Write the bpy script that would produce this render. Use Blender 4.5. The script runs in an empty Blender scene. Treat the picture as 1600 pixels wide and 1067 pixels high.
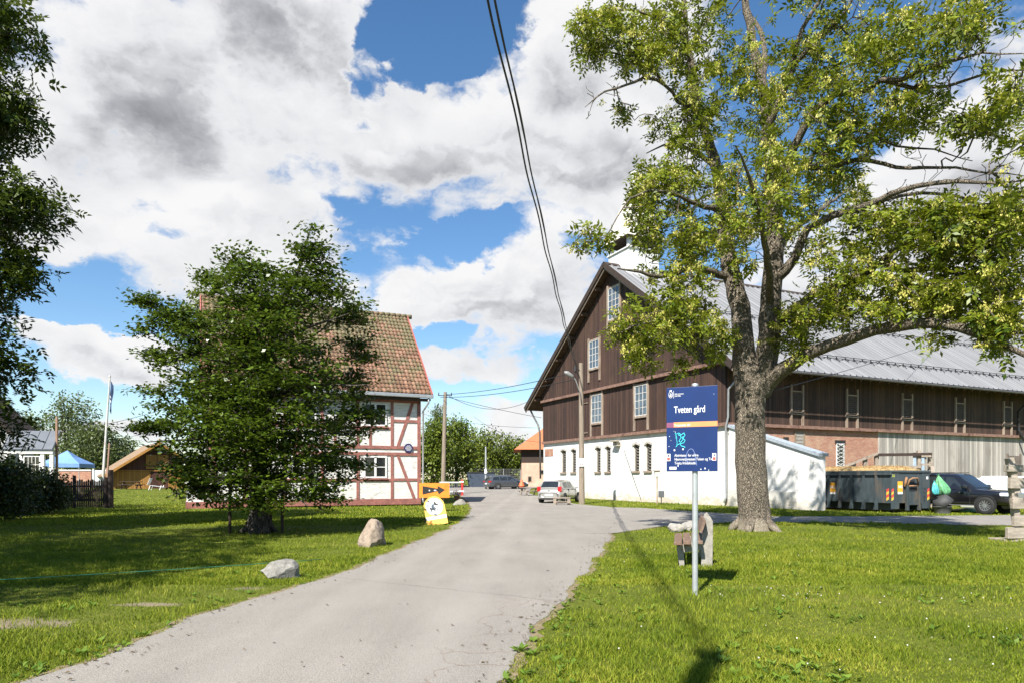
import bpy, math, random
import numpy as np
from mathutils import Vector, Matrix

R = math.radians
rnd = random.Random(11)
rng = np.random.default_rng(5)
F, CH, HY = 1067.0, 1.55, 748.0          # photo focal length in pixels, eye height, horizon row
C = bpy.context.scene.collection


def P(px, py, Y):
    return Vector(((px - 800) / F * Y, Y, CH + (HY - py) / F * Y))


def ss(a, b, x):
    t = np.clip((x - a) / (b - a), 0, 1)
    return t * t * (3 - 2 * t)


def H(x, y):
    """ground height"""
    L = ss(-14, -26, x)
    return 0.62 * ss(46 - 4 * L, 88 - 22 * L, y)


def gz(x, y):
    return float(H(np.float64(x), np.float64(y)))


# ------------------------------------------------------------------ materials
def node(nt, t, ins=None, **props):
    n = nt.nodes.new(t)
    for k, v in props.items():
        setattr(n, k, v)
    for k, v in (ins or {}).items():
        s = n.inputs[k]
        if isinstance(v, bpy.types.NodeSocket):
            nt.links.new(v, s)
        else:
            if getattr(s, 'type', '') == 'RGBA' and len(v) == 3:
                v = (*v, 1)
            s.default_value = v
    return n


def mt(nt, op, a, b=0.0, c=None, clamp=False):
    d = {0: a, 1: b}
    if c is not None:
        d[2] = c
    return node(nt, 'ShaderNodeMath', d, operation=op, use_clamp=clamp).outputs[0]


def mix(nt, f, a, b, mode='MIX'):
    return node(nt, 'ShaderNodeMix', {0: f, 6: a, 7: b}, data_type='RGBA', blend_type=mode).outputs[2]


def ramp(nt, f, stops):
    n = node(nt, 'ShaderNodeValToRGB', {0: f})
    e = n.color_ramp.elements
    while len(e) < len(stops):
        e.new(0.5)
    for i, (p, c) in enumerate(stops):
        e[i].position = p
        e[i].color = (*c, 1) if len(c) == 3 else c
    return n.outputs[0]


def sstep(nt, v, a, b):
    n = node(nt, 'ShaderNodeMapRange', {0: v, 1: a, 2: b, 3: 0.0, 4: 1.0}, interpolation_type='SMOOTHSTEP')
    return n.outputs[0]


def noise(nt, vec, scale, detail=4, rough=0.55, dist=0.0):
    return node(nt, 'ShaderNodeTexNoise', {'Vector': vec, 'Scale': scale, 'Detail': detail, 'Roughness': rough, 'Distortion': dist}).outputs[0]


def vmul(nt, v, s):
    return node(nt, 'ShaderNodeVectorMath', {0: v, 1: s}, operation='MULTIPLY').outputs[0]


def start(name):
    m = bpy.data.materials.new(name)
    m.use_nodes = True
    nt = m.node_tree
    b = nt.nodes['Principled BSDF']
    tc = nt.nodes.new('ShaderNodeTexCoord').outputs['Object']
    return m, nt, b, tc


def link_bump(nt, b, h, strength, dist=0.02):
    bp = node(nt, 'ShaderNodeBump', {'Strength': strength, 'Distance': dist, 'Height': h})
    nt.links.new(bp.outputs[0], b.inputs['Normal'])


MATS = {}


def mat(name, col, rough=0.7, var=0.18, scale=6.0, bump=0.0, metal=0.0, coat=0.0, stretch=(1, 1, 1), dirt=None):
    if name in MATS:
        return MATS[name]
    m, nt, b, tc = start(name)
    v = vmul(nt, tc, stretch)
    n = noise(nt, v, scale, 6, 0.6)
    lo = tuple(c * (1 - var) for c in col)
    hi = tuple(min(1, c * (1 + var)) for c in col)
    c = ramp(nt, n, [(0.3, lo), (0.7, hi)])
    if dirt:
        n2 = noise(nt, v, scale * 0.35, 5, 0.65)
        c = mix(nt, sstep(nt, n2, 0.5, 0.72), c, dirt)
    nt.links.new(c, b.inputs['Base Color'])
    b.inputs['Roughness'].default_value = rough
    b.inputs['Metallic'].default_value = metal
    b.inputs['Coat Weight'].default_value = coat
    if bump:
        link_bump(nt, b, noise(nt, v, scale * 2.5, 5, 0.6), bump)
    MATS[name] = m
    return m


def boards(name, col, axis, w=0.17, var=0.5, gap=0.10, grey=None, gf=0.5):
    """vertical boards: colour differs per board, dark joints, streaks along the grain"""
    m, nt, b, tc = start(name)
    sp = node(nt, 'ShaderNodeSeparateXYZ', {0: tc})
    s = mt(nt, 'DIVIDE', sp.outputs[axis], w)
    idx = mt(nt, 'FLOOR', s)
    fr = mt(nt, 'FRACT', s)
    wn = node(nt, 'ShaderNodeTexWhiteNoise', {'W': idx}, noise_dimensions='1D').outputs[0]
    st = [1, 1, 1]
    st[2] = 0.06
    st = [k * 9 for k in st]
    off = node(nt, 'ShaderNodeCombineXYZ', {2: mt(nt, 'MULTIPLY', wn, 40.0)}).outputs[0]
    vv = node(nt, 'ShaderNodeVectorMath', {0: vmul(nt, tc, st), 1: off}, operation='ADD').outputs[0]
    gr = noise(nt, vv, 1.6, 7, 0.7)
    f = mt(nt, 'ADD', mt(nt, 'MULTIPLY', wn, 0.55), mt(nt, 'MULTIPLY', gr, 0.6))
    c = ramp(nt, f, [(0.2, tuple(k * (1 - var) for k in col)), (0.85, tuple(min(1, k * (1 + var)) for k in col))])
    if grey:
        big = noise(nt, vmul(nt, tc, (0.5, 0.5, 0.3)), 1.1, 5, 0.6)
        g2 = mt(nt, 'ADD', mt(nt, 'MULTIPLY', gr, 0.7), mt(nt, 'MULTIPLY', big, 0.6))
        c = mix(nt, mt(nt, 'MULTIPLY', sstep(nt, g2, 0.62, 0.86), gf), c, grey)
    jn = mt(nt, 'LESS_THAN', fr, gap)
    c = mix(nt, mt(nt, 'MULTIPLY', jn, 0.75), c, tuple(k * 0.15 for k in col))
    nt.links.new(c, b.inputs['Base Color'])
    b.inputs['Roughness'].default_value = 0.85
    hh = mt(nt, 'ADD', mt(nt, 'MULTIPLY', jn, -1.0), mt(nt, 'MULTIPLY', gr, 0.3))
    link_bump(nt, b, hh, 0.6, 0.02)
    MATS[name] = m
    return m


def brick(name, c1, c2, mortar, scale=1.0, swap=False, bw=0.25, bh=0.08, patch=None):
    m, nt, b, tc = start(name)
    sp = node(nt, 'ShaderNodeSeparateXYZ', {0: tc})
    xy = mt(nt, 'ADD', sp.outputs[0], sp.outputs[1])
    v = node(nt, 'ShaderNodeCombineXYZ', {0: xy, 1: sp.outputs[2]}).outputs[0]
    bt = node(nt, 'ShaderNodeTexBrick', {'Vector': v, 'Color1': c1, 'Color2': c2, 'Mortar': mortar, 'Scale': 1.0, 'Mortar Size': 0.008,
                                         'Brick Width': bw, 'Row Height': bh, 'Bias': -0.1})
    n = noise(nt, tc, 0.9, 6, 0.65)
    c = mix(nt, sstep(nt, n, 0.45, 0.65), bt.outputs[0], patch or c2)
    n2 = noise(nt, tc, 14, 4, 0.6)
    c = mix(nt, 0.35, c, ramp(nt, n2, [(0.3, (0.1, 0.1, 0.1)), (0.7, (0.9, 0.9, 0.9))]), 'OVERLAY')
    nt.links.new(c, b.inputs['Base Color'])
    b.inputs['Roughness'].default_value = 0.9
    link_bump(nt, b, mt(nt, 'ADD', mt(nt, 'MULTIPLY', bt.outputs['Fac'], -1.0), n2), 0.5, 0.015)
    MATS[name] = m
    return m


def limewash(name, soft=(0.68, 0.67, 0.64), stain=(0.45, 0.37, 0.27), base=True, courses=False):
    """whitewashed masonry with worn, dirty foot and cracks"""
    m, nt, b, tc = start(name)
    n = noise(nt, tc, 1.3, 8, 0.62)
    c = ramp(nt, n, [(0.3, tuple(k * 0.9 for k in soft)), (0.6, soft)])
    sp = node(nt, 'ShaderNodeSeparateXYZ', {0: tc})
    n2 = noise(nt, vmul(nt, tc, (1.2, 1.2, 2.2)), 1.7, 8, 0.7, 0.6)
    if base:
        foot = sstep(nt, sp.outputs[2], 1.1, 0.0)
        msk = sstep(nt, mt(nt, 'ADD', n2, mt(nt, 'MULTIPLY', foot, 0.26)), 0.62, 0.76)
    else:
        msk = sstep(nt, n2, 0.64, 0.72)
    c = mix(nt, mt(nt, 'MULTIPLY', msk, 0.75), c, stain)
    vt = node(nt, 'ShaderNodeTexVoronoi', {'Vector': vmul(nt, tc, (0.35, 0.35, 0.6)), 'Scale': 1.0}, feature='DISTANCE_TO_EDGE').outputs[0]
    cr = mt(nt, 'MULTIPLY', mt(nt, 'LESS_THAN', mt(nt, 'ADD', vt, mt(nt, 'MULTIPLY', mt(nt, 'SUBTRACT', n2, 0.5), 0.12)), 0.006), 0.35)
    c = mix(nt, cr, c, (0.25, 0.23, 0.2))
    hb = noise(nt, tc, 5, 6, 0.6)
    if courses:
        xy = mt(nt, 'ADD', sp.outputs[0], sp.outputs[1])
        v = node(nt, 'ShaderNodeCombineXYZ', {0: xy, 1: sp.outputs[2]}).outputs[0]
        bt = node(nt, 'ShaderNodeTexBrick', {'Vector': v, 'Scale': 1.0, 'Mortar Size': 0.008, 'Brick Width': 0.27, 'Row Height': 0.09})
        n3 = noise(nt, vmul(nt, tc, (2.0, 2.0, 6)), 1.3, 6, 0.7)
        c = mix(nt, mt(nt, 'MULTIPLY', mt(nt, 'MULTIPLY', bt.outputs['Fac'], sstep(nt, n3, 0.44, 0.60)), 0.85), c, (0.27, 0.235, 0.20))
        hb = mt(nt, 'SUBTRACT', hb, bt.outputs['Fac'])
        c = mix(nt, mt(nt, 'MULTIPLY', sstep(nt, n3, 0.63, 0.68), 0.8), c, (0.40, 0.2, 0.11))
    nt.links.new(c, b.inputs['Base Color'])
    b.inputs['Roughness'].default_value = 0.92
    link_bump(nt, b, hb, 0.35, 0.03)
    MATS[name] = m
    return m


def leafmat(name, c_lo, c_hi, trans=0.35, rough=0.45):
    m, nt, b, tc = start(name)
    r = node(nt, 'ShaderNodeNewGeometry').outputs['Random Per Island']
    big = noise(nt, tc, 0.55, 4, 0.6)
    f = mt(nt, 'ADD', mt(nt, 'MULTIPLY', r, 0.6), mt(nt, 'MULTIPLY', mt(nt, 'SUBTRACT', big, 0.3), 0.9))
    c = ramp(nt, f, [(0.1, c_lo), (0.95, c_hi)])
    nt.links.new(c, b.inputs['Base Color'])
    b.inputs['Roughness'].default_value = rough
    b.inputs['Specular IOR Level'].default_value = 0.35
    tr = node(nt, 'ShaderNodeBsdfTranslucent', {0: mix(nt, 0.35, c, (0.5, 0.6, 0.05), 'MULTIPLY')})
    nt.links.new(mix(nt, 0.55, c, tuple(min(1, k * 1.6) for k in c_hi)), tr.inputs[0])
    mx = node(nt, 'ShaderNodeMixShader', {0: trans, 1: b.outputs[0], 2: tr.outputs[0]})
    nt.links.new(mx.outputs[0], nt.nodes['Material Output'].inputs[0])
    MATS[name] = m
    return m


def barkmat(name, lo, hi, scale=7.0, pale=None, moss=None):
    m, nt, b, tc = start(name)
    v = vmul(nt, tc, (1, 1, 0.35))
    n = noise(nt, v, scale, 8, 0.7, 0.8)
    n2 = node(nt, 'ShaderNodeTexVoronoi', {'Vector': node(nt, 'ShaderNodeVectorMath', {0: v, 1: vmul(nt, node(nt, 'ShaderNodeTexNoise', {'Vector': v, 'Scale': scale}).outputs[1], (0.12, 0.12, 0.12))}, operation='ADD').outputs[0], 'Scale': scale * 2.2}, feature='DISTANCE_TO_EDGE').outputs[0]
    f = mt(nt, 'ADD', mt(nt, 'MULTIPLY', n, 0.6), mt(nt, 'MULTIPLY', sstep(nt, n2, 0.0, 0.25), 0.45))
    c = ramp(nt, f, [(0.3, lo), (0.78, hi)])
    if moss:
        c = mix(nt, mt(nt, 'MULTIPLY', sstep(nt, noise(nt, tc, 1.7, 5, 0.6), 0.55, 0.7), 0.7), c, moss)
    if pale:
        sp = node(nt, 'ShaderNodeSeparateXYZ', {0: tc})
        low = mt(nt, 'MULTIPLY', sstep(nt, mt(nt, 'ADD', sp.outputs[2], mt(nt, 'MULTIPLY', noise(nt, tc, 2.2, 5), 1.3)), 0.95, 0.72), 0.75)
        c = mix(nt, low, c, pale)
    nt.links.new(c, b.inputs['Base Color'])
    b.inputs['Roughness'].default_value = 0.95
    link_bump(nt, b, f, 0.9, 0.05)
    MATS[name] = m
    return m


def glassmat(name, col, rough=0.05):
    m, nt, b, tc = start(name)
    n = noise(nt, tc, 1.5, 3)
    c = ramp(nt, n, [(0.35, tuple(k * 0.6 for k in col)), (0.65, col)])
    nt.links.new(c, b.inputs['Base Color'])
    b.inputs['Roughness'].default_value = rough
    b.inputs['Specular IOR Level'].default_value = 0.8
    MATS[name] = m
    return m


# ------------------------------------------------------------------ geometry
class MB:
    def __init__(self, M=None):
        self.v, self.f, self.m = [], [], []
        self.M = M

    def add(self, vs, fs, mi=0):
        o = len(self.v)
        if self.M is not None:
            vs = [self.M @ Vector(p) for p in vs]
        self.v += [tuple(p) for p in vs]
        self.f += [tuple(i + o for i in f) for f in fs]
        self.m += [mi] * len(fs)

    def box(self, x0, x1, y0, y1, z0, z1, mi=0, T=None):
        vs = [(x0, y0, z0), (x1, y0, z0), (x1, y1, z0), (x0, y1, z0), (x0, y0, z1), (x1, y0, z1), (x1, y1, z1), (x0, y1, z1)]
        if T is not None:
            vs = [T @ Vector(p) for p in vs]
        self.add(vs, [(0, 3, 2, 1), (4, 5, 6, 7), (0, 1, 5, 4), (1, 2, 6, 5), (2, 3, 7, 6), (3, 0, 4, 7)], mi)
        return self

    def beam(self, a, b, w, h, mi=0, up=(0, 0, 1)):
        """rectangular bar from a to b: w across, h along up"""
        a, b = Vector(a), Vector(b)
        d = (b - a).normalized()
        u = Vector(up)
        s = d.cross(u)
        if s.length < 1e-4:
            s = d.cross(Vector((0, 1, 0)))
        s.normalize()
        u = s.cross(d).normalized()
        vs = []
        for p in (a, b):
            for i, j in ((-1, -1), (1, -1), (1, 1), (-1, 1)):
                vs.append(p + s * (i * w / 2) + u * (j * h / 2))
        self.add(vs, [(0, 1, 2, 3), (7, 6, 5, 4), (0, 4, 5, 1), (1, 5, 6, 2), (2, 6, 7, 3), (3, 7, 4, 0)], mi)
        return self

    def prism(self, poly, fn, d0, d1, mi=0):
        """poly of (a,b); fn(a,b,d) -> point; extruded from d0 to d1"""
        n = len(poly)
        vs = [fn(a, b, d0) for a, b in poly] + [fn(a, b, d1) for a, b in poly]
        fs = [tuple(range(n - 1, -1, -1)), tuple(range(n, 2 * n))]
        fs += [(i, (i + 1) % n, (i + 1) % n + n, i + n) for i in range(n)]
        self.add(vs, fs, mi)
        return self

    def tube(self, pts, radii, n=8, mi=0, cap=True):
        pts = [Vector(p) for p in pts]
        if not hasattr(radii, '__len__'):
            radii = [radii] * len(pts)
        rings = []
        prev = None
        for i, p in enumerate(pts):
            d = (pts[min(i + 1, len(pts) - 1)] - pts[max(i - 1, 0)])
            if d.length < 1e-6:
                d = Vector((0, 0, 1))
            d.normalize()
            s = prev if prev is not None else (Vector((1, 0, 0)) if abs(d.x) < 0.8 else Vector((0, 1, 0)))
            s = (s - d * s.dot(d))
            if s.length < 1e-4:
                s = d.orthogonal()
            s.normalize()
            prev = s
            t = d.cross(s)
            rings.append([p + (s * math.cos(2 * math.pi * k / n) + t * math.sin(2 * math.pi * k / n)) * radii[i] for k in range(n)])
        vs = [q for r in rings for q in r]
        fs = []
        for i in range(len(rings) - 1):
            for k in range(n):
                fs.append((i * n + k, i * n + (k + 1) % n, (i + 1) * n + (k + 1) % n, (i + 1) * n + k))
        if cap:
            fs.append(tuple(range(n - 1, -1, -1)))
            fs.append(tuple((len(rings) - 1) * n + k for k in range(n)))
        self.add(vs, fs, mi)
        return self

    def lathe(self, prof, c, axis='z', n=20, mi=0):
        """prof (r, h)"""
        c = Vector(c)
        vs, fs = [], []
        for r, h in prof:
            for k in range(n):
                a = 2 * math.pi * k / n
                if axis == 'z':
                    q = (r * math.cos(a), r * math.sin(a), h)
                else:
                    q = (r * math.cos(a), h, r * math.sin(a))
                vs.append(c + Vector(q))
        for i in range(len(prof) - 1):
            for k in range(n):
                fs.append((i * n + k, i * n + (k + 1) % n, (i + 1) * n + (k + 1) % n, (i + 1) * n + k))
        self.add(vs, fs, mi)
        return self

    def build(self, name, m, parent=None, smooth=False, bevel=0.0, world=False):
        me = bpy.data.meshes.new(name)
        me.from_pydata(self.v, [], self.f)
        for k in (m if isinstance(m, (list, tuple)) else [m]):
            me.materials.append(k)
        if any(self.m):
            me.polygons.foreach_set('material_index', self.m)
        if smooth:
            me.polygons.foreach_set('use_smooth', [True] * len(self.f))
        me.update()
        o = bpy.data.objects.new(name, me)
        C.objects.link(o)
        if parent is not None:
            o.parent = parent
        if bevel:
            bv = o.modifiers.new('edge', 'BEVEL')
            bv.width = bevel
            bv.segments = 2
            bv.limit_method = 'ANGLE'
        return o


def tag(o, label, cat, group=None, kind=None):
    if label:
        o['label'] = label
    if cat:
        o['category'] = cat
    if group:
        o['group'] = group
    if kind:
        o['kind'] = kind
    return o


def thing(name, label, cat, loc=(0, 0, 0), rz=0.0, group=None):
    o = bpy.data.objects.new(name, None)
    o.empty_display_size = 0.3
    C.objects.link(o)
    o.location = loc
    o.rotation_euler = (0, 0, rz)
    return tag(o, label, cat, group)


def copy_tree(o, parent=None):
    c = o.copy()
    C.objects.link(c)
    if parent is not None:
        c.parent = parent
    for ch in list(o.children):
        copy_tree(ch, c)
    return c


def npmesh(name, verts, quads, m, parent=None, mi=None, smooth=False, tris=None):
    me = bpy.data.meshes.new(name)
    nq = 0 if quads is None else len(quads)
    ntr = 0 if tris is None else len(tris)
    me.vertices.add(len(verts))
    me.vertices.foreach_set('co', np.asarray(verts, dtype=np.float32).ravel())
    loops = []
    if nq:
        loops.append(np.asarray(quads, dtype=np.int32).ravel())
    if ntr:
        loops.append(np.asarray(tris, dtype=np.int32).ravel())
    loops = np.concatenate(loops)
    me.loops.add(len(loops))
    me.loops.foreach_set('vertex_index', loops)
    me.polygons.add(nq + ntr)
    ls = np.concatenate([np.arange(nq) * 4, nq * 4 + np.arange(ntr) * 3]).astype(np.int32)
    me.polygons.foreach_set('loop_start', ls)
    for k in (m if isinstance(m, (list, tuple)) else [m]):
        me.materials.append(k)
    if mi is not None:
        me.polygons.foreach_set('material_index', np.asarray(mi, dtype=np.int32))
    if smooth:
        me.polygons.foreach_set('use_smooth', np.ones(nq + ntr, dtype=bool))
    me.update(calc_edges=True)
    o = bpy.data.objects.new(name, me)
    C.objects.link(o)
    if parent is not None:
        o.parent = parent
    return o


def text_part(name, s, size, m, parent, loc, rot, depth=0.0015, bold=0.0, sx=1.0, align='LEFT'):
    cu = bpy.data.curves.new(name, 'FONT')
    cu.body = s
    cu.size = size
    cu.extrude = depth
    cu.offset = bold
    cu.align_x = align
    tmp = bpy.data.objects.new('tmp', cu)
    me = bpy.data.meshes.new_from_object(tmp)
    bpy.data.objects.remove(tmp)
    me.name = name
    me.materials.clear()
    me.materials.append(m)
    o = bpy.data.objects.new(name, me)
    C.objects.link(o)
    o.parent = parent
    o.location = loc
    o.rotation_euler = rot
    o.scale = (sx, 1, 1)
    return o


# ------------------------------------------------------------------ trees
def unit(a):
    return a / np.maximum(np.linalg.norm(a, axis=-1, keepdims=True), 1e-9)


def leaf_quads(base, d, n, L, W, fold=0.12):
    """base points, directions, normals -> verts (4 per leaf) """
    d = unit(d)
    s = unit(np.cross(d, n))
    nn = np.cross(s, d)
    L = np.asarray(L)[:, None]
    W = np.asarray(W)[:, None]
    v = np.empty((len(base), 4, 3), np.float32)
    v[:, 0] = base
    v[:, 1] = base + d * L * 0.45 + s * W * 0.5 + nn * L * fold
    v[:, 2] = base + d * L
    v[:, 3] = base + d * L * 0.45 - s * W * 0.5 + nn * L * fold
    return v.reshape(-1, 3)


def quads_idx(n):
    return np.arange(n * 4, dtype=np.int32).reshape(n, 4)


def catmull(pts, step):
    pts = np.asarray(pts, float)
    if len(pts) < 3:
        n = max(2, int(np.linalg.norm(pts[-1, :3] - pts[0, :3]) / step) + 1)
        t = np.linspace(0, 1, n)[:, None]
        return pts[0] * (1 - t) + pts[-1] * t
    q = np.vstack([2 * pts[0] - pts[1], pts, 2 * pts[-1] - pts[-2]])
    out = []
    for i in range(1, len(q) - 2):
        n = max(1, int(np.linalg.norm(q[i + 1, :3] - q[i, :3]) / step))
        for t in np.linspace(0, 1, n, endpoint=False):
            a, b, c, d = q[i - 1], q[i], q[i + 1], q[i + 2]
            out.append(0.5 * ((2 * b) + (c - a) * t + (2 * a - 5 * b + 4 * c - d) * t ** 2 + (3 * b - a - 3 * c + d) * t ** 3))
    out.append(q[-2])
    return np.array(out)


def skeleton(limbs, attr, r0=0.012, step=0.35, droop=0.12, jit=0.05, pw=0.45, maxd=9e9):
    """limbs: arrays of x,y,z,r (first = trunk); attr: points the twigs reach. returns tubes, tips, tipdirs"""
    pos, par, lr, chains = [], [], [], []
    for i, l in enumerate(limbs):
        a = catmull(l, step)
        a[2:-1, :3] += rng.normal(0, jit * 0.5, (len(a[2:-1]), 3))
        if i == 0:
            p = -1
        else:
            p = int(np.argmin(((np.array(pos) - a[0, :3]) ** 2).sum(1)))
        ch = [p] if p >= 0 else []
        for k in range(len(a)):
            if i and k == 0:
                continue
            pos.append(a[k, :3])
            par.append(p)
            lr.append(max(a[k, 3], 0.004))
            p = len(pos) - 1
            ch.append(p)
        chains.append((ch, 10 if a[0, 3] > 0.08 else 6, True))
    nl = len(pos)
    attr = np.asarray(attr, float)
    base = np.array(pos)
    lowest = int(0.5 * len(catmull(limbs[0], step)))
    d0 = np.array([((base[lowest:] - a) ** 2).sum(1).min() for a in attr])
    buf = np.zeros((nl + len(attr) * 16, 3))
    buf[:nl] = base
    cnt = nl
    tips, dirs, mids = [], [], []
    zb = base[lowest][2]
    order = np.argsort(d0)
    for k in order:
        a = attr[k]
        dd = np.sqrt(((buf[lowest:cnt] - a) ** 2).sum(1))
        # prefer joints lower than the tip
        cost = dd * (1 + 0.5 * (buf[lowest:cnt, 2] > a[2] + 0.2)) + 0.02
        j = int(np.argmin(cost)) + lowest
        st = buf[j].copy()
        dist = np.linalg.norm(a - st)
        if dist < 0.08 or dist > maxd:
            tips.append(a); dirs.append(rng.normal(0, 1, 3)); continue
        n = min(14, max(2, int(dist / step)))
        pd = st - buf[par[j]] if par[j] >= 0 else np.array([0, 0, 1.0])
        pd = pd / max(np.linalg.norm(pd), 1e-6)
        ctrl = st + (pd * 0.35 + np.array([0, 0, droop])) * dist + (a - st) * 0.15
        ch = [j]
        p = j
        for t in np.linspace(0, 1, n + 1)[1:]:
            q = (1 - t) ** 2 * st + 2 * t * (1 - t) * ctrl + t * t * a + (rng.normal(0, jit, 3) if t < 1 else 0)
            buf[cnt] = q
            pos.append(q); par.append(p); lr.append(0.0)
            p = cnt
            ch.append(p)
            cnt += 1
        tips.append(a); dirs.append(a - buf[ch[-2]])
        for q in ch[1:-1]:
            mids.append((buf[q], a - st))
        chains.append((ch, 4, False))
    cn = np.zeros(cnt)
    kids = np.zeros(cnt)
    for i in range(cnt):
        if par[i] >= 0:
            kids[par[i]] += 1
    cn[kids == 0] = 1
    for i in range(cnt - 1, -1, -1):
        if par[i] >= 0:
            cn[par[i]] += cn[i]
    rad = np.maximum(np.array(lr), np.minimum(r0 * cn ** pw, 0.06))
    rad[:nl] = np.array(lr)[:nl]
    return buf[:cnt], rad, chains, np.array(tips), unit(np.array(dirs)), mids, order


def wood(name, sk, m, parent, fine=True):
    pos, rad, chains, *_ = sk
    mb = MB()
    for ch, n, limb in chains:
        r = [rad[i] for i in ch]
        if len(ch) > 1:
            r[0] = min(r[0], r[1] * (1.35 if limb else 1.2))
        if not fine and not limb:
            n = 3
        mb.tube([pos[i] for i in ch], r, n, cap=False)
    return mb.build(name, m, parent, smooth=True)


def compound_leaves(pts, dirs, L, nl=4, W=0.35, droop=0.5):
    """ash-like leaves: a drooping rachis with nl leaflet pairs and a tip; returns verts"""
    K = len(pts)
    d = unit(dirs + np.array([0, 0, -droop]) * rng.random((K, 1)))
    s = unit(np.cross(d, rng.normal(0, 0.35, (K, 3)) + np.array([0, 0, 1])))
    up = np.cross(s, d)
    out = []
    ll = L * 0.42
    for i in range(nl + 1):
        t = 0.28 + 0.72 * i / nl
        b = pts + d * (L * t)[:, None] * 0.75 + up * (-(t ** 2) * L * 0.12)[:, None]
        if i == nl:
            out.append(leaf_quads(b, d + rng.normal(0, 0.1, (K, 3)), up, ll, ll * W))
        else:
            for sg in (-1, 1):
                out.append(leaf_quads(b, d * 0.55 + s * sg + rng.normal(0, 0.18, (K, 3)), up + rng.normal(0, 0.25, (K, 3)), ll * (0.85 + 0.3 * rng.random(K)), ll * W))
    return np.concatenate(out)


def spread(pts, dirs, per, rad):
    i = np.repeat(np.arange(len(pts)), per)
    p = pts[i] + rng.normal(0, rad, (len(i), 3))
    d = unit(dirs[i] * 0.5 + rng.normal(0, 0.75, (len(i), 3)))
    return p, d


def blob_points(blobs, Yc, clear=None):
    """blobs: (px, py, rx, ry, dY, rY, n[, inner]) -> points inside ellipsoids"""
    out = []
    for px, py, rx, ry, dY, rY, n in blobs:
        v = unit(rng.normal(0, 1, (n, 3))) * (rng.random((n, 1)) ** 0.45)
        Y = Yc + dY + v[:, 1] * rY
        x = (px + v[:, 0] * rx - 800) / F * Y
        z = CH + (HY - (py + v[:, 2] * ry)) / F * Y
        out.append(np.stack([x, Y, z], 1))
    return np.concatenate(out)
# ------------------------------------------------------------------ camera, sun, sky
sc = bpy.context.scene
cam_d = bpy.data.cameras.new('camera')
cam_d.lens = 24.0
cam_d.sensor_width = 36.0
cam_d.shift_y = (HY - 533.5) / 1600
cam_d.clip_end = 6000
cam = bpy.data.objects.new('camera', cam_d)
cam.location = (0, 0, CH)
cam.rotation_euler = (R(90), 0, 0)
C.objects.link(cam)
sc.camera = cam
sc.view_settings.view_transform = 'Standard'
sc.view_settings.look = 'None'
sc.view_settings.exposure = 1.1
sc.view_settings.gamma = 1

SUN_EL = R(46.5)
SUN_T = Vector((0.41, 0.912, 0)).normalized()        # horizontal travel of the light
sd = bpy.data.lights.new('sun', 'SUN')
sd.energy = 5.0
sd.angle = R(0.53)
sd.color = (1.0, 0.955, 0.88)
so = bpy.data.objects.new('sun', sd)
C.objects.link(so)
so.location = (-20, -40, 60)
so.rotation_euler = Vector((SUN_T.x * math.cos(SUN_EL), SUN_T.y * math.cos(SUN_EL), -math.sin(SUN_EL))).to_track_quat('-Z', 'Y').to_euler()


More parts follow.
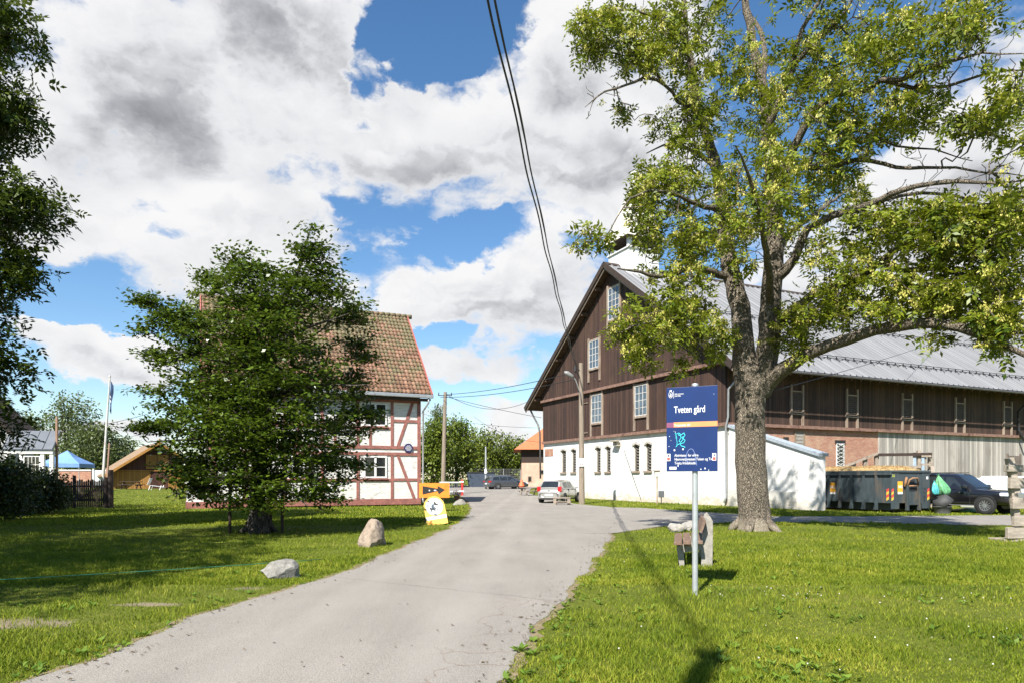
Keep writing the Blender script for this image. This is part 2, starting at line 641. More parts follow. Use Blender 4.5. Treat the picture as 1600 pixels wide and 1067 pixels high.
def make_world():
    w = bpy.data.worlds.new('World')
    sc.world = w
    w.use_nodes = True
    nt = w.node_tree
    bg = nt.nodes['Background']
    sky = node(nt, 'ShaderNodeTexSky', None, sky_type='NISHITA', sun_disc=False, sun_elevation=SUN_EL,
               sun_rotation=math.atan2(-SUN_T.x, -SUN_T.y) % (2 * math.pi), air_density=1.0, dust_density=0.25, ozone_density=1.6)
    d = nt.nodes.new('ShaderNodeTexCoord').outputs['Generated']
    s = node(nt, 'ShaderNodeSeparateXYZ', {0: d})
    u = mt(nt, 'ARCTAN2', s.outputs[0], s.outputs[1])
    v = mt(nt, 'ARCSINE', s.outputs[2])
    uv = node(nt, 'ShaderNodeCombineXYZ', {0: u, 1: v}).outputs[0]
    wn_ = node(nt, 'ShaderNodeTexNoise', {'Vector': vmul(nt, uv, (1, 1.5, 1)), 'Scale': 7.0, 'Detail': 6.0, 'Roughness': 0.6}).outputs[1]
    wuv = node(nt, 'ShaderNodeVectorMath', {0: uv, 1: vmul(nt, node(nt, 'ShaderNodeVectorMath', {0: wn_, 1: (0.5, 0.5, 0.5)}, operation='SUBTRACT').outputs[0], (0.20, 0.13, 0))}, operation='ADD').outputs[0]

    def ang(px, py):
        x, z = (px - 800) / F, (HY - py) / F
        return math.atan(x), math.atan(z / math.hypot(1, x))

    def blob(px, py, rx, ry, wgt):
        a, b = ang(px, py)
        a1, _ = ang(px + rx, py)
        a0, _ = ang(px - rx, py)
        _, b1 = ang(px, py - ry)
        _, b0 = ang(px, py + ry)
        q = node(nt, 'ShaderNodeVectorMath', {0: wuv, 1: (a, b, 0)}, operation='SUBTRACT').outputs[0]
        q = vmul(nt, q, (2 / (a1 - a0), 2 / (b1 - b0), 0))
        dd = node(nt, 'ShaderNodeVectorMath', {0: q, 1: q}, operation='DOT_PRODUCT').outputs[1]
        e = mt(nt, 'SUBTRACT', 1.0, dd, clamp=True)
        return mt(nt, 'MULTIPLY', e, wgt)

    def total(lst, base):
        t = base
        for b in lst:
            t = mt(nt, 'ADD', t, blob(*b))
        return t
    cover = total([
        (200, 215, 190, 95, 0.55), (430, 60, 120, 110, 0.35), (80, 330, 140, 80, 0.4), (640, 250, 120, 50, 0.35),
        (300, 90, 480, 330, 0.55), (740, 260, 380, 190, 0.62), (930, 110, 240, 230, 0.62), (300, 370, 380, 130, 0.50), (800, 462, 200, 92, 0.95), (720, 470, 130, 60, 0.3),
        (165, 548, 150, 58, 0.95), (1000, 330, 200, 130, 0.45), (1400, 440, 360, 210, 0.75), (1560, 180, 170, 170, 0.6), (790, 660, 260, 62, 0.62), (480, 420, 300, 80, 0.35), (430, 470, 300, 60, 0.25),
        (190, 668, 200, 42, 0.45), (700, 560, 190, 50, 0.55), (1200, 620, 300, 60, 0.4), (450, 600, 200, 60, 0.3), (800, 575, 160, 34, 0.5),
        (648, 55, 100, 90, -1.35), (760, 10, 110, 70, -0.6), (560, 125, 45, 34, -0.5), (555, 185, 40, 18, -0.45), (735, 372, 120, 34, -0.5), (850, 350, 80, 26, -0.3), (612, 398, 80, 24, -0.4), (545, 300, 60, 20, -0.35), (905, 385, 60, 25, -0.5),
        (150, 622, 230, 40, -0.55), (120, 488, 150, 24, -0.85), (260, 482, 90, 20, -0.5), (660, 525, 70, 24, -0.65), (780, 612, 130, 16, -0.5), (1310, 130, 85, 260, -0.9), (270, 380, 50, 18, -0.3), (690, 345, 50, 14, -0.4)], 0.38)
    # cloud thinned in the unseen sky behind and beside the view to deepen shadows
    front = sstep(nt, s.outputs[1], -0.15, 0.35)
    high = sstep(nt, v, 1.05, 0.75)
    cover = mt(nt, 'SUBTRACT', cover, mt(nt, 'MULTIPLY', mt(nt, 'SUBTRACT', 1.0, mt(nt, 'MULTIPLY', front, high)), 0.75))
    base = vmul(nt, uv, (1.0, 1.6, 1))

    def fbm(off, scale, det, rough=0.56, dist=0.2):
        q = node(nt, 'ShaderNodeVectorMath', {0: base, 1: off}, operation='ADD').outputs[0]
        return noise(nt, q, scale, det, rough, dist)
    n0 = fbm((3.1, 1.7, 0.4), 5.0, 8, 0.55)
    n1 = fbm((3.1 - 0.014, 1.7 + 0.045, 0.4), 5.0, 3, 0.5)
    n2 = fbm((3.1 - 0.03, 1.7 + 0.12, 0.4), 5.0, 2, 0.5)
    n2b = fbm((3.1, 1.7, 0.4), 5.0, 2, 0.5)
    def puffs(off):
        q = node(nt, 'ShaderNodeVectorMath', {0: node(nt, 'ShaderNodeVectorMath', {0: vmul(nt, wuv, (1.0, 1.35, 1)), 1: vmul(nt, wn_, (0.05, 0.05, 0))}, operation='ADD').outputs[0], 1: off}, operation='ADD').outputs[0]
        return node(nt, 'ShaderNodeTexVoronoi', {'Vector': q, 'Scale': 15.0, 'Detail': 2.0, 'Roughness': 0.55, 'Lacunarity': 2.2}, feature='F1').outputs[0]
    p0 = puffs((0, 0, 0))
    p1 = puffs((-0.008, 0.022, 0))
    dens = mt(nt, 'ADD', mt(nt, 'ADD', cover, mt(nt, 'MULTIPLY', mt(nt, 'SUBTRACT', n0, 0.5), 2.5)), mt(nt, 'MULTIPLY', mt(nt, 'SUBTRACT', 0.40, p0), 0.34))
    alpha = sstep(nt, dens, 0.30, 0.74)
    # undersides are grey: where there is more cloud just above than here
    n0s = fbm((3.1, 1.7, 0.4), 5.0, 3, 0.5)
    fine = mt(nt, 'ADD', mt(nt, 'SUBTRACT', n1, n0s), mt(nt, 'MULTIPLY', mt(nt, 'SUBTRACT', p0, p1), 0.14))
    broad = mt(nt, 'SUBTRACT', n2, n2b)
    shade = mt(nt, 'ADD', mt(nt, 'MULTIPLY', sstep(nt, fine, -0.12, 0.16), 0.40), mt(nt, 'MULTIPLY', sstep(nt, broad, -0.06, 0.18), 0.40))
    thick = sstep(nt, dens, 0.50, 1.25)
    shade = mt(nt, 'MULTIPLY', shade, mt(nt, 'ADD', 0.35, mt(nt, 'MULTIPLY', thick, 0.65)))
    dark = total([(290, 40, 430, 190, 0.36), (330, 180, 340, 100, 0.22), (330, 440, 330, 60, 0.20), (150, 575, 160, 36, 0.25), (860, 235, 260, 90, 0.26), (1540, 260, 190, 120, 0.26), (720, 505, 160, 40, 0.14), (870, 500, 150, 40, 0.14)], 0.0)
    g = mt(nt, 'ADD', shade, mt(nt, 'MULTIPLY', dark, thick), clamp=True)
    cl = ramp(nt, g, [(0.0, (1.0, 1.0, 1.0)), (0.30, (0.86, 0.868, 0.885)), (0.65, (0.52, 0.53, 0.56)), (1.0, (0.30, 0.31, 0.335))])
    cl = vmul(nt, cl, (6.7, 6.7, 6.75))
    hs = node(nt, 'ShaderNodeHueSaturation', {'Saturation': 1.22, 'Value': 1.22, 'Color': sky.outputs[0]}).outputs[0]
    col = mix(nt, alpha, hs, cl)
    nt.links.new(col, bg.inputs[0])
    bg.inputs[1].default_value = 0.066


make_world()


# ------------------------------------------------------------------ ground, road
def axis_lines(fine0, fine1, step, far):
    a = list(np.arange(fine0, fine1 + 1e-6, step))
    g, x = step, fine1
    while x < far:
        g *= 1.35
        x += g
        a.append(x)
    g, x = step, fine0
    lo = []
    while x > -far:
        g *= 1.35
        x -= g
        lo.append(x)
    return np.array(lo[::-1] + a)


def ground_material():
    m, nt, b, tc = start('lawn_soil')
    n = noise(nt, tc, 0.35, 6, 0.6)
    n2 = noise(nt, tc, 3.0, 7, 0.65)
    n3 = noise(nt, tc, 40, 4, 0.7)
    c = ramp(nt, mt(nt, 'ADD', mt(nt, 'MULTIPLY', n, 0.6), mt(nt, 'MULTIPLY', n2, 0.4)), [(0.3, (0.070, 0.095, 0.012)), (0.55, (0.120, 0.140, 0.022)), (0.75, (0.20, 0.18, 0.045))])
    c = mix(nt, 0.5, c, ramp(nt, n3, [(0.3, (0.2, 0.2, 0.2)), (0.7, (0.8, 0.8, 0.8))]), 'OVERLAY')
    sp = node(nt, 'ShaderNodeSeparateXYZ', {0: tc})
    # worn bare earth
    for cx, cy, rx, ry in DIRT:
        q = vmul(nt, node(nt, 'ShaderNodeVectorMath', {0: tc, 1: (cx, cy, 0)}, operation='SUBTRACT').outputs[0], (1 / rx, 1 / ry, 0))
        l = node(nt, 'ShaderNodeVectorMath', {0: q}, operation='LENGTH').outputs[1]
        msk = sstep(nt, mt(nt, 'ADD', l, mt(nt, 'MULTIPLY', mt(nt, 'SUBTRACT', n2, 0.5), 2.6)), 1.1, 0.5)
        c = mix(nt, msk, c, ramp(nt, n3, [(0.3, (0.17, 0.135, 0.08)), (0.7, (0.32, 0.27, 0.19))]))
    nt.links.new(c, b.inputs['Base Color'])
    b.inputs['Roughness'].default_value = 1.0
    b.inputs['Specular IOR Level'].default_value = 0.1
    link_bump(nt, b, mt(nt, 'ADD', n3, n2), 0.7, 0.05)
    return m


DIRT = [(-5.45, 7.35, 0.75, 0.34), (-4.5, 8.45, 0.45, 0.15), (-3.75, 9.7, 0.35, 0.14), (5.3, 6.6, 0.5, 0.16)]
gx = axis_lines(-60, 60, 2.0, 3000)
gy = axis_lines(-20, 110, 2.0, 3000)
X, Y = np.meshgrid(gx, gy)
Z = H(X, Y)
nv = len(gx)
idx = np.arange(len(gx) * len(gy)).reshape(len(gy), nv)
q = np.stack([idx[:-1, :-1], idx[:-1, 1:], idx[1:, 1:], idx[1:, :-1]], -1).reshape(-1, 4)
ground = npmesh('ground', np.stack([X, Y, Z], -1).reshape(-1, 3), q, ground_material(), smooth=True)
tag(ground, 'lawn and earth under the whole farmyard', None, kind='structure')


def asphalt():
    m, nt, b, tc = start('asphalt')
    n = noise(nt, tc, 0.45, 5, 0.6)
    n2 = noise(nt, tc, 95, 3, 0.7)
    n3 = noise(nt, vmul(nt, tc, (1.2, 0.25, 1)), 1.3, 6, 0.6)
    n4 = noise(nt, tc, 6.0, 6, 0.65)
    c = ramp(nt, mt(nt, 'ADD', mt(nt, 'MULTIPLY', n, 0.45), mt(nt, 'MULTIPLY', n3, 0.55)), [(0.3, (0.192, 0.176, 0.154)), (0.7, (0.272, 0.249, 0.219))])
    c = mix(nt, 0.75, c, ramp(nt, n2, [(0.32, (0.12, 0.12, 0.12)), (0.68, (0.9, 0.9, 0.9))]), 'OVERLAY')
    c = mix(nt, mt(nt, 'MULTIPLY', sstep(nt, n4, 0.58, 0.75), 0.22), c, (0.17, 0.155, 0.14))
    sp = node(nt, 'ShaderNodeSeparateXYZ', {0: tc})
    x, y = sp.outputs[0], sp.outputs[1]
    wob = noise(nt, tc, 1.6, 6, 0.7)
    wv = mt(nt, 'MULTIPLY', mt(nt, 'SUBTRACT', wob, 0.5), 1.1)
    # one crossing repair seam
    ln = mt(nt, 'ABSOLUTE', mt(nt, 'ADD', mt(nt, 'SUBTRACT', mt(nt, 'ADD', y, mt(nt, 'MULTIPLY', x, 0.62)), 9.0), mt(nt, 'MULTIPLY', wv, 0.3)))
    seam = mt(nt, 'MULTIPLY', sstep(nt, ln, 0.07, 0.0), 0.35)
    c = mix(nt, seam, c, (0.11, 0.10, 0.09))
    # mottled wear and darker repaired patches
    pn = noise(nt, vmul(nt, tc, (0.9, 0.35, 1)), 0.55, 7, 0.7, 0.5)
    c = mix(nt, mt(nt, 'MULTIPLY', sstep(nt, pn, 0.52, 0.66), 0.28), c, (0.14, 0.128, 0.112))
    c = mix(nt, mt(nt, 'MULTIPLY', sstep(nt, noise(nt, tc, 220, 2, 0.5), 0.62, 0.70), 0.5), c, (0.075, 0.07, 0.062))
    lane_c = mt(nt, 'ADD', x, mt(nt, 'ADD', mt(nt, 'MULTIPLY', y, -0.045), 1.75))
    trk = sstep(nt, mt(nt, 'ABSOLUTE', mt(nt, 'SUBTRACT', mt(nt, 'ABSOLUTE', mt(nt, 'ADD', lane_c, mt(nt, 'MULTIPLY', wv, 0.25))), 0.78)), 0.42, 0.05)
    c = mix(nt, mt(nt, 'MULTIPLY', trk, 0.16), c, (0.36, 0.335, 0.30))
    # cracked right edge
    vd = node(nt, 'ShaderNodeTexVoronoi', {'Vector': node(nt, 'ShaderNodeVectorMath', {0: tc, 1: vmul(nt, node(nt, 'ShaderNodeTexNoise', {'Vector': tc, 'Scale': 2.5, 'Detail': 5.0}).outputs[1], (0.5, 0.5, 0))}, operation='ADD').outputs[0], 'Scale': 1.35}, feature='DISTANCE_TO_EDGE').outputs[0]
    zone = sstep(nt, mt(nt, 'SUBTRACT', x, mt(nt, 'MULTIPLY', mt(nt, 'SUBTRACT', y, 5.2), 0.17)), -1.0, -0.45)
    near = sstep(nt, y, 11.0, 7.0)
    crk = mt(nt, 'MULTIPLY', mt(nt, 'MULTIPLY', sstep(nt, vd, 0.016, 0.004), zone), near)
    c = mix(nt, mt(nt, 'MULTIPLY', crk, 0.5), c, (0.16, 0.10, 0.055))
    nt.links.new(c, b.inputs['Base Color'])
    b.inputs['Roughness'].default_value = 0.92
    b.inputs['Specular IOR Level'].default_value = 0.3
    link_bump(nt, b, mt(nt, 'SUBTRACT', n2, mt(nt, 'MULTIPLY', crk, 2.0)), 0.45, 0.008)
    return m


ASPH = asphalt()
RL = np.array([(-10, -11), (-3, -7), (2, -4.5), (5.18, -3.67), (6.26, -3.58), (7.55, -3.54), (9.24, -3.25), (10.9, -2.80), (15.2, -2.49), (20.9, -1.96), (28, -1.85), (35.2, -2.08), (42, -2.6), (48, -3.2), (60, -4.6), (66, -7), (95, -9)])
RR = np.array([(-10, -6), (-3, -3), (2, -0.9), (5.18, -0.15), (5.87, 0.0), (6.7, 0.19), (8.2, 0.5), (10.2, 0.96), (13.6, 1.71), (17.05, 2.4), (19.2, 2.83), (28, 4.5), (37.6, 5.5), (42.4, 4.0), (55, 2.6), (62, 1.6), (75, 2.0), (85, 5), (95, 12)])
LN = np.array([(2.0, 19.4), (2.83, 19.4), (3.9, 20.9), (5.46, 23.0), (8, 24.5), (9.7, 24.5), (16.6, 22.7), (30, 19), (45, 15)])
LF = np.array([(2.0, 37), (5.5, 37.4), (6.9, 36.6), (9.5, 30.8), (10.8, 28.2), (14, 28.2), (21.6, 29.2), (30, 31), (45, 35)])


def edge_noise(t, s):
    return 0.045 * np.sin(t * 2.1 + s) + 0.025 * np.sin(t * 5.3 + 2 * s) + 0.010 * np.sin(t * 13 + s)


def rl(y): return np.interp(y, RL[:, 0], RL[:, 1]) + edge_noise(y, 1.0)
def rr(y): return np.interp(y, RR[:, 0], RR[:, 1]) + edge_noise(y, 2.3)
def ln(x): return np.interp(x, LN[:, 0], LN[:, 1]) + edge_noise(x, 4.0) * (x > 3)
def lf(x): return np.interp(x, LF[:, 0], LF[:, 1]) + edge_noise(x, 5.0) * (x > 6)


ys = np.concatenate([np.arange(-10, 40, 0.1), np.arange(40, 95.1, 1.0)])
t = np.linspace(0, 1, 9)
xs = rl(ys)[:, None] * (1 - t) + rr(ys)[:, None] * t
yy = np.repeat(ys[:, None], 9, 1)
v1 = np.stack([xs, yy, H(xs, yy) + np.where(yy > 44, 0.05, 0.012)], -1).reshape(-1, 3)
i1 = np.arange(len(v1)).reshape(len(ys), 9)
q1 = np.stack([i1[:-1, :-1], i1[:-1, 1:], i1[1:, 1:], i1[1:, :-1]], -1).reshape(-1, 4)
xl = np.arange(2.0, 45, 0.2)
yl = ln(xl)[:, None] * (1 - t) + lf(xl)[:, None] * t
xx = np.repeat(xl[:, None], 9, 1)
v2 = np.stack([xx, yl, H(xx, yl) + 0.017], -1).reshape(-1, 3)
i2 = np.arange(len(v2)).reshape(len(xl), 9) + len(v1)
q2 = np.stack([i2[:-1, :-1], i2[1:, :-1], i2[1:, 1:], i2[:-1, 1:]], -1).reshape(-1, 4)
road = npmesh('road', np.concatenate([v1, v2]), np.concatenate([q1, q2]), ASPH)
tag(road, 'worn pale grey asphalt farm road with a lane to the right', None, kind='structure')


def verge():
    m, nt, bb, tc = start('verge_soil')
    n = noise(nt, tc, 18, 6, 0.7)
    nt.links.new(ramp(nt, n, [(0.3, (0.10, 0.075, 0.035)), (0.7, (0.26, 0.20, 0.12))]), bb.inputs['Base Color'])
    bb.inputs['Roughness'].default_value = 1
    V, Q = [], []
    o = 0
    yv = np.arange(3, 60, 0.12)
    for xs_, ys_, sg in ((rl(yv), yv, (-1, 0)), (rr(yv[yv < 19.3]), yv[yv < 19.3], (1, 0)), (np.arange(3, 30, .12), ln(np.arange(3, 30, .12)), (0, -1)), (np.arange(6.9, 30, .12), lf(np.arange(6.9, 30, .12)), (0, 1))):
        k = len(xs_)
        w = 0.05 + 0.10 * rng.random(k)
        A = np.stack([xs_ - sg[0] * .03, ys_ - sg[1] * .03, H(xs_, ys_) + .008 + (ys_ > 44) * .03], 1)
        B_ = np.stack([xs_ + sg[0] * w, ys_ + sg[1] * w, H(xs_, ys_) + .006 + (ys_ > 44) * .03], 1)
        V += [A, B_]
        i = np.arange(k - 1) + o
        Q.append(np.stack([i, i + 1, i + 1 + k, i + k], 1))
        o += 2 * k
    tag(npmesh('verge_soil', np.concatenate(V), np.concatenate(Q), m), 'thin strip of bare soil and dead grass along the asphalt', None, kind='structure')


verge()


def on_road(x, y):
    a = (x > rl(y) + 0.02) & (x < rr(y) - 0.02) & (y < 95)
    b = (x > 2.2) & (y > ln(x) + 0.02) & (y < lf(x) - 0.02)
    return a | b


# ------------------------------------------------------------------ grass
def grass_mats():
    ms = []
    for nm, lo, mid, hi in (('grass_blade', (0.034, 0.072, 0.005), (0.170, 0.212, 0.015), (0.410, 0.365, 0.062)),):
        m, nt, b, tc = start(nm)
        r = node(nt, 'ShaderNodeNewGeometry').outputs['Random Per Island']
        n = noise(nt, tc, 0.55, 5, 0.6)
        n2 = noise(nt, tc, 3.5, 4, 0.6)
        f = mt(nt, 'ADD', mt(nt, 'MULTIPLY', r, 0.50), mt(nt, 'ADD', mt(nt, 'MULTIPLY', mt(nt, 'SUBTRACT', n, 0.3), 0.95), mt(nt, 'MULTIPLY', mt(nt, 'SUBTRACT', n2, 0.5), 0.5)))
        c = ramp(nt, f, [(0.05, lo), (0.5, mid), (0.95, hi)])
        nt.links.new(c, b.inputs['Base Color'])
        b.inputs['Roughness'].default_value = 0.6
        b.inputs['Specular IOR Level'].default_value = 0.12
        tr = node(nt, 'ShaderNodeBsdfTranslucent', {0: mix(nt, 0.5, c, (0.28, 0.42, 0.03))})
        mx = node(nt, 'ShaderNodeMixShader', {0: 0.22, 1: b.outputs[0], 2: tr.outputs[0]})
        nt.links.new(mx.outputs[0], nt.nodes['Material Output'].inputs[0])
        ms.append(m)
    return ms


GM = grass_mats()[0]
BLOCK = []          # (x0, x1, y0, y1, angle, ox, oy) footprints kept free of grass


def vnoise(x, y, s, seed=0):
    """cheap smooth value noise"""
    g = np.random.default_rng(seed).random((64, 64))
    u, v = x * s, y * s
    i, j = np.floor(u).astype(int), np.floor(v).astype(int)
    fu, fv = u - i, v - j
    fu, fv = fu * fu * (3 - 2 * fu), fv * fv * (3 - 2 * fv)
    a = g[i % 64, j % 64] * (1 - fu) + g[(i + 1) % 64, j % 64] * fu
    b = g[i % 64, (j + 1) % 64] * (1 - fu) + g[(i + 1) % 64, (j + 1) % 64] * fu
    return a * (1 - fv) + b * fv


def lawn_points(n, y0, y1, power, k=0.86):
    """points over the visible lawn, denser near the camera"""
    u = rng.random(n)
    p = 1 - power
    y = (y0 ** p + u * (y1 ** p - y0 ** p)) ** (1 / p)
    x = (rng.random(n) * 2 - 1) * k * (y + 1.0)
    ok = ~on_road(x, y)
    for cx, cy, rx, ry in DIRT:
        r = np.hypot((x - cx) / rx, (y - cy) / ry) + (vnoise(x, y, 3.0, 3) - 0.5) * 1.6 + (vnoise(x, y, 9.0, 4) - 0.5) * 0.9
        ok &= rng.random(n) < 0.38 + 0.62 * ss(0.4, 1.2, r)
    for x0, x1, ya, yb, ang, ox, oy in BLOCK:
        c, s = math.cos(ang), math.sin(ang)
        lx, ly = (x - ox) * c + (y - oy) * s, -(x - ox) * s + (y - oy) * c
        ok &= ~((lx > x0) & (lx < x1) & (ly > ya) & (ly < yb))
    return x[ok], y[ok]


def blades(n, y0, y1, power, hgt, wid, two=True):
    x, y = lawn_points(n, y0, y1, power)
    K = len(x)
    tall = 0.40 + 1.5 * vnoise(x, y, 1.3, 1) * (0.3 + 1.2 * vnoise(x, y, 4.0, 2))
    edge = np.minimum(np.abs(x - rl(y)), np.abs(x - rr(y)))
    tall *= 0.55 + 0.45 * np.clip(edge / 0.5, 0, 1)
    hh = hgt * tall * (0.6 + 0.7 * rng.random(K))
    a = rng.random(K) * 2 * math.pi
    lean = (0.25 + 0.75 * rng.random(K)) * hh * 0.9
    la = rng.random(K) * 2 * math.pi
    w = wid * (0.7 + 0.6 * rng.random(K))
    b = np.stack([x, y, H(x, y) - 0.005], 1)
    s = np.stack([np.cos(a), np.sin(a), np.zeros(K)], 1) * (w / 2)[:, None]
    tip = b + np.stack([np.cos(la) * lean, np.sin(la) * lean, hh], 1)
    if two:
        mid = b + np.stack([np.cos(la) * lean * 0.33, np.sin(la) * lean * 0.33, hh * 0.6], 1)
        v = np.stack([b - s, b + s, mid + s * 0.8, mid - s * 0.8, tip], 1).reshape(-1, 3)
        i = np.arange(K)[:, None] * 5
        return v, i + np.array([[0, 1, 2, 3]]), i + np.array([[3, 2, 4]])
    v = np.stack([b - s, b + s, tip], 1).reshape(-1, 3)
    i = np.arange(K)[:, None] * 3
    return v, None, i + np.array([[0, 1, 2]])


def make_grass():
    V, Q, T = [], [], []
    o = 0
    for spec in ((210000, 3.6, 10.5, 2.0, 0.048, 0.0070, True), (260000, 10.0, 24.0, 2.0, 0.050, 0.015, False), (150000, 23.0, 60.0, 2.0, 0.06, 0.05, False)):
        v, qd, td = blades(*spec)
        V.append(v)
        if qd is not None:
            Q.append(qd + o)
        T.append(td + o)
        o += len(v)
    g = npmesh('grass', np.concatenate(V), np.concatenate(Q), GM, tris=np.concatenate(T))
    tag(g, 'short sunlit green grass covering the lawns', 'grass', kind='stuff')
    # broad leaved weeds (dandelion, plantain) among the grass
    x, y = lawn_points(3000, 3.8, 13.0, 2.0)
    keep = vnoise(x, y, 0.9, 9) > 0.45
    x, y = x[keep], y[keep]
    base = np.stack([x, y, H(x, y) + 0.012], 1)
    rep = 6
    bb = np.repeat(base, rep, 0)
    a = rng.random(len(bb)) * 2 * math.pi
    d = np.stack([np.cos(a), np.sin(a), 0.35 + 0.5 * rng.random(len(bb))], 1)
    nn = np.tile(np.array([[0, 0, 1.0]]), (len(bb), 1)) + rng.normal(0, 0.2, (len(bb), 3))
    sz = np.repeat(0.035 + 0.05 * rng.random(len(base)), rep) * (0.7 + 0.6 * rng.random(len(bb)))
    lv = leaf_quads(bb, d, nn, sz, sz * 0.42, 0.08)
    w = npmesh('lawn_weeds', lv, quads_idx(len(bb)), leafmat('weed_leaf', (0.06, 0.12, 0.012), (0.17, 0.25, 0.03), 0.25))
    tag(w, 'broad green weed leaves scattered through the near grass', 'weeds', kind='stuff')
    # white clover heads
    P_ = []
    for cx, cy, sx, sy, n in ((3.6, 9.0, 0.5, 0.35, 22), (6.6, 8.6, 0.8, 0.18, 26), (5.2, 7.0, 1.2, 0.5, 9), (2.6, 6.2, 0.9, 0.4, 6), (4.5, 13.5, 1.2, 0.8, 18), (3.2, 5.6, 0.5, 0.2, 6)):
        P_.append(np.stack([rng.normal(cx, sx, n), rng.normal(cy, sy, n)], 1))
    p = np.concatenate(P_)
    mb = MB()
    for cx, cy in p:
        if on_road(np.array([cx]), np.array([cy]))[0]:
            continue
        r, h = rnd.uniform(0.005, 0.0095), rnd.uniform(0.045, 0.08)
        mb.lathe([(0.0, h - r), (r * 0.8, h - r * 0.6), (r, h), (r * 0.7, h + r * 0.7), (0.0, h + r)], (cx, cy, gz(cx, cy)), n=6)
    f = mb.build('clover_flowers', mat('clover_white', (0.52, 0.51, 0.44), 0.8), smooth=True)
    tag(f, 'small white clover heads dotted over the near lawn', 'flowers', kind='stuff')
    # fallen leaves and grit on the asphalt
    n = 1300
    y = 4.5 + 28 * rng.random(n) ** 1.6
    tt = rng.random(n)
    tt = np.where(rng.random(n) < 0.82, np.where(rng.random(n) < 0.5, tt * tt * 0.10, 1 - tt * tt * 0.10), tt)
    x = rl(y) * (1 - tt) + rr(y) * tt
    b = np.stack([x, y, np.full(n, 0.022)], 1)
    a = rng.random(n) * 6.28
    d = np.stack([np.cos(a), np.sin(a), rng.normal(0, 0.12, n)], 1)
    s = 0.012 + 0.05 * rng.random(n) ** 3
    lv = leaf_quads(b, d, np.tile([[0, 0, 1.0]], (n, 1)), s, s * 0.5, 0.15)
    l = npmesh('leaf_litter', lv, quads_idx(n), leafmat('dry_leaf', (0.07, 0.045, 0.02), (0.2, 0.13, 0.06), 0.1))
    tag(l, 'dry brown leaf bits lying on the asphalt', 'leaf litter', kind='stuff')
# ------------------------------------------------------------------ shared building materials
D2 = (0.9072, 0.4207)
D1 = (-0.4207, 0.9072)
BA = math.atan2(D2[1], D2[0])


def on_line(px, py, O, d):
    """where the sight line of a photo pixel meets the vertical plane through O along d: (distance along d, height)"""
    k = (px - 800) / F
    u = (k * O[1] - O[0]) / (d[0] - k * d[1])
    return u, CH + (HY - py) / F * (O[1] + u * d[1])


STONE = limewash('whitewash_stone')
GABLE_BOARD = boards('gable_boards', (0.043, 0.0205, 0.0135), 1, 0.17, 0.6, 0.12, (0.100, 0.052, 0.029), 0.6)
LONG_BOARD = boards('long_boards', (0.046, 0.024, 0.0155), 0, 0.17, 0.6, 0.12, (0.115, 0.063, 0.035), 0.65)
GREY_BOARD = boards('grey_boards', (0.34, 0.31, 0.275), 0, 0.22, 0.45, 0.07, (0.17, 0.145, 0.12), 0.9)
TRIM_OLD = mat('old_trim', (0.27, 0.21, 0.16), 0.85, 0.3, 5, 0.2, stretch=(1, 1, 0.2), dirt=(0.12, 0.07, 0.05))
BELT = mat('belt_board', (0.20, 0.115, 0.085), 0.85, 0.35, 4, 0.2, dirt=(0.08, 0.035, 0.026))
DARKWOOD = mat('dark_wood', (0.035, 0.022, 0.016), 0.85, 0.3, 5, 0.1)
SOFFIT = mat('soffit_wood', (0.085, 0.05, 0.03), 0.9, 0.35, 3, 0.1)
ZINC = mat('zinc', (0.42, 0.43, 0.44), 0.45, 0.12, 3, 0.0, metal=0.6)
DKPIPE = mat('dark_pipe', (0.10, 0.095, 0.09), 0.5, 0.2, 4, metal=0.3)
def seam_roof():
    m, nt, b, tc = start('roof_sheet')
    sp = node(nt, 'ShaderNodeSeparateXYZ', {0: tc})
    n = noise(nt, vmul(nt, tc, (1.0, 0.25, 0.25)), 0.9, 6, 0.6)
    sid = node(nt, 'ShaderNodeTexWhiteNoise', {'W': mt(nt, 'FLOOR', mt(nt, 'DIVIDE', mt(nt, 'SUBTRACT', sp.outputs[0], OVX_), 0.55))}, noise_dimensions='1D').outputs[0]
    c_ = ramp(nt, mt(nt, 'ADD', mt(nt, 'MULTIPLY', n, 0.7), mt(nt, 'MULTIPLY', sid, 0.35)), [(0.3, (0.185, 0.187, 0.192)), (0.75, (0.262, 0.265, 0.272))])
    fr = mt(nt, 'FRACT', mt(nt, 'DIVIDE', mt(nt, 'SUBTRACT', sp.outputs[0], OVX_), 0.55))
    c_ = mix(nt, mt(nt, 'MULTIPLY', mt(nt, 'GREATER_THAN', fr, 0.84), 0.45), c_, (0.09, 0.09, 0.092))  # dark seam stripes: shadow lines put into the sheet colour, with seam dirt
    nt.links.new(c_, b.inputs['Base Color'])
    b.inputs['Roughness'].default_value = 0.55
    b.inputs['Metallic'].default_value = 0.2
    return m


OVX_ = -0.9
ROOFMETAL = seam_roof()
BLACKIRON = mat('black_iron', (0.02, 0.02, 0.021), 0.55, 0.2, 6)
BRICK = brick('red_brick', (0.27, 0.085, 0.045), (0.38, 0.165, 0.09), (0.40, 0.34, 0.28), patch=(0.40, 0.25, 0.17))
GLASS = glassmat('old_glass', (0.10, 0.13, 0.16), 0.06)
DKGLASS = glassmat('dark_glass', (0.015, 0.018, 0.02), 0.08)
WHITEPAINT = mat('white_paint', (0.64, 0.635, 0.62), 0.6, 0.08, 5)
WHITEWOOD = mat('white_weathered', (0.50, 0.485, 0.45), 0.8, 0.15, 6, 0.1, dirt=(0.32, 0.28, 0.24))


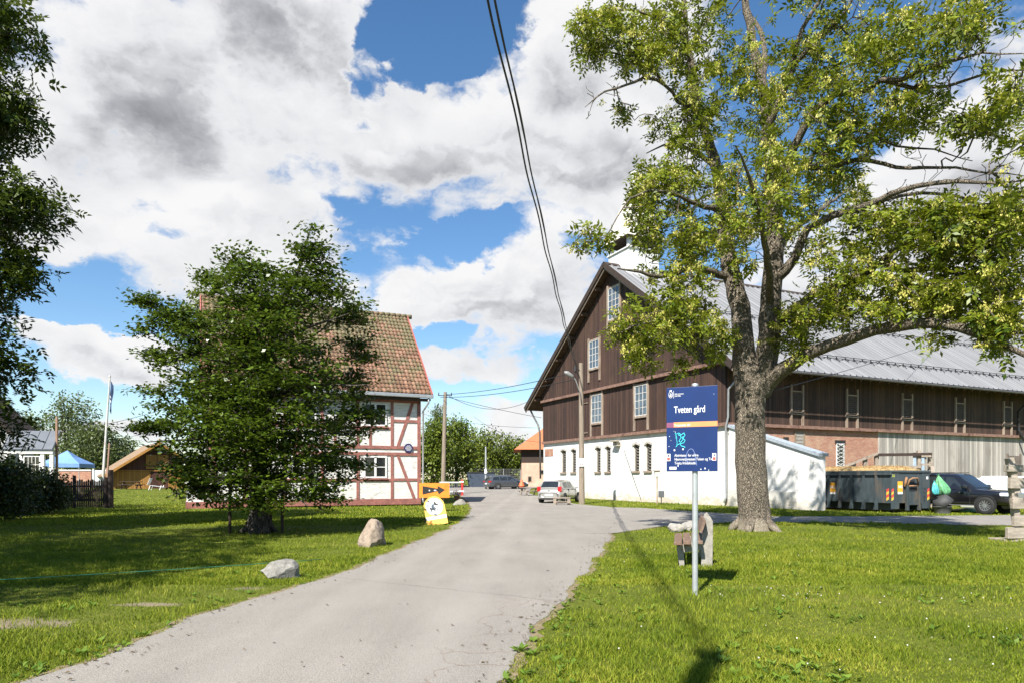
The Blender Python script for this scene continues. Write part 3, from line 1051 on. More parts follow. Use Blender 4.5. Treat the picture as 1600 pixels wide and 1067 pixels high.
def window(parent, face, a0, a1, z0, z1, off, m_frame, m_pane, cols, rows, fw=0.07, bar=0.03, name='window', axis='x', casing=None):
    """a window in a wall at local coordinate `face`; a0..a1 along the wall, sign of off = outward"""
    def bx(mb, u0, u1, w0, w1, d0, d1):
        d0, d1 = sorted((face + off * d0, face + off * d1))
        if axis == 'x':
            mb.box(d0, d1, u0, u1, w0, w1)
        else:
            mb.box(u0, u1, d0, d1, w0, w1)
    f = MB()
    bx(f, a0, a0 + fw, z0, z1, 0.0, 1.0); bx(f, a1 - fw, a1, z0, z1, 0.0, 1.0)
    bx(f, a0 + fw, a1 - fw, z0, z0 + fw, 0.0, 1.0); bx(f, a0 + fw, a1 - fw, z1 - fw, z1, 0.0, 1.0)
    n = cols
    for i in range(1, cols):
        u = a0 + fw + (a1 - a0 - 2 * fw) * i / cols
        bx(f, u - bar / 2, u + bar / 2, z0 + fw, z1 - fw, 0.2, 0.8)
    for j in range(1, rows):
        w = z0 + fw + (z1 - z0 - 2 * fw) * j / rows
        bx(f, a0 + fw, a1 - fw, w - bar / 2, w + bar / 2, 0.22, 0.76)
    o = f.build(name, m_frame, parent)
    p = MB()
    bx(p, a0 + fw * 0.9, a1 - fw * 0.9, z0 + fw * 0.9, z1 - fw * 0.9, 0.28, 0.5)
    p.build('pane', m_pane, o)
    if casing:
        c = MB()
        ext0, ext1, cw, cm = casing
        bx(c, a0 - cw, a0 - 0.002, z0 - ext0, z1 + ext1, 0.0, 1.3)
        bx(c, a1 + 0.002, a1 + cw, z0 - ext0, z1 + ext1, 0.0, 1.3)
        bx(c, a0 - 0.002, a1 + 0.002, z0 - 0.14, z0 - 0.002, 0.0, 1.5)
        bx(c, a0 - 0.002, a1 + 0.002, z1 + 0.002, z1 + 0.1, 0.0, 1.2)
        c.build('casing', cm, o)
    return o


# ------------------------------------------------------------------ the big barn
B0 = (12.37, 39.4)
W_, L_ = 22.8, 50.0
SK = 4.72           # top of the stone storey
BT = 8.35           # belt between boarded storeys
EZ, RZ, E0, E1 = 7.95, 17.2, -1.35, W_ + 1.9
RY = (E0 + E1) / 2
SL = (RZ - EZ) / (RY - E0)
OVX = -0.9
barn = thing('barn', 'huge dark brown barn with white stone ground floor and long grey metal roof', 'barn', (B0[0], B0[1], 0), BA)


def gab(px, py): return on_line(px, py, B0, D1)
def lon(px, py): return on_line(px, py, B0, D2)


# ground floor gable wall with six narrow openings
ops = []
for x0, x1, y0, y1 in ((877, 884.5, 706, 734), (893, 900, 703, 733), (931, 938.5, 700, 733), (946.5, 954, 698, 731), (990, 999, 694, 731), (1008.5, 1018, 692, 729)):
    a1, zt = gab(x0, y0)
    a0, _ = gab(x1, y0)
    _, zb = gab((x0 + x1) / 2, y1)
    ops.append((a0, a1, 2.12, 3.95))
ops.sort()
mb = MB()
y = 0.0
for a0, a1, zb, zt in ops:
    mb.box(0, 0.6, y, a0, 0, SK)
    mb.box(0, 0.6, a0, a1, 0, zb)
    mb.box(0, 0.6, a0, a1, zt, SK)
    y = a1
mb.box(0, 0.6, y, W_, 0, SK)
mb.box(0.6, L_, W_ - 0.6, W_, 0, SK)
mb.box(-0.05, 0, 0, W_, 0, 0.75)
stone = mb.build('stone_wall', STONE, barn)
for a0, a1, zb, zt in ops:
    f = MB()
    n = 9
    for j in range(n + 1):                                   # diamond lattice
        z = zb + (zt - zb) * j / n
        if j < n:
            z2 = zb + (zt - zb) * (j + 1) / n
            f.beam((0.12, a0, z), (0.12, a1, z2), 0.02, 0.025, up=(1, 0, 0))
            f.beam((0.15, a1, z), (0.15, a0, z2), 0.02, 0.025, up=(1, 0, 0))
    f.box(0.10, 0.16, a0, a0 + 0.05, zb, zt)
    f.box(0.10, 0.16, a1 - 0.05, a1, zb, zt)
    o = f.build('narrow_window', mat('lattice', (0.30, 0.27, 0.23), 0.8), barn)
    p = MB(); p.box(0.2, 0.24, a0, a1, zb, zt); p.build('pane', DKGLASS, o)
    s = MB(); s.box(-0.12, 0.2, a0 - 0.1, a1 + 0.1, zb - 0.12, zb); s.build('sill', TRIM_OLD, o)
    # segmental arch: three canted lintel stones
    l = MB()
    m_ = (a0 + a1) / 2
    l.beam((-0.02, a0 - 0.1, zt - 0.02), (-0.02, m_, zt + 0.13), 0.1, 0.16, up=(0, 0, 1))
    l.beam((-0.022, m_, zt + 0.13), (-0.022, a1 + 0.1, zt - 0.02), 0.1, 0.16, up=(0, 0, 1))
    l.build('arch', mat('arch_stone', (0.42, 0.39, 0.35), 0.9, 0.3, 6), o)

# boarded gable
zr = lambda yy: EZ - 0.30 + SL * (min(yy - E0, E1 - yy))
mb = MB()
mb.prism([(0, SK), (W_, SK), (W_, BT), (0, BT)], lambda a, b, d: (d, a, b), -0.06, 0.3)
mb.prism([(0, BT), (W_, BT), (W_, zr(W_)), (RY, zr(RY)), (0, zr(0))], lambda a, b, d: (d, a, b), -0.16, 0.3)
mb.build('boarded_gable', GABLE_BOARD, barn)
mb = MB()
mb.box(-0.20, 0.0, -0.06, W_, SK - 0.10, SK + 0.10)
mb.box(-0.30, -0.06, -0.08, W_ + 0.02, BT - 0.13, BT + 0.07)
mb.build('belt_board', BELT, barn)
mb = MB()
mb.box(0.0, L_, W_ - 0.3, W_ + 0.05, SK, EZ + 1.2)
mb.box(0.3, L_, -0.06, 0.3, SK, EZ + 0.75)
mb.box(0, 0.3, -0.06, 0, SK, EZ + 0.6)
mb.build('boarded_side', LONG_BOARD, barn)
mb = MB()
mb.box(-0.06, L_, -0.24, -0.062, SK - 0.09, SK + 0.10)
mb.build('belt_board', BELT, barn)
xb = lon(1372, 700)[0]
mb = MB(); mb.box(0.6, xb, 0.0, 0.5, 0, SK); mb.build('brick_wall', BRICK, barn)
mb = MB(); mb.box(xb, L_, -0.02, 0.3, 0, SK); mb.build('plank_wall', GREY_BOARD, barn)
mb = MB(); mb.box(L_ - 0.3, L_ - 0.001, 0.5, W_ - 0.7, 0.01, EZ + 2); mb.build('end_wall', LONG_BOARD, barn)

# gable windows
for x0, x1, y0, y1, cols, rows in ((926, 942, 616, 660, 3, 4), (994, 1013, 601, 649, 3, 4), (924, 939.5, 532, 575, 3, 4), (989, 1004, 511, 553, 3, 4), (954, 971.5, 449, 499, 3, 5)):
    a1, zt = gab(x0, (y0))
    a0, _ = gab(x1, y0)
    _, zb = gab((x0 + x1) / 2, y1)
    _, zt = gab((x0 + x1) / 2, y0)
    face = -0.06 if zt < BT else -0.16
    o = window(barn, face, a0, a1, zb, zt, -0.07, WHITEWOOD, GLASS, cols, rows, 0.06, 0.04, axis='x', casing=(1.0, 0.25, 0.16, TRIM_OLD))
    # boarded pair of inspection hatches below the frame
for px_, py_ in ((914, 630), (914, 676)):
    mb = MB()
    a, z = gab(px_, py_)
    mb.box(-0.12, -0.06, a - 0.55, a + 0.5, z - 0.03, z + 0.03)
    mb.build('hatch_batten', TRIM_OLD, barn)
a, z = gab(967, 694)
mb = MB(); mb.box(-0.35, 0.0, a - 0.25, a + 0.25, z - 0.12, z + 0.2); mb.box(-0.55, -0.2, a - 0.4, a + 0.4, z + 0.2, z + 0.3)
mb.build('wall_lamp', mat('old_lamp', (0.35, 0.31, 0.25), 0.7), barn, bevel=0.02)
a, z = gab(858, 706)
mb = MB(); mb.box(-0.03, 0.0, a - 0.75, a + 0.75, z - 0.35, z + 0.3)
mb.build('bare_brick_patch', BRICK, barn, bevel=0.02)
# fallen plaster scar near the corner
# roof: slab, ribbed sheet, boards
def roofz(yy): return EZ + SL * (min(yy - E0, E1 - yy))
mb = MB()
n = 0.22
mb.prism([(E0, EZ - n), (RY, RZ - n), (RY, RZ - 0.04), (E0, EZ - 0.04)], lambda a, b, d: (d, a, b), OVX + 0.06, L_ + 0.6)
mb.prism([(RY, RZ - n), (E1, EZ - n), (E1, EZ - 0.04), (RY, RZ - 0.04)], lambda a, b, d: (d, a, b), OVX + 0.06, L_ + 0.6)
mb.build('roof_deck', SOFFIT, barn)


def ribbed(x0, x1, pitch, hgt, pA, pB):
    """trapezoid ribbed sheet from eave pA (y,z) to ridge pB"""
    xs, hs = [], []
    x = x0
    while x < x1:
        for dx, h in ((0, 0), (0.86, 0), (0.90, 1), (0.96, 1)):
            xs.append(x + dx * pitch); hs.append(h * hgt)
        x += pitch
    xs, hs = np.array(xs), np.array(hs)
    V = []
    for (yy, zz) in (pA, pB):
        V.append(np.stack([xs, np.full(len(xs), yy), zz + hs], 1))
    k = len(xs)
    i = np.arange(k - 1)
    return np.concatenate(V), np.stack([i, i + 1, i + 1 + k, i + k], 1)


va, qa = ribbed(OVX, L_ + 0.6, 0.55, 0.09, (E0 - 0.12, EZ - 0.085), (RY, RZ))
vb, qb = ribbed(OVX, L_ + 0.6, 0.55, 0.09, (E1 + 0.12, EZ - 0.085), (RY, RZ))
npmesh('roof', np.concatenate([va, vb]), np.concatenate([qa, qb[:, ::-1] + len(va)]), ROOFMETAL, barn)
mb = MB()
mb.prism([(RY - 0.3, RZ - 0.14), (RY, RZ + 0.11), (RY + 0.3, RZ - 0.14), (RY, RZ + 0.06)], lambda a, b, d: (d, a, b), OVX - 0.02, L_ + 0.6)
mb.build('ridge_cap', DARKWOOD, barn)
for (ya, za, yb, zb_) in ((E0 - 0.1, EZ, RY, RZ), (E1 + 0.1, EZ, RY, RZ)):
    mb = MB()
    mb.beam((OVX + 0.02, ya, za - 0.10), (OVX + 0.02, yb, zb_ - 0.10), 0.09, 0.36, up=(0, 0, 1), mi=0)
    mb.beam((OVX + 0.12, ya, za - 0.36), (OVX + 0.12, yb, zb_ - 0.36), 0.06, 0.16, up=(0, 0, 1), mi=1)
    mb.build('bargeboard', [DARKWOOD, TRIM_OLD], barn)
for k in range(6):
    for sgn in (0, 1):
        mb = MB()
        yy = 0.1 + (RY - 0.6) * k / 5.5
        yy = yy if sgn == 0 else E0 + E1 - yy
        z = roofz(yy) - 0.40
        mb.box(OVX + 0.2, 0.1, yy - 0.11, yy + 0.11, z - 0.14, z + 0.12)
        mb.build('purlin_end', SOFFIT, barn)
mb = MB()
for k in range(0, 60):
    x = OVX + 0.3 + k * 0.85
    if x < L_:
        mb.beam((x, E0 + 0.05, EZ - 0.30), (x, 0, roofz(0) - 0.32), 0.12, 0.14)
mb.build('rafter_tails', SOFFIT, barn)
# snow guards along the long slope
for frac in (0.13, 0.50):
    g = MB()
    yy = E0 + (RY - E0) * frac
    z = roofz(yy)
    x = 0.6
    while x < L_:
        g.box(x - 0.02, x + 0.02, yy - 0.03, yy + 0.03, z, z + 0.26)
        g.beam((x, yy + 0.02, z + 0.22), (x, yy - 0.28, z - 0.16), 0.03, 0.03)
        x += 0.8
    for hz in (0.12, 0.24):
        g.beam((0.3, yy, z + hz), (L_, yy, z + hz), 0.035, 0.035)
    g.build('snow_guard', BLACKIRON, barn)
g = MB(); g.tube([(OVX, E0 - 0.18, EZ - 0.2), (L_, E0 - 0.18, EZ - 0.24)], 0.075, 8); g.build('gutter', DKPIPE, barn)
g = MB()
g.tube([(0.1, E0 - 0.15, EZ - 0.25), (-0.05, E0 + 0.2, EZ - 0.6), (-0.16, -0.36, 6.7), (-0.18, -0.34, 5.1), (-0.16, -0.14, 4.6), (-0.14, -0.12, 0.5), (-0.25, -0.1, 0.2)], 0.06, 8)
g.build('downpipe', ZINC, barn, smooth=True)
g = MB()
g.tube([(-0.3, E1 + 0.05, EZ - 0.2), (-0.35, W_ + 1.1, 7.0), (-0.4, W_ + 0.25, 6.3), (-0.3, W_ + 0.12, 5.6), (-0.25, W_ + 0.12, 1.6)], 0.08, 8)
g.build('downpipe', DKPIPE, barn, smooth=True)
g = MB()
x_, z_ = lon(1585, 656)
g.tube([(x_ + 0.1, E0 - 0.1, EZ - 0.2), (x_, -0.3, 6.6), (x_, -0.3, 5.2), (x_ + 0.5, -0.5, 4.3), (x_ + 0.9, -0.4, 3.9)], 0.09, 8)
g.build('downpipe', BLACKIRON, barn, smooth=True)
# louvred openings of the long side
xw = [(1243, 602), (1329, 612), (1415, 622), (1497.5, 631), (1572, 639)]
for px_, py_ in xw:
    u, zt = lon(px_, py_)
    w = 0.42
    zt, zb = 6.85, 5.55
    c = MB()
    c.box(u - w - 0.13, u - w, -0.17, -0.06, zb - 0.75, zt + 0.45)
    c.box(u + w, u + w + 0.13, -0.17, -0.06, zb - 0.75, zt + 0.45)
    c.box(u - w, u + w, -0.15, -0.06, zt, zt + 0.08)
    c.box(u - w, u + w, -0.15, -0.06, zb - 0.08, zb)
    o = c.build('louvre_window', TRIM_OLD, barn)
    s = MB()
    for j in range(10):
        z = zb + 0.06 + (zt - zb - 0.08) * j / 10
        s.add([(u - w, -0.14, z), (u + w, -0.14, z), (u + w, -0.07, z + 0.1), (u - w, -0.07, z + 0.1), (u - w, -0.14, z - 0.015), (u + w, -0.14, z - 0.015), (u + w, -0.07, z + 0.085), (u - w, -0.07, z + 0.085)],
              [(0, 1, 2, 3), (7, 6, 5, 4), (0, 4, 5, 1), (2, 6, 7, 3)])
    s.build('louvre', mat('louvre_wood', (0.10, 0.075, 0.055), 0.85, 0.3), o)
# brick wall openings
u0, zt = lon(1306.5, 692); u1, zb = lon(1318.5, 728)
o = window(barn, 0.0, u0, u1, zb, zt, -0.05, WHITEPAINT, DKGLASS, 1, 1, 0.06, axis='y')
g = MB()
for j in range(6):
    za, zc = zb + (zt - zb) * j / 6, zb + (zt - zb) * (j + 1) / 6
    g.beam((u0, -0.06, za), (u1, -0.06, zc), 0.02, 0.03, up=(0, 1, 0)); g.beam((u1, -0.075, za), (u0, -0.075, zc), 0.02, 0.03, up=(0, 1, 0))
g.build('lattice', WHITEPAINT, o)
g = MB(); g.box(u0 - 0.1, u1 + 0.1, -0.06, 0, zt + 0.002, zt + 0.2); g.build('lintel', BLACKIRON, o)
u0, zt = lon(1241, 674); u1, zb = lon(1257, 702)
o = window(barn, 0.0, u0, u1, 3.2, 4.5, -0.06, mat('hatch_frame', (0.22, 0.17, 0.12), 0.85), mat('hatch_grey', (0.30, 0.28, 0.25), 0.8), 1, 5, 0.12, axis='y')
u0, zt = lon(1224, 684); u1, zb = lon(1232, 694)
o = window(barn, 0.0, u0, u1, 3.5, 4.1, -0.04, DARKWOOD, DKGLASS, 1, 1, 0.08, axis='y')
u0, zt = lon(1574, 716); u1, zb = lon(1592, 746)
mb = MB(); mb.box(u0, u1, -0.09, -0.02, 1.4, 3.3); mb.box(u0 - 0.14, u0, -0.12, -0.02, 1.3, 3.45); mb.box(u1, u1 + 0.14, -0.12, -0.02, 1.3, 3.45)
mb.build('plank_door', mat('old_door', (0.13, 0.105, 0.085), 0.9, 0.3), barn)
u0, _ = lon(1426, 702); u1, _ = lon(1446, 740)
mb = MB(); mb.box(u0, u1, -0.10, -0.02, 3.05, 3.35); mb.build('drip_board', DARKWOOD, barn)
mb = MB(); mb.box(u0 + 0.05, u1 - 0.2, -0.07, -0.02, 1.4, 3.0); mb.build('shutter', mat('pale_blue_shutter', (0.36, 0.45, 0.56), 0.6), barn)
# belfry on the ridge
CREAM = mat('cream_paint', (0.58, 0.55, 0.47), 0.7, 0.12, 1.5, 0.0, stretch=(1, 1, 0.2), dirt=(0.5, 0.43, 0.33))
hx, cx, cy = 1.32, 0.4 + 1.32, RY
mb = MB()
mb.box(cx - hx, cx + hx, cy - hx, cy + hx, 15.5, 18.15)
for sx in (-1, 1):
    for sy in (-1, 1):
        mb.box(cx + sx * (hx - 0.14) - 0.14, cx + sx * (hx - 0.14) + 0.14, cy + sy * (hx - 0.14) - 0.14, cy + sy * (hx - 0.14) + 0.14, 18.15, 18.95)
mb.box(cx - hx - 0.1, cx + hx + 0.1, cy - hx - 0.1, cy + hx + 0.1, 18.15, 18.24)
bel = mb.build('belfry', WHITEPAINT, barn)
mb = MB()
mb.lathe([(2.34, 0), (1.95, 0.45), (1.3, 2.1), (0.2, 4.3)], (0, 0, 0), n=4)
mb.M = None
sp_ = mb.build('spire', CREAM, bel)
sp_.rotation_euler = (0, 0, R(45)); sp_.location = (cx, cy, 18.95)
mb = MB(); mb.box(cx - hx - 0.35, cx + hx + 0.35, cy - hx - 0.35, cy + hx + 0.35, 18.9, 18.96); mb.build('spire_eave', DARKWOOD, bel)
mb = MB(); mb.tube([(cx, cy, 23.2), (cx, cy, 24.1), (cx, cy, 24.15), (cx, cy, 24.35)], [0.15, 0.13, 0.24, 0.16], 10); mb.build('finial', WHITEPAINT, bel)
BLOCK.append((-0.1, L_, -0.2, W_, BA, *B0))

# wing wall with the sloping top beside the barn corner
an = thing('wing_wall', 'smooth white wall with sloping grey coping running out from the barn corner behind the ash trunk', 'wall', (B0[0], B0[1], 0), BA)
AL = 6.45
mb = MB()
mb.prism([(-0.26, 0.0), (-0.26, 4.55), (-AL, 2.72), (-AL, 0.0)], lambda a, b, d: (d, a, b), -0.03, 0.45)
mb.build('wall', limewash('whitewash_smooth', stain=(0.5, 0.45, 0.37)), an)
mb = MB()
mb.prism([(-0.27, 0.0), (-0.27, 1.0), (-AL * 0.80, 0.92), (-AL * 0.80, 0.0)], lambda a, b, d: (d, a, b), -0.08, -0.032)
mb.build('plinth', limewash('bare_plinth', (0.55, 0.53, 0.48), (0.34, 0.31, 0.25)), an, bevel=0.02)
mb = MB()
mb.beam((0.2, -0.25, 4.61), (0.2, -AL - 0.12, 2.74), 0.66, 0.16)
mb.build('coping', mat('grey_fascia', (0.30, 0.34, 0.38), 0.6), an)
BLOCK.append((-0.1, 0.5, -AL, 0, BA, *B0))

# ------------------------------------------------------------------ half-timbered house
H0 = (-15.6, 35.6)
HL, HD = 11.2, 9.2
house = thing('half_timbered_house', 'white two storey house with red timber framing and mossy pantile roof', 'house', (H0[0], H0[1], 0), BA)
HWALL = limewash('whitewash_brick', (0.66, 0.645, 0.61), (0.36, 0.24, 0.16), base=False, courses=True)
REDT = mat('red_timber', (0.265, 0.105, 0.085), 0.8, 0.3, 7, 0.25, stretch=(1, 1, 1), dirt=(0.18, 0.068, 0.055))


def hou(px, py): return on_line(px, py, H0, D2)


EH, RH, HR = 6.5, 12.1, HD / 2
EO = -0.55
hs = (RH - EH) / (HR - EO)
mb = MB()
zg = lambda yy: EH - 0.22 + hs * min(yy - EO, HD - EO - yy)
mb.prism([(0, 0.3), (HD, 0.3), (HD, zg(HD)), (HR, zg(HR)), (0, zg(0))], lambda a, b, d: (d, a, b), 0, HL)
mb.build('wall', HWALL, house)
tm = MB()
def tv(px0, px1, z0, z1, d=0.04):
    a, b = hou(px0, 700)[0], hou(px1, 700)[0]
    tm.box(a, b, -d, 0.02, z0, z1)
ZF0, ZF1 = 2.95, 3.32       # floor beams
tm.box(-0.05, HL + 0.05, -0.06, 0.02, 0.08, 0.42)
tm.box(-0.02, HL + 0.02, -0.055, 0.02, 2.93, 3.10)
tm.box(-0.02, HL + 0.02, -0.052, 0.02, 3.30, 3.48)
tm.box(-0.02, HL + 0.02, -0.05, 0.02, 6.0, 6.3)
tm.box(HL - 0.16, HL + 0.04, -0.05, 0.02, 0.42, 6.3)
tm.box(-0.04, 0.16, -0.05, 0.02, 0.42, 6.3)
u_w0, u_w1 = hou(568, 730)[0], hou(604, 730)[0]
post = [hou(612.5, 700)[0], hou(559, 700)[0]]
pitch = post[0] - post[1]
k = 0
posts = [post[0] - pitch * i for i in range(6) if post[0] - pitch * i > 0.3]
for u in posts:
    tm.box(u - 0.08, u + 0.08, -0.045, 0.02, 0.42, 2.93)
    tm.box(u - 0.08, u + 0.08, -0.045, 0.02, 3.48, 6.0)
tm.box(posts[0], HL, -0.042, 0.02, 1.45, 1.60)
tm.box(posts[0], HL, -0.042, 0.02, 4.86, 5.02)
for i in range(len(posts) - 1):
    tm.box(posts[i + 1], posts[i], -0.04, 0.02, 1.42, 1.58)
    tm.box(posts[i + 1], posts[i], -0.04, 0.02, 4.42, 4.56)
    for fr in (0.36,):
        u = posts[i + 1] + (posts[i] - posts[i + 1]) * fr
        tm.box(u - 0.07, u + 0.07, -0.038, 0.02, 3.48, 4.42)
tm.beam((posts[0] + 0.35, -0.01, 2.93), (HL - 0.35, -0.01, 0.42), 0.05, 0.17, up=(1, 0, 0.5))
tm.beam((posts[0] + 0.35, -0.012, 3.48), (HL - 0.45, -0.012, 6.0), 0.05, 0.17, up=(1, 0, -0.5))
# left gable end
for z in (0.25, 3.02, 5.9):
    tm.box(-0.05, 0.02, 0, HD, z - 0.13, z + 0.13)
for i in range(6):
    tm.box(-0.04, 0.02, 0.2 + i * 1.7, 0.4 + i * 1.7, 0.4, 5.8)
tm.build('timber_frame', REDT, house)
for i in range(3):
    off = i * pitch * 2.0
    a0, a1 = u_w0 - off, u_w1 - off
    if i == 2:
        pass
    if a0 < 0.2:
        continue
    for z0, z1 in ((1.62, 2.88), (4.60, 5.92)):
        o = window(house, 0.0, a0, a1, z0, z1, -0.07, WHITEPAINT, DKGLASS, 2, 2, 0.09, 0.05, axis='y')
        mul = MB(); m_ = (a0 + a1) / 2
        mul.box(m_ - 0.06, m_ + 0.06, -0.085, 0.0, z0, z1); mul.build('mullion', WHITEPAINT, o)
        sb = MB(); sb.box(a0 - 0.05, a1 + 0.05, -0.12, 0, z0 - 0.09, z0 - 0.002); sb.build('sill', REDT, o)


def tile_roof(parent):
    def slope(x0, x1, yA, zA, yB, zB, flip):
        col, row = 0.235, 0.36
        Ls = math.hypot(yB - yA, zB - zA)
        nrow = int(Ls / row)
        nx = int((x1 - x0) / col) * 6
        xs = np.linspace(x0, x1, nx + 1)
        wave = 0.032 * np.sin(2 * math.pi * xs / col) + 0.012 * np.sin(4 * math.pi * xs / col + 1)
        ny, nz = (zB - zA) / Ls, -(yB - yA) / Ls
        ny, nz = (-ny, -nz) if nz < 0 else (ny, nz)
        V = []
        for r_ in range(nrow):
            s0, s1 = r_ * Ls / nrow, (r_ + 1) * Ls / nrow
            sag = rng.normal(0, 0.008, nx + 1)
            for s, h in ((s0, 0.02), (s0, 0.075), (s1 + 0.02, 0.03)):
                t_ = s / Ls
                hh = h + wave + sag
                V.append(np.stack([xs, yA + (yB - yA) * t_ + ny * hh, zA + (zB - zA) * t_ + nz * hh], 1))
        nr = len(V)
        V = np.concatenate(V)
        i = np.arange(nr * (nx + 1)).reshape(nr, nx + 1)
        qs = np.stack([i[:-1, :-1], i[:-1, 1:], i[1:, 1:], i[1:, :-1]], -1)
        qs = np.concatenate([qs[k_] for k_ in range(nr - 1) if k_ % 3 != 2])
        return V, qs
    m, nt, b, tc = start('pantile')
    sp = node(nt, 'ShaderNodeSeparateXYZ', {0: tc})
    cx_ = mt(nt, 'FLOOR', mt(nt, 'DIVIDE', mt(nt, 'ADD', sp.outputs[0], 0.6), 0.235))
    rz_ = mt(nt, 'FLOOR', mt(nt, 'DIVIDE', mt(nt, 'SUBTRACT', sp.outputs[2], EH - 0.03), (RH - EH) / 21))
    wn = node(nt, 'ShaderNodeTexWhiteNoise', {'Vector': node(nt, 'ShaderNodeCombineXYZ', {0: cx_, 1: rz_}).outputs[0]}, noise_dimensions='2D').outputs[0]
    n1 = noise(nt, vmul(nt, tc, (1, 1, 0.6)), 0.7, 6, 0.62)
    n2 = noise(nt, tc, 9, 5, 0.65)
    c = ramp(nt, wn, [(0.0, (0.125, 0.066, 0.040)), (0.35, (0.170, 0.088, 0.054)), (0.7, (0.215, 0.112, 0.068)), (1.0, (0.27, 0.155, 0.10))])
    up = sstep(nt, sp.outputs[2], EH, RH)
    ms = sstep(nt, mt(nt, 'ADD', mt(nt, 'ADD', mt(nt, 'MULTIPLY', n1, 0.9), mt(nt, 'MULTIPLY', n2, 0.35)), mt(nt, 'ADD', mt(nt, 'MULTIPLY', up, 0.16), mt(nt, 'MULTIPLY', wn, -0.12))), 0.54, 0.76)
    c = mix(nt, mt(nt, 'MULTIPLY', ms, 0.8), c, (0.135, 0.125, 0.062))
    c = mix(nt, 0.4, c, ramp(nt, n2, [(0.3, (0.25, 0.25, 0.25)), (0.7, (0.75, 0.75, 0.75))]), 'OVERLAY')
    nt.links.new(c, b.inputs['Base Color'])
    b.inputs['Roughness'].default_value = 0.85
    va, qa = slope(-0.6, HL + 0.6, EO, EH, HR, RH, False)
    vb, qb = slope(-0.6, HL + 0.6, HD - EO, EH, HR, RH, True)
    npmesh('roof', np.concatenate([va, vb]), np.concatenate([qa, qb[:, ::-1] + len(va)]), m, parent, smooth=False)
    return m


TILE = tile_roof(house)
mb = MB()
mb.prism([(EO + 0.03, EH - 0.16), (HR, RH - 0.16), (HR, RH - 0.02), (EO + 0.03, EH - 0.02)], lambda a, b, d: (d, a, b), -0.5, HL + 0.5)
mb.prism([(HR, RH - 0.16), (HD - EO - 0.03, EH - 0.16), (HD - EO - 0.03, EH - 0.02), (HR, RH - 0.02)], lambda a, b, d: (d, a, b), -0.5, HL + 0.5)
mb.build('roof_deck', SOFFIT, house)
mb = MB()
x = -0.6
while x < HL + 0.5:
    mb.tube([(x, HR, RH + 0.03), (x + 0.4, HR, RH + 0.05)], [0.13, 0.15], 8)
    x += 0.36
mb.build('ridge_tiles', TILE, house, smooth=True)
for xx_ in (HL + 0.56, -0.56):
    mb = MB()
    mb.beam((xx_, EO - 0.05, EH - 0.06), (xx_, HR, RH - 0.04), 0.06, 0.28)
    mb.beam((xx_, HD - EO + 0.05, EH - 0.06), (xx_, HR + 0.05, RH - 0.1), 0.06, 0.28)
    mb.build('bargeboard', mat('red_barge', (0.34, 0.10, 0.08), 0.7), house)
mb = MB(); mb.box(-0.55, HL + 0.62, EO - 0.16, EO + 0.0, EH - 0.22, EH - 0.02); mb.build('gutter', ZINC, house, bevel=0.03)
mb = MB(); mb.box(-0.5, HL + 0.5, EO + 0.02, -0.03, EH - 0.36, EH - 0.24); mb.build('eave_board', DARKWOOD, house)
mb = MB(); mb.tube([(HL + 0.35, EO - 0.06, EH - 0.2), (HL + 0.35, EO - 0.02, EH - 0.5), (HL + 0.16, -0.13, EH - 0.95), (HL + 0.14, -0.13, 0.35), (HL + 0.16, -0.22, 0.15)], 0.055, 8)
mb.build('downpipe', ZINC, house, smooth=True)
# white boarded porch on the left end
mb = MB(); mb.box(-1.25, -0.05, 0.9, 4.0, 0.35, 2.6)
mb.build('porch', boards('white_boards', (0.66, 0.65, 0.62), 1, 0.16, 0.12, 0.12), house)
mb = MB(); mb.box(-1.3, -0.05, 0.85, 4.05, 0.0, 0.35); mb.build('porch_base', REDT, house)
mb = MB(); mb.beam((-0.65, 0.7, 2.72), (-0.65, 4.2, 2.72), 1.5, 0.12); mb.build('porch_roof', mat('slate_grey', (0.2, 0.22, 0.24)), house)
BLOCK.append((-1.3, HL, 0, HD, BA, *H0))
# blue round plaque
u, z = hou(637.5, 699.5)
pl = thing('plaque', 'round dark blue plaque with white lettering on the half-timbered house corner', 'plaque', (H0[0] + D2[0] * u + 0.4207 * 0.07, H0[1] + D2[1] * u - 0.9072 * 0.07, z), BA)
mb = MB(); mb.lathe([(0.0, -0.03), (0.255, -0.03), (0.27, -0.015), (0.27, 0.015), (0.0, 0.015)], (0, 0, 0), 'y', 28)
mb.build('disc', mat('plaque_blue', (0.03, 0.03, 0.10), 0.35), pl)
PW = mat('print_white', (0.72, 0.72, 0.72), 0.5, 0.03)
for j, w in enumerate((0.17, 0.30, 0.36, 0.38, 0.34, 0.22)):
    mb = MB()
    zz = 0.14 - j * 0.055
    x = -w / 2
    while x < w / 2 - 0.02:
        l = rnd.uniform(0.02, 0.06)
        mb.box(x, min(x + l, w / 2), -0.034, -0.0305, zz - 0.012, zz + 0.012)
        x += l + 0.015
    mb.build('lettering', PW, pl)
# ------------------------------------------------------------------ trees
def LIMB(*pts, s=0.86):
    return np.array([(*P(px, py, Y), r * s) for px, py, Y, r in pts])


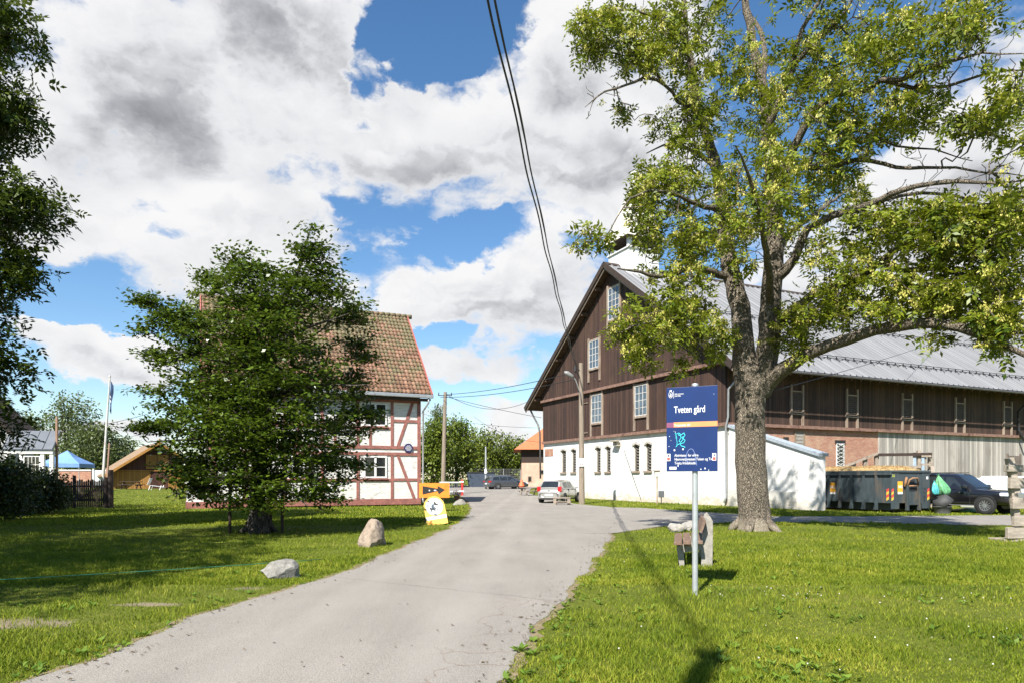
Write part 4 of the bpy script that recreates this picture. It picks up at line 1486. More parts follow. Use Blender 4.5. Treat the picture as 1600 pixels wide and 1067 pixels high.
BARK = barkmat('ash_bark', (0.036, 0.028, 0.020), (0.30, 0.248, 0.185), 15.0, pale=(0.34, 0.29, 0.22))
DARKBARK = barkmat('dark_bark', (0.025, 0.021, 0.017), (0.12, 0.10, 0.08), 7.0)
ASHLEAF = leafmat('ash_leaf', (0.030, 0.068, 0.005), (0.262, 0.292, 0.021), 0.25)
ASHSEED = leafmat('ash_seed', (0.38, 0.36, 0.06), (0.66, 0.60, 0.17), 0.25, 0.6)
BEECHLEAF = leafmat('beech_leaf', (0.016, 0.040, 0.005), (0.125, 0.180, 0.016), 0.20, 0.33)
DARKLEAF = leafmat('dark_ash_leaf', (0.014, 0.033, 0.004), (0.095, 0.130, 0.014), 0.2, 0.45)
MIDLEAF = leafmat('mid_leaf', (0.040, 0.075, 0.008), (0.180, 0.215, 0.024), 0.2, 0.5)
FARLEAF = leafmat('far_leaf', (0.045, 0.072, 0.020), (0.14, 0.17, 0.05), 0.25, 0.5)
SHRUBLEAF = leafmat('shrub_leaf', (0.014, 0.028, 0.006), (0.05, 0.075, 0.014), 0.18, 0.45)


def make_ash():
    Y0 = 20.7
    limbs = [
        LIMB((1180, 832, Y0, 0.66), (1180, 822, Y0, 0.60), (1178, 800, Y0, 0.56), (1174, 740, Y0, 0.545), (1172, 680, Y0, 0.53), (1172, 630, Y0, 0.53), (1172, 596, Y0, 0.56), (1163, 560, Y0, 0.42),
             (1160, 520, Y0 + .1, 0.37), (1152, 460, Y0 + .3, 0.34), (1137, 400, Y0 + .6, 0.30), (1130, 330, Y0 + .9, 0.25), (1120, 265, Y0 + 1.1, 0.21), (1105, 215, Y0 + 1.2, 0.18), (1090, 160, Y0 + 1.2, 0.15), (1080, 100, Y0 + 1, 0.125), (1072, 50, Y0 + .8, 0.10), (1068, 0, Y0 + .7, 0.085), (1062, -50, Y0 + .7, 0.03)),
        LIMB((1182, 620, Y0, 0.50), (1194, 585, Y0 - .1, 0.42), (1204, 500, Y0 - .3, 0.36), (1208, 420, Y0 - .3, 0.33), (1210, 350, Y0 - .2, 0.29), (1206, 280, Y0, 0.25), (1200, 200, Y0 + .2, 0.21), (1190, 130, Y0 + .4, 0.18), (1176, 70, Y0 + .5, 0.15), (1165, 0, Y0 + .6, 0.12), (1158, -50, Y0 + .6, 0.05)),
        # low bough sweeping to the right, nearer the camera
        LIMB((1188, 606, Y0, 0.40), (1206, 590, Y0 - .3, 0.30), (1238, 566, Y0 - .9, 0.235), (1272, 548, Y0 - 1.5, 0.205), (1320, 531, Y0 - 2.3, 0.185), (1367, 516, Y0 - 3.0, 0.17), (1418, 508, Y0 - 3.7, 0.155), (1463, 503, Y0 - 4.3, 0.145), (1500, 510, Y0 - 4.7, 0.125), (1530, 525, Y0 - 5.0, 0.105), (1562, 537, Y0 - 5.3, 0.085), (1605, 557, Y0 - 5.6, 0.06), (1660, 575, Y0 - 5.9, 0.03)),
        LIMB((1215, 508, Y0 - .3, 0.24), (1240, 484, Y0 - .7, 0.16), (1272, 459, Y0 - 1.2, 0.14), (1335, 438, Y0 - 2.0, 0.12), (1377, 407, Y0 - 2.6, 0.10), (1418, 379, Y0 - 3.1, 0.08), (1465, 352, Y0 - 3.5, 0.05), (1520, 340, Y0 - 3.8, 0.02)),
        LIMB((1379, 410, Y0 - 2.6, 0.10), (1409, 424, Y0 - 2.9, 0.085), (1455, 420, Y0 - 3.4, 0.075), (1500, 430, Y0 - 3.9, 0.06), (1555, 445, Y0 - 4.3, 0.045), (1590, 452, Y0 - 4.6, 0.02)),
        LIMB((1410, 384, Y0 - 3.0, 0.07), (1450, 388, Y0 - 2.6, 0.055), (1490, 385, Y0 - 2.4, 0.045), (1535, 400, Y0 - 2.2, 0.03), (1590, 408, Y0 - 2, 0.015)),
        LIMB((1213, 440, Y0 - .3, 0.22), (1240, 405, Y0 - .8, 0.15), (1252, 372, Y0 - 1.0, 0.14), (1262, 358, Y0 - 1.1, 0.13), (1304, 337, Y0 - 1.7, 0.115), (1345, 327, Y0 - 2.3, 0.10), (1393, 302, Y0 - 3.0, 0.09), (1431, 290, Y0 - 3.5, 0.075), (1495, 286, Y0 - 4.2, 0.06), (1560, 286, Y0 - 4.9, 0.035), (1620, 280, Y0 - 5.3, 0.015)),
        LIMB((1345, 328, Y0 - 2.3, 0.08), (1390, 310, Y0 - 2.2, 0.06), (1440, 303, Y0 - 2.2, 0.05), (1490, 305, Y0 - 2.2, 0.04), (1540, 325, Y0 - 2.4, 0.025), (1590, 345, Y0 - 2.5, 0.012)),
        LIMB((1209, 300, Y0, 0.20), (1240, 236, Y0 - .8, 0.145), (1257, 202, Y0 - 1.1, 0.13), (1277, 170, Y0 - 1.5, 0.115), (1307, 147, Y0 - 1.9, 0.10), (1325, 143, Y0 - 2.2, 0.095), (1358, 141, Y0 - 2.7, 0.085), (1378, 124, Y0 - 3.0, 0.075), (1409, 126, Y0 - 3.4, 0.07), (1448, 107, Y0 - 3.9, 0.058), (1493, 93, Y0 - 4.4, 0.045), (1535, 82, Y0 - 4.8, 0.03), (1600, 84, Y0 - 5.2, 0.012)),
        LIMB((1380, 126, Y0 - 3.0, 0.07), (1430, 137, Y0 - 3.2, 0.055), (1480, 135, Y0 - 3.5, 0.045), (1525, 120, Y0 - 3.8, 0.035), (1575, 113, Y0 - 4.1, 0.025), (1630, 105, Y0 - 4.4, 0.01)),
        LIMB((1207, 280, Y0, 0.14), (1240, 264, Y0 - .7, 0.10), (1285, 263, Y0 - 1.4, 0.085), (1340, 250, Y0 - 2.0, 0.07), (1400, 262, Y0 - 2.6, 0.055), (1470, 262, Y0 - 3.3, 0.04), (1540, 268, Y0 - 3.9, 0.025), (1610, 277, Y0 - 4.4, 0.01)),
        LIMB((1256, 262, Y0 - 1.0, 0.07), (1290, 222, Y0 - 1.3, 0.055), (1340, 206, Y0 - 1.7, 0.045), (1400, 228, Y0 - 2.1, 0.035), (1460, 235, Y0 - 2.5, 0.025), (1520, 252, Y0 - 2.8, 0.012)),
        LIMB((1200, 200, Y0 + .2, 0.15), (1212, 172, Y0 - .1, 0.12), (1228, 140, Y0 - .4, 0.105), (1240, 100, Y0 - .6, 0.09), (1254, 45, Y0 - .9, 0.075), (1282, 2, Y0 - 1.2, 0.06), (1310, -60, Y0 - 1.5, 0.03)),
        LIMB((1240, 108, Y0 - .6, 0.09), (1271, 67, Y0 - 1.1, 0.07), (1300, 42, Y0 - 1.6, 0.06), (1322, 18, Y0 - 2.0, 0.05), (1337, -10, Y0 - 2.3, 0.04), (1360, -70, Y0 - 2.6, 0.015)),
        LIMB((1190, 130, Y0 + .4, 0.13), (1194, 90, Y0 + .9, 0.10), (1188, 50, Y0 + 1.4, 0.08), (1165, 10, Y0 + 1.8, 0.06), (1150, -50, Y0 + 2.2, 0.03)),
        # left side
        LIMB((1140, 432, Y0 + .5, 0.19), (1123, 430, Y0 + .2, 0.135), (1097, 420, Y0 - .4, 0.12), (1060, 424, Y0 - 1.1, 0.095), (1030, 432, Y0 - 1.6, 0.075), (1000, 425, Y0 - 2.0, 0.05), (965, 420, Y0 - 2.4, 0.02)),
        LIMB((1163, 560, Y0, 0.20), (1145, 535, Y0 - .4, 0.13), (1110, 520, Y0 - 1.0, 0.11), (1075, 525, Y0 - 1.5, 0.095), (1040, 530, Y0 - 2.0, 0.075), (1028, 548, Y0 - 2.3, 0.055), (1005, 560, Y0 - 2.7, 0.02)),
        LIMB((1075, 525, Y0 - 1.5, 0.07), (1050, 500, Y0 - 1.9, 0.055), (1010, 505, Y0 - 2.2, 0.04), (970, 520, Y0 - 2.6, 0.02)),
        LIMB((1094, 176, Y0 + 1.2, 0.10), (1078, 165, Y0 + .9, 0.07), (1060, 160, Y0 + .6, 0.06), (1040, 132, Y0 + .3, 0.055), (1006, 124, Y0 - .2, 0.05), (964, 138, Y0 - .8, 0.035), (933, 152, Y0 - 1.2, 0.025), (914, 168, Y0 - 1.4, 0.008)),
        LIMB((935, 150, Y0 - 1.2, 0.02), (926, 160, Y0 - 1.1, 0.014), (918, 186, Y0 - 1.0, 0.006)),
        LIMB((1040, 132, Y0 + .3, 0.05), (1023, 112, Y0 + .2, 0.045), (998, 97, Y0, 0.038), (973, 57, Y0 - .3, 0.03), (936, 39, Y0 - .7, 0.02), (898, 14, Y0 - 1.0, 0.006)),
        LIMB((998, 97, Y0, 0.03), (960, 83, Y0 + .3, 0.022), (897, 81, Y0 + .8, 0.006)),
        LIMB((1078, 62, Y0 + .8, 0.08), (1037, 34, Y0 + .3, 0.055), (992, 18, Y0 - .3, 0.035), (955, 16, Y0 - .8, 0.012)),
        LIMB((1086, 62, Y0 + .9, 0.07), (1045, 60, Y0 + 1.4, 0.05), (1010, 75, Y0 + 1.9, 0.03), (975, 95, Y0 + 2.4, 0.01)),
        LIMB((1120, 262, Y0 + 1.1, 0.12), (1090, 240, Y0 + 1.9, 0.08), (1050, 225, Y0 + 2.7, 0.05), (1010, 240, Y0 + 3.4, 0.02)),
        LIMB((1130, 330, Y0 + .9, 0.12), (1090, 320, Y0 - .2, 0.08), (1040, 300, Y0 - 1.2, 0.055), (985, 310, Y0 - 2.0, 0.03), (945, 370, Y0 - 2.4, 0.015), (905, 378, Y0 - 2.7, 0.006)),
        # boughs toward and away from the camera
        LIMB((1204, 480, Y0 - .3, 0.15), (1200, 420, Y0 - 1.6, 0.11), (1190, 350, Y0 - 2.9, 0.08), (1170, 280, Y0 - 3.9, 0.05), (1150, 230, Y0 - 4.6, 0.02)),
        LIMB((1208, 400, Y0, 0.15), (1240, 360, Y0 + 1.8, 0.11), (1280, 330, Y0 + 3.4, 0.08), (1320, 300, Y0 + 4.6, 0.05), (1360, 290, Y0 + 5.4, 0.02)),
        LIMB((1150, 450, Y0 + .3, 0.14), (1140, 410, Y0 + 1.9, 0.10), (1120, 370, Y0 + 3.3, 0.07), (1090, 350, Y0 + 4.4, 0.03)),
    ]
    blobs = [  # px, py, rx, ry, dY, rY, n
        (945, 40, 55, 40, -.6, 1.2, 60), (915, 75, 30, 20, .2, .8, 14), (1040, 55, 60, 65, .6, 2.0, 95), (1110, 100, 65, 110, .8, 2.4, 105),
        (985, 95, 45, 30, 0, 1.2, 40), (1075, 190, 60, 60, .8, 2.2, 85), (1035, 268, 40, 28, .5, 2.0, 26), (1050, 290, 70, 45, .5, 2.4, 80),
        (1010, 318, 30, 24, -1.2, 1.2, 16), (925, 374, 36, 16, -2.3, .6, 20), (1055, 372, 62, 46, -.6, 2.2, 80), (1062, 430, 55, 32, -1.0, 1.6, 40),
        (1035, 500, 85, 48, -1.9, 1.5, 105), (1000, 545, 30, 38, -2.2, .9, 30), (975, 520, 32, 22, -2.2, .7, 20), (1090, 500, 50, 55, -1.0, 1.6, 60), (1062, 570, 20, 22, -1.4, .6, 8), (1125, 545, 25, 35, -.6, .8, 20),
        (1150, 350, 60, 100, .2, 3.0, 85), (1190, 180, 70, 160, .2, 3.2, 135), (1250, 320, 50, 90, -.4, 3.0, 62), (1275, 130, 60, 130, -1.2, 2.6, 100),
        (1345, 90, 70, 90, -2.2, 2.4, 85), (1430, 60, 70, 60, -3.4, 1.8, 62), (1520, 40, 70, 45, -4.4, 1.6, 45), (1430, 150, 60, 40, -3.2, 1.4, 36), (1570, 120, 40, 50, -4.6, 1.2, 18),
        (1400, 190, 60, 25, -2.4, 1.2, 30), (1520, 195, 60, 30, -3.8, 1.2, 42), (1570, 180, 30, 25, -4.2, .8, 12), (1330, 210, 60, 50, -1.8, 1.8, 62), (1300, 260, 60, 30, -1.2, 1.8, 36),
        (1330, 400, 70, 55, -2.0, 1.8, 64), (1410, 350, 60, 40, -2.8, 1.6, 70), (1480, 360, 60, 50, -3.6, 1.6, 95), (1560, 350, 50, 50, -4.4, 1.4, 80), (1300, 470, 55, 45, -1.6, 1.4, 55), (1255, 500, 40, 40, -1.0, 1.0, 36),
        (1400, 440, 70, 50, -3.0, 1.4, 70), (1480, 440, 60, 50, -3.8, 1.4, 66), (1560, 430, 50, 55, -4.6, 1.2, 75), (1570, 515, 40, 35, -5.2, .8, 45), (1230, 520, 26, 30, -.6, .8, 18), (1255, 545, 22, 22, -1.1, .5, 14), (1465, 525, 50, 10, -4.2, .4, 8), (1440, 475, 90, 30, -3.4, 1.6, 60), (1540, 480, 60, 45, -4.6, 1.2, 60), (1340, 480, 60, 30, -2.0, 1.4, 36), (930, 60, 40, 50, 0, 1.2, 30), (1003, 350, 26, 36, -1.2, 1.0, 20), (1018, 300, 28, 26, -1.0, 1.0, 16), (975, 175, 20, 20, 0, .6, 8), (1360, 340, 60, 30, -2, 1.4, 30), (1500, 330, 80, 30, -4, 1.2, 40),
        (1620, 300, 60, 230, -5.4, 1.4, 70), (1100, -40, 120, 40, .6, 2.0, 60), (1300, -30, 130, 40, -2.2, 2.0, 55), (1540, -30, 130, 50, -4.6, 1.5, 40), (1690, 480, 60, 90, -6, 1.2, 30),
        (1180, 300, 70, 90, -3.4, 1.2, 55), (1320, 310, 60, 40, 4.2, 1.4, 40), (1110, 360, 60, 50, 3.8, 1.2, 40),
    ]
    pts = blob_points([(*q_[:6], max(3, int(q_[6] * 0.84))) for q_ in blobs], Y0)
    bare = blob_points([(1460, 300, 90, 40, -3.5, 1.0, 26), (1550, 270, 60, 30, -4.4, .8, 26), (1430, 240, 80, 25, -2.8, 1.0, 16), (1480, 120, 70, 25, -3.8, .8, 16), (1570, 100, 40, 30, -4.6, .6, 12), (1380, 290, 50, 40, -2.4, 1.0, 12), (1230, 150, 60, 100, 0, 2.4, 16),
                        (960, 150, 30, 24, -.9, .5, 7), (922, 150, 10, 34, -1.1, .2, 7), (1000, 180, 25, 25, -.3, .6, 5), (1050, 200, 40, 60, .3, 1.6, 8), (1500, 400, 90, 60, -3.8, 1.2, 20), (1350, 480, 70, 25, -2.2, .8, 8), (1100, 300, 60, 90, -.5, 2.0, 10)], Y0)
    nleaf = len(pts)
    sk = skeleton(limbs, np.concatenate([pts, bare]), r0=0.0085, step=0.32, droop=0.10, jit=0.035, pw=0.5)
    t = thing('ash_tree', 'big ash tree with stout grey trunk, yellow green leaves and seed bunches, right of road', 'tree', P(1180, 828, Y0).to_tuple()[:2] + (0.0,))
    inv = Vector(t.location)
    w = wood('trunk', sk, BARK, t)
    leafed = sk[6] < nleaf
    tips, dirs, mids = sk[3][leafed], sk[4][leafed], sk[5]
    # root flare lobes are part of the trunk mesh
    mb = MB()
    for a, l in ((0.3, 0.45), (2.9, 0.4), (4.1, 0.30), (5.35, 0.75)):
        c0, s0 = math.cos(a), math.sin(a)
        mb.tube([(inv.x + c0 * 0.30, inv.y + s0 * 0.30, 0.7), (inv.x + c0 * 0.42, inv.y + s0 * 0.42, 0.30), (inv.x + c0 * 0.64, inv.y + s0 * 0.64, 0.10), (inv.x + c0 * (0.62 + l * 0.4), inv.y + s0 * (0.62 + l * 0.4), -0.1)], [0.08, 0.13, 0.12, 0.06], 8)
    mb.build('root', BARK, t, smooth=True)
    p, d = spread(tips, dirs, 4, 0.085)
    lv = compound_leaves(p, d, 0.30 + 0.16 * rng.random(len(p)), 3, 0.40, 0.6)
    if mids:
        mp = np.array([m[0] for m in mids]); md = unit(np.array([m[1] for m in mids]))
        sel = rng.random(len(mp)) < 0.15
        p2, d2 = spread(mp[sel], md[sel], 1, 0.08)
        lv2 = compound_leaves(p2, d2, 0.20 + 0.10 * rng.random(len(p2)), 4, 0.36, 0.5)
        lv = np.concatenate([lv, lv2])
    npmesh('crown', lv, quads_idx(len(lv) // 4), ASHLEAF, t)
    # hanging bunches of winged keys
    sel = rng.random(len(tips)) < 0.5
    st = np.concatenate([tips[sel], tips[sel][::2] + rng.normal(0, 0.16, (len(tips[sel][::2]), 3))])
    K = 30
    b = np.repeat(st + rng.normal(0, 0.06, st.shape), K, 0) + rng.normal(0, 0.052, (len(st) * K, 3))
    dd = rng.normal(0, 0.5, b.shape) + np.array([0, 0, -1.0])
    s = 0.05 + 0.035 * rng.random(len(b))
    lv = leaf_quads(b, dd, rng.normal(0, 1, b.shape), s, s * 0.5, 0.1)
    npmesh('seed_bunches', lv, quads_idx(len(b)), ASHSEED, t)
    for o in t.children:
        o.matrix_parent_inverse = Matrix.Translation(-inv)
    return t


make_ash()


def make_beech():
    Y0 = 19.7
    x0 = (405 - 800) / F * Y0
    t = thing('beech_tree', 'dense dark green young beech leafy almost to the ground before the half-timbered house', 'tree', (x0, Y0, 0))
    limbs = [LIMB((405, 836, Y0, 0.42), (405, 822, Y0, 0.34), (404, 800, Y0, 0.27), (402, 770, Y0, 0.25), (405, 700, Y0, 0.22), (412, 620, Y0 + .1, 0.17), (425, 540, Y0 + .1, 0.12), (445, 470, Y0, 0.08), (470, 410, Y0, 0.05), (487, 352, Y0, 0.012))]
    for px, py, Y1, ex, ey, r in ((404, 745, -.9, 250, 745, .07), (404, 750, .9, 540, 760, .08), (405, 700, -1.5, 230, 690, .08), (406, 690, 1.2, 570, 680, .08), (408, 650, -2.4, 430, 640, .08), (408, 660, 2.3, 400, 650, .08),
                              (410, 630, .8, 240, 560, .08), (412, 620, -.9, 575, 600, .08), (414, 600, 1.6, 520, 560, .07), (416, 590, -1.6, 320, 560, .07), (420, 560, .6, 230, 475, .07), (425, 540, -.6, 545, 490, .07), (432, 510, .8, 365, 400, .05), (440, 490, -.8, 520, 440, .05), (404, 770, -2.0, 480, 790, .06), (404, 775, 1.6, 330, 780, .06), (404, 765, -2.3, 330, 745, .06)):
        a = LIMB((px, py, Y0, r * 1.4), ((px * .6 + ex * .4), py * .75 + ey * .25 - 12, Y0 + Y1 * .45, r * .8), (ex, ey, Y0 + Y1, 0.012))
        limbs.append(a)
    blobs = [(405, 740, 150, 45, 0, 2.3, 170), (400, 690, 165, 50, 0, 2.6, 250), (400, 640, 170, 55, 0, 2.7, 280), (400, 580, 150, 55, 0, 2.5, 240), (400, 520, 130, 55, 0, 2.3, 190), (410, 460, 90, 50, 0, 1.8, 110), (380, 425, 40, 40, 0, .8, 26),
             (490, 400, 32, 52, 0, .6, 36), (515, 420, 16, 30, 0, .4, 10), (475, 465, 45, 40, 0, 1.2, 40), (525, 455, 22, 18, 0, .6, 14), (260, 490, 40, 22, .4, .7, 26), (225, 468, 26, 9, .4, .4, 14), (330, 440, 30, 22, .2, .7, 14), (365, 405, 18, 20, .3, .4, 9), (230, 515, 26, 9, .3, .4, 8), (235, 610, 30, 10, .2, .5, 9), (580, 645, 24, 10, 2.2, .5, 10), (572, 560, 22, 9, 2.2, .5, 8), (552, 500, 20, 8, 2, .4, 7), (290, 520, 40, 40, .3, 1.2, 40), (250, 560, 40, 20, .5, .8, 20), (255, 665, 50, 14, -.8, .8, 26), (215, 668, 16, 8, -1, .4, 8),
             (545, 490, 40, 26, 2.0, .6, 28), (565, 540, 32, 24, 2.3, .5, 22), (548, 600, 42, 30, 2.4, .6, 40), (548, 660, 45, 30, 2.4, .7, 44), (530, 730, 50, 30, 1.6, 1.0, 44), (500, 775, 45, 18, -.6, 1.0, 22), (300, 735, 45, 28, -.3, 1.4, 40), (320, 770, 45, 18, -.3, 1.2, 24), (410, 785, 60, 15, -1.2, 1.0, 24)]
    pts = blob_points(blobs, Y0)
    sk = skeleton(limbs, pts, r0=0.006, step=0.30, droop=0.05, jit=0.03, pw=0.5)
    wood('trunk', sk, DARKBARK, t)
    mb = MB()
    for a, l in ((0.2, 0.45), (1.4, 0.3), (2.5, 0.5), (3.4, 0.6), (4.6, 0.45), (5.6, 0.5)):
        c0, s0 = math.cos(a), math.sin(a)
        mb.tube([(x0 + c0 * 0.12, Y0 + s0 * 0.12, 0.8), (x0 + c0 * 0.22, Y0 + s0 * 0.22, 0.35), (x0 + c0 * 0.36, Y0 + s0 * 0.36, 0.12), (x0 + c0 * (0.4 + l * 0.4), Y0 + s0 * (0.4 + l * 0.4), -0.08)], [0.07, 0.11, 0.09, 0.04], 8)
    mb.build('root', DARKBARK, t, smooth=True)
    tips, dirs, mids = sk[3], sk[4], sk[5]
    # flat horizontal sprays
    per = 31
    i = np.repeat(np.arange(len(tips)), per)
    out = unit(dirs[i] * np.array([1, 1, 0.35]) + 1e-3)
    p = tips[i] + out * rng.uniform(-0.38, 0.22, (len(i), 1)) + rng.normal(0, 1, (len(i), 3)) * np.array([0.20, 0.20, 0.045])
    d = unit(out + rng.normal(0, 0.7, (len(i), 3)) * np.array([1, 1, 0.35]) + np.array([0, 0, -0.15]))
    nn = rng.normal(0, 0.35, (len(i), 3)) + np.array([0, 0, 1.0])
    s = 0.105 + 0.06 * rng.random(len(i))
    lv = leaf_quads(p, d, nn, s, s * 0.66, 0.06)
    if mids:
        mp = np.array([m[0] for m in mids]); md = unit(np.array([m[1] for m in mids]))
        k = np.repeat(np.arange(len(mp)), 6)
        p = mp[k] + rng.normal(0, 1, (len(k), 3)) * np.array([0.12, 0.12, 0.05])
        d = unit(md[k] + rng.normal(0, 0.8, (len(k), 3)))
        s = 0.09 + 0.05 * rng.random(len(k))
        lv = np.concatenate([lv, leaf_quads(p, d, rng.normal(0, 0.35, (len(k), 3)) + np.array([0, 0, 1.0]), s, s * 0.66, 0.06)])
    npmesh('crown', lv, quads_idx(len(lv) // 4), BEECHLEAF, t)
    for o in t.children:
        o.matrix_parent_inverse = Matrix.Translation(-Vector(t.location))
    g = 'stakes round the beech'
    for px, by, ty, dY, lab in ((359, 834, 785, -.3, 'thin dark stake standing apart on the left of the beech trunk'), (423, 830, 778, .3, 'thin dark stake just right of the beech trunk'), (441, 832, 775, -.1, 'thin dark stake farthest right of the beech trunk, clear of it')):
        q = P(px, by, Y0 + dY)
        mb = MB(); mb.tube([(q.x, q.y, -0.2), (q.x, q.y, 0.8), (q.x + .02, q.y, 1.5)], [0.045, 0.045, 0.04], 8)
        tag(mb.build('tree_stake', DARKWOOD), lab, 'stake', g)


make_beech()


def leafy(name, label, cat, loc, trunk_h, trunk_r, blobs, leaf, size, per, group=None, bark=None, compound=False, nlimb=7, Yc=None, spreadr=None, sp_z=0.8, r0=0.012):
    """blobs in metres relative to loc: (x, y, z, rx, ry, rz, n)"""
    x, y, z = loc
    t = thing(name, label, cat, loc, 0, group)
    pts = []
    for bx, by, bz, rx, ry, rz, n in blobs:
        v = unit(rng.normal(0, 1, (n, 3))) * (rng.random((n, 1)) ** 0.4)
        pts.append(v * np.array([rx, ry, rz]) + np.array([bx, by, bz]))
    pts = np.concatenate(pts)
    top = pts[:, 2].max() * 0.85
    limbs = [np.array([(0, 0, -0.3, trunk_r * 1.5), (0, 0, 0.3, trunk_r * 1.1), (0.05 * trunk_h, 0, trunk_h, trunk_r * 0.85), (0, 0.1, trunk_h + (top - trunk_h) * 0.5, trunk_r * 0.5), (0.1, 0, top, trunk_r * 0.1)])]
    for k in range(nlimb):
        tgt = pts[rng.integers(len(pts))]
        h = trunk_h + (max(top, tgt[2]) - trunk_h) * rng.uniform(0.0, 0.4)
        limbs.append(np.array([(0.03, 0, h, trunk_r * 0.5), (tgt[0] * .45, tgt[1] * .45, h * .5 + tgt[2] * .5, trunk_r * 0.32), (tgt[0] * .85, tgt[1] * .85, tgt[2], trunk_r * 0.08)]))
    sk = skeleton(limbs, pts, r0=r0, step=max(0.4, size * 2.5), droop=0.08, jit=size * 0.25, pw=0.5)
    wood('trunk', sk, bark or DARKBARK, t, fine=False)
    tips, dirs = sk[3], sk[4]
    p, d = spread(tips, dirs, per, spreadr or size * 1.6)
    s = size * (0.7 + 0.6 * rng.random(len(p)))
    if compound:
        lv = compound_leaves(p, d, s, 3, 0.42, 0.5)
    else:
        lv = leaf_quads(p, d + np.array([0, 0, -0.2]), rng.normal(0, 0.5, p.shape) + np.array([0, 0, sp_z]), s, s * 0.6, 0.08)
    npmesh('crown', lv, quads_idx(len(lv) // 4), leaf, t)
    return t


# tree framing the left edge (its trunk stands outside the frame) and its neighbours that shade the lawn
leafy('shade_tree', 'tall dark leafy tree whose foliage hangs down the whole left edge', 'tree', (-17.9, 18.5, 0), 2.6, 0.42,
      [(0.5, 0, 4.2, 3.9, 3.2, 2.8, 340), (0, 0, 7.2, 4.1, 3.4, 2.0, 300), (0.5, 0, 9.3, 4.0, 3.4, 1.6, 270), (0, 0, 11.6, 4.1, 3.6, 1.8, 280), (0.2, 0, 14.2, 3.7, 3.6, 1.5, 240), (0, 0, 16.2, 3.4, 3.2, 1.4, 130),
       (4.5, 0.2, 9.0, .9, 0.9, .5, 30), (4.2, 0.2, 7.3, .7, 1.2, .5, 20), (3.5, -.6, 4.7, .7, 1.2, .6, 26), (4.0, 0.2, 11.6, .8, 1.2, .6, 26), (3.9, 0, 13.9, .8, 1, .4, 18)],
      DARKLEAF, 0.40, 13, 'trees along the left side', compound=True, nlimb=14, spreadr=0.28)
def left_shade():
    g = 'trees along the left side'
    specs = [((-12.6, 2.6, 0), 'leafy tree beside the viewpoint on the left, shading the lawn corner'), ((-28.0, 28.5, 0), 'dense leafy tree outside the left edge that shades the picket gate and shrubs'), ((-19.5, 11.0, 0), 'leafy tree outside the left edge, between the nearer lawn tree and the edge tree'), ((-14.2, 7.5, 0), 'nearer leafy tree on the left lawn, outside the frame, shading the grass'), ((-24.5, 23.5, 0), 'spreading leafy tree behind the left edge tree, by the white cottage')]
    for loc, lab in specs:
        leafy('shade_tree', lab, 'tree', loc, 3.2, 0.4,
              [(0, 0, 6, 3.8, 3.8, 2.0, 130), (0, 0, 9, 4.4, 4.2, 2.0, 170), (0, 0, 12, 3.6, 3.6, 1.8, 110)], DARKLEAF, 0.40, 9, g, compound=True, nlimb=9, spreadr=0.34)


left_shade()


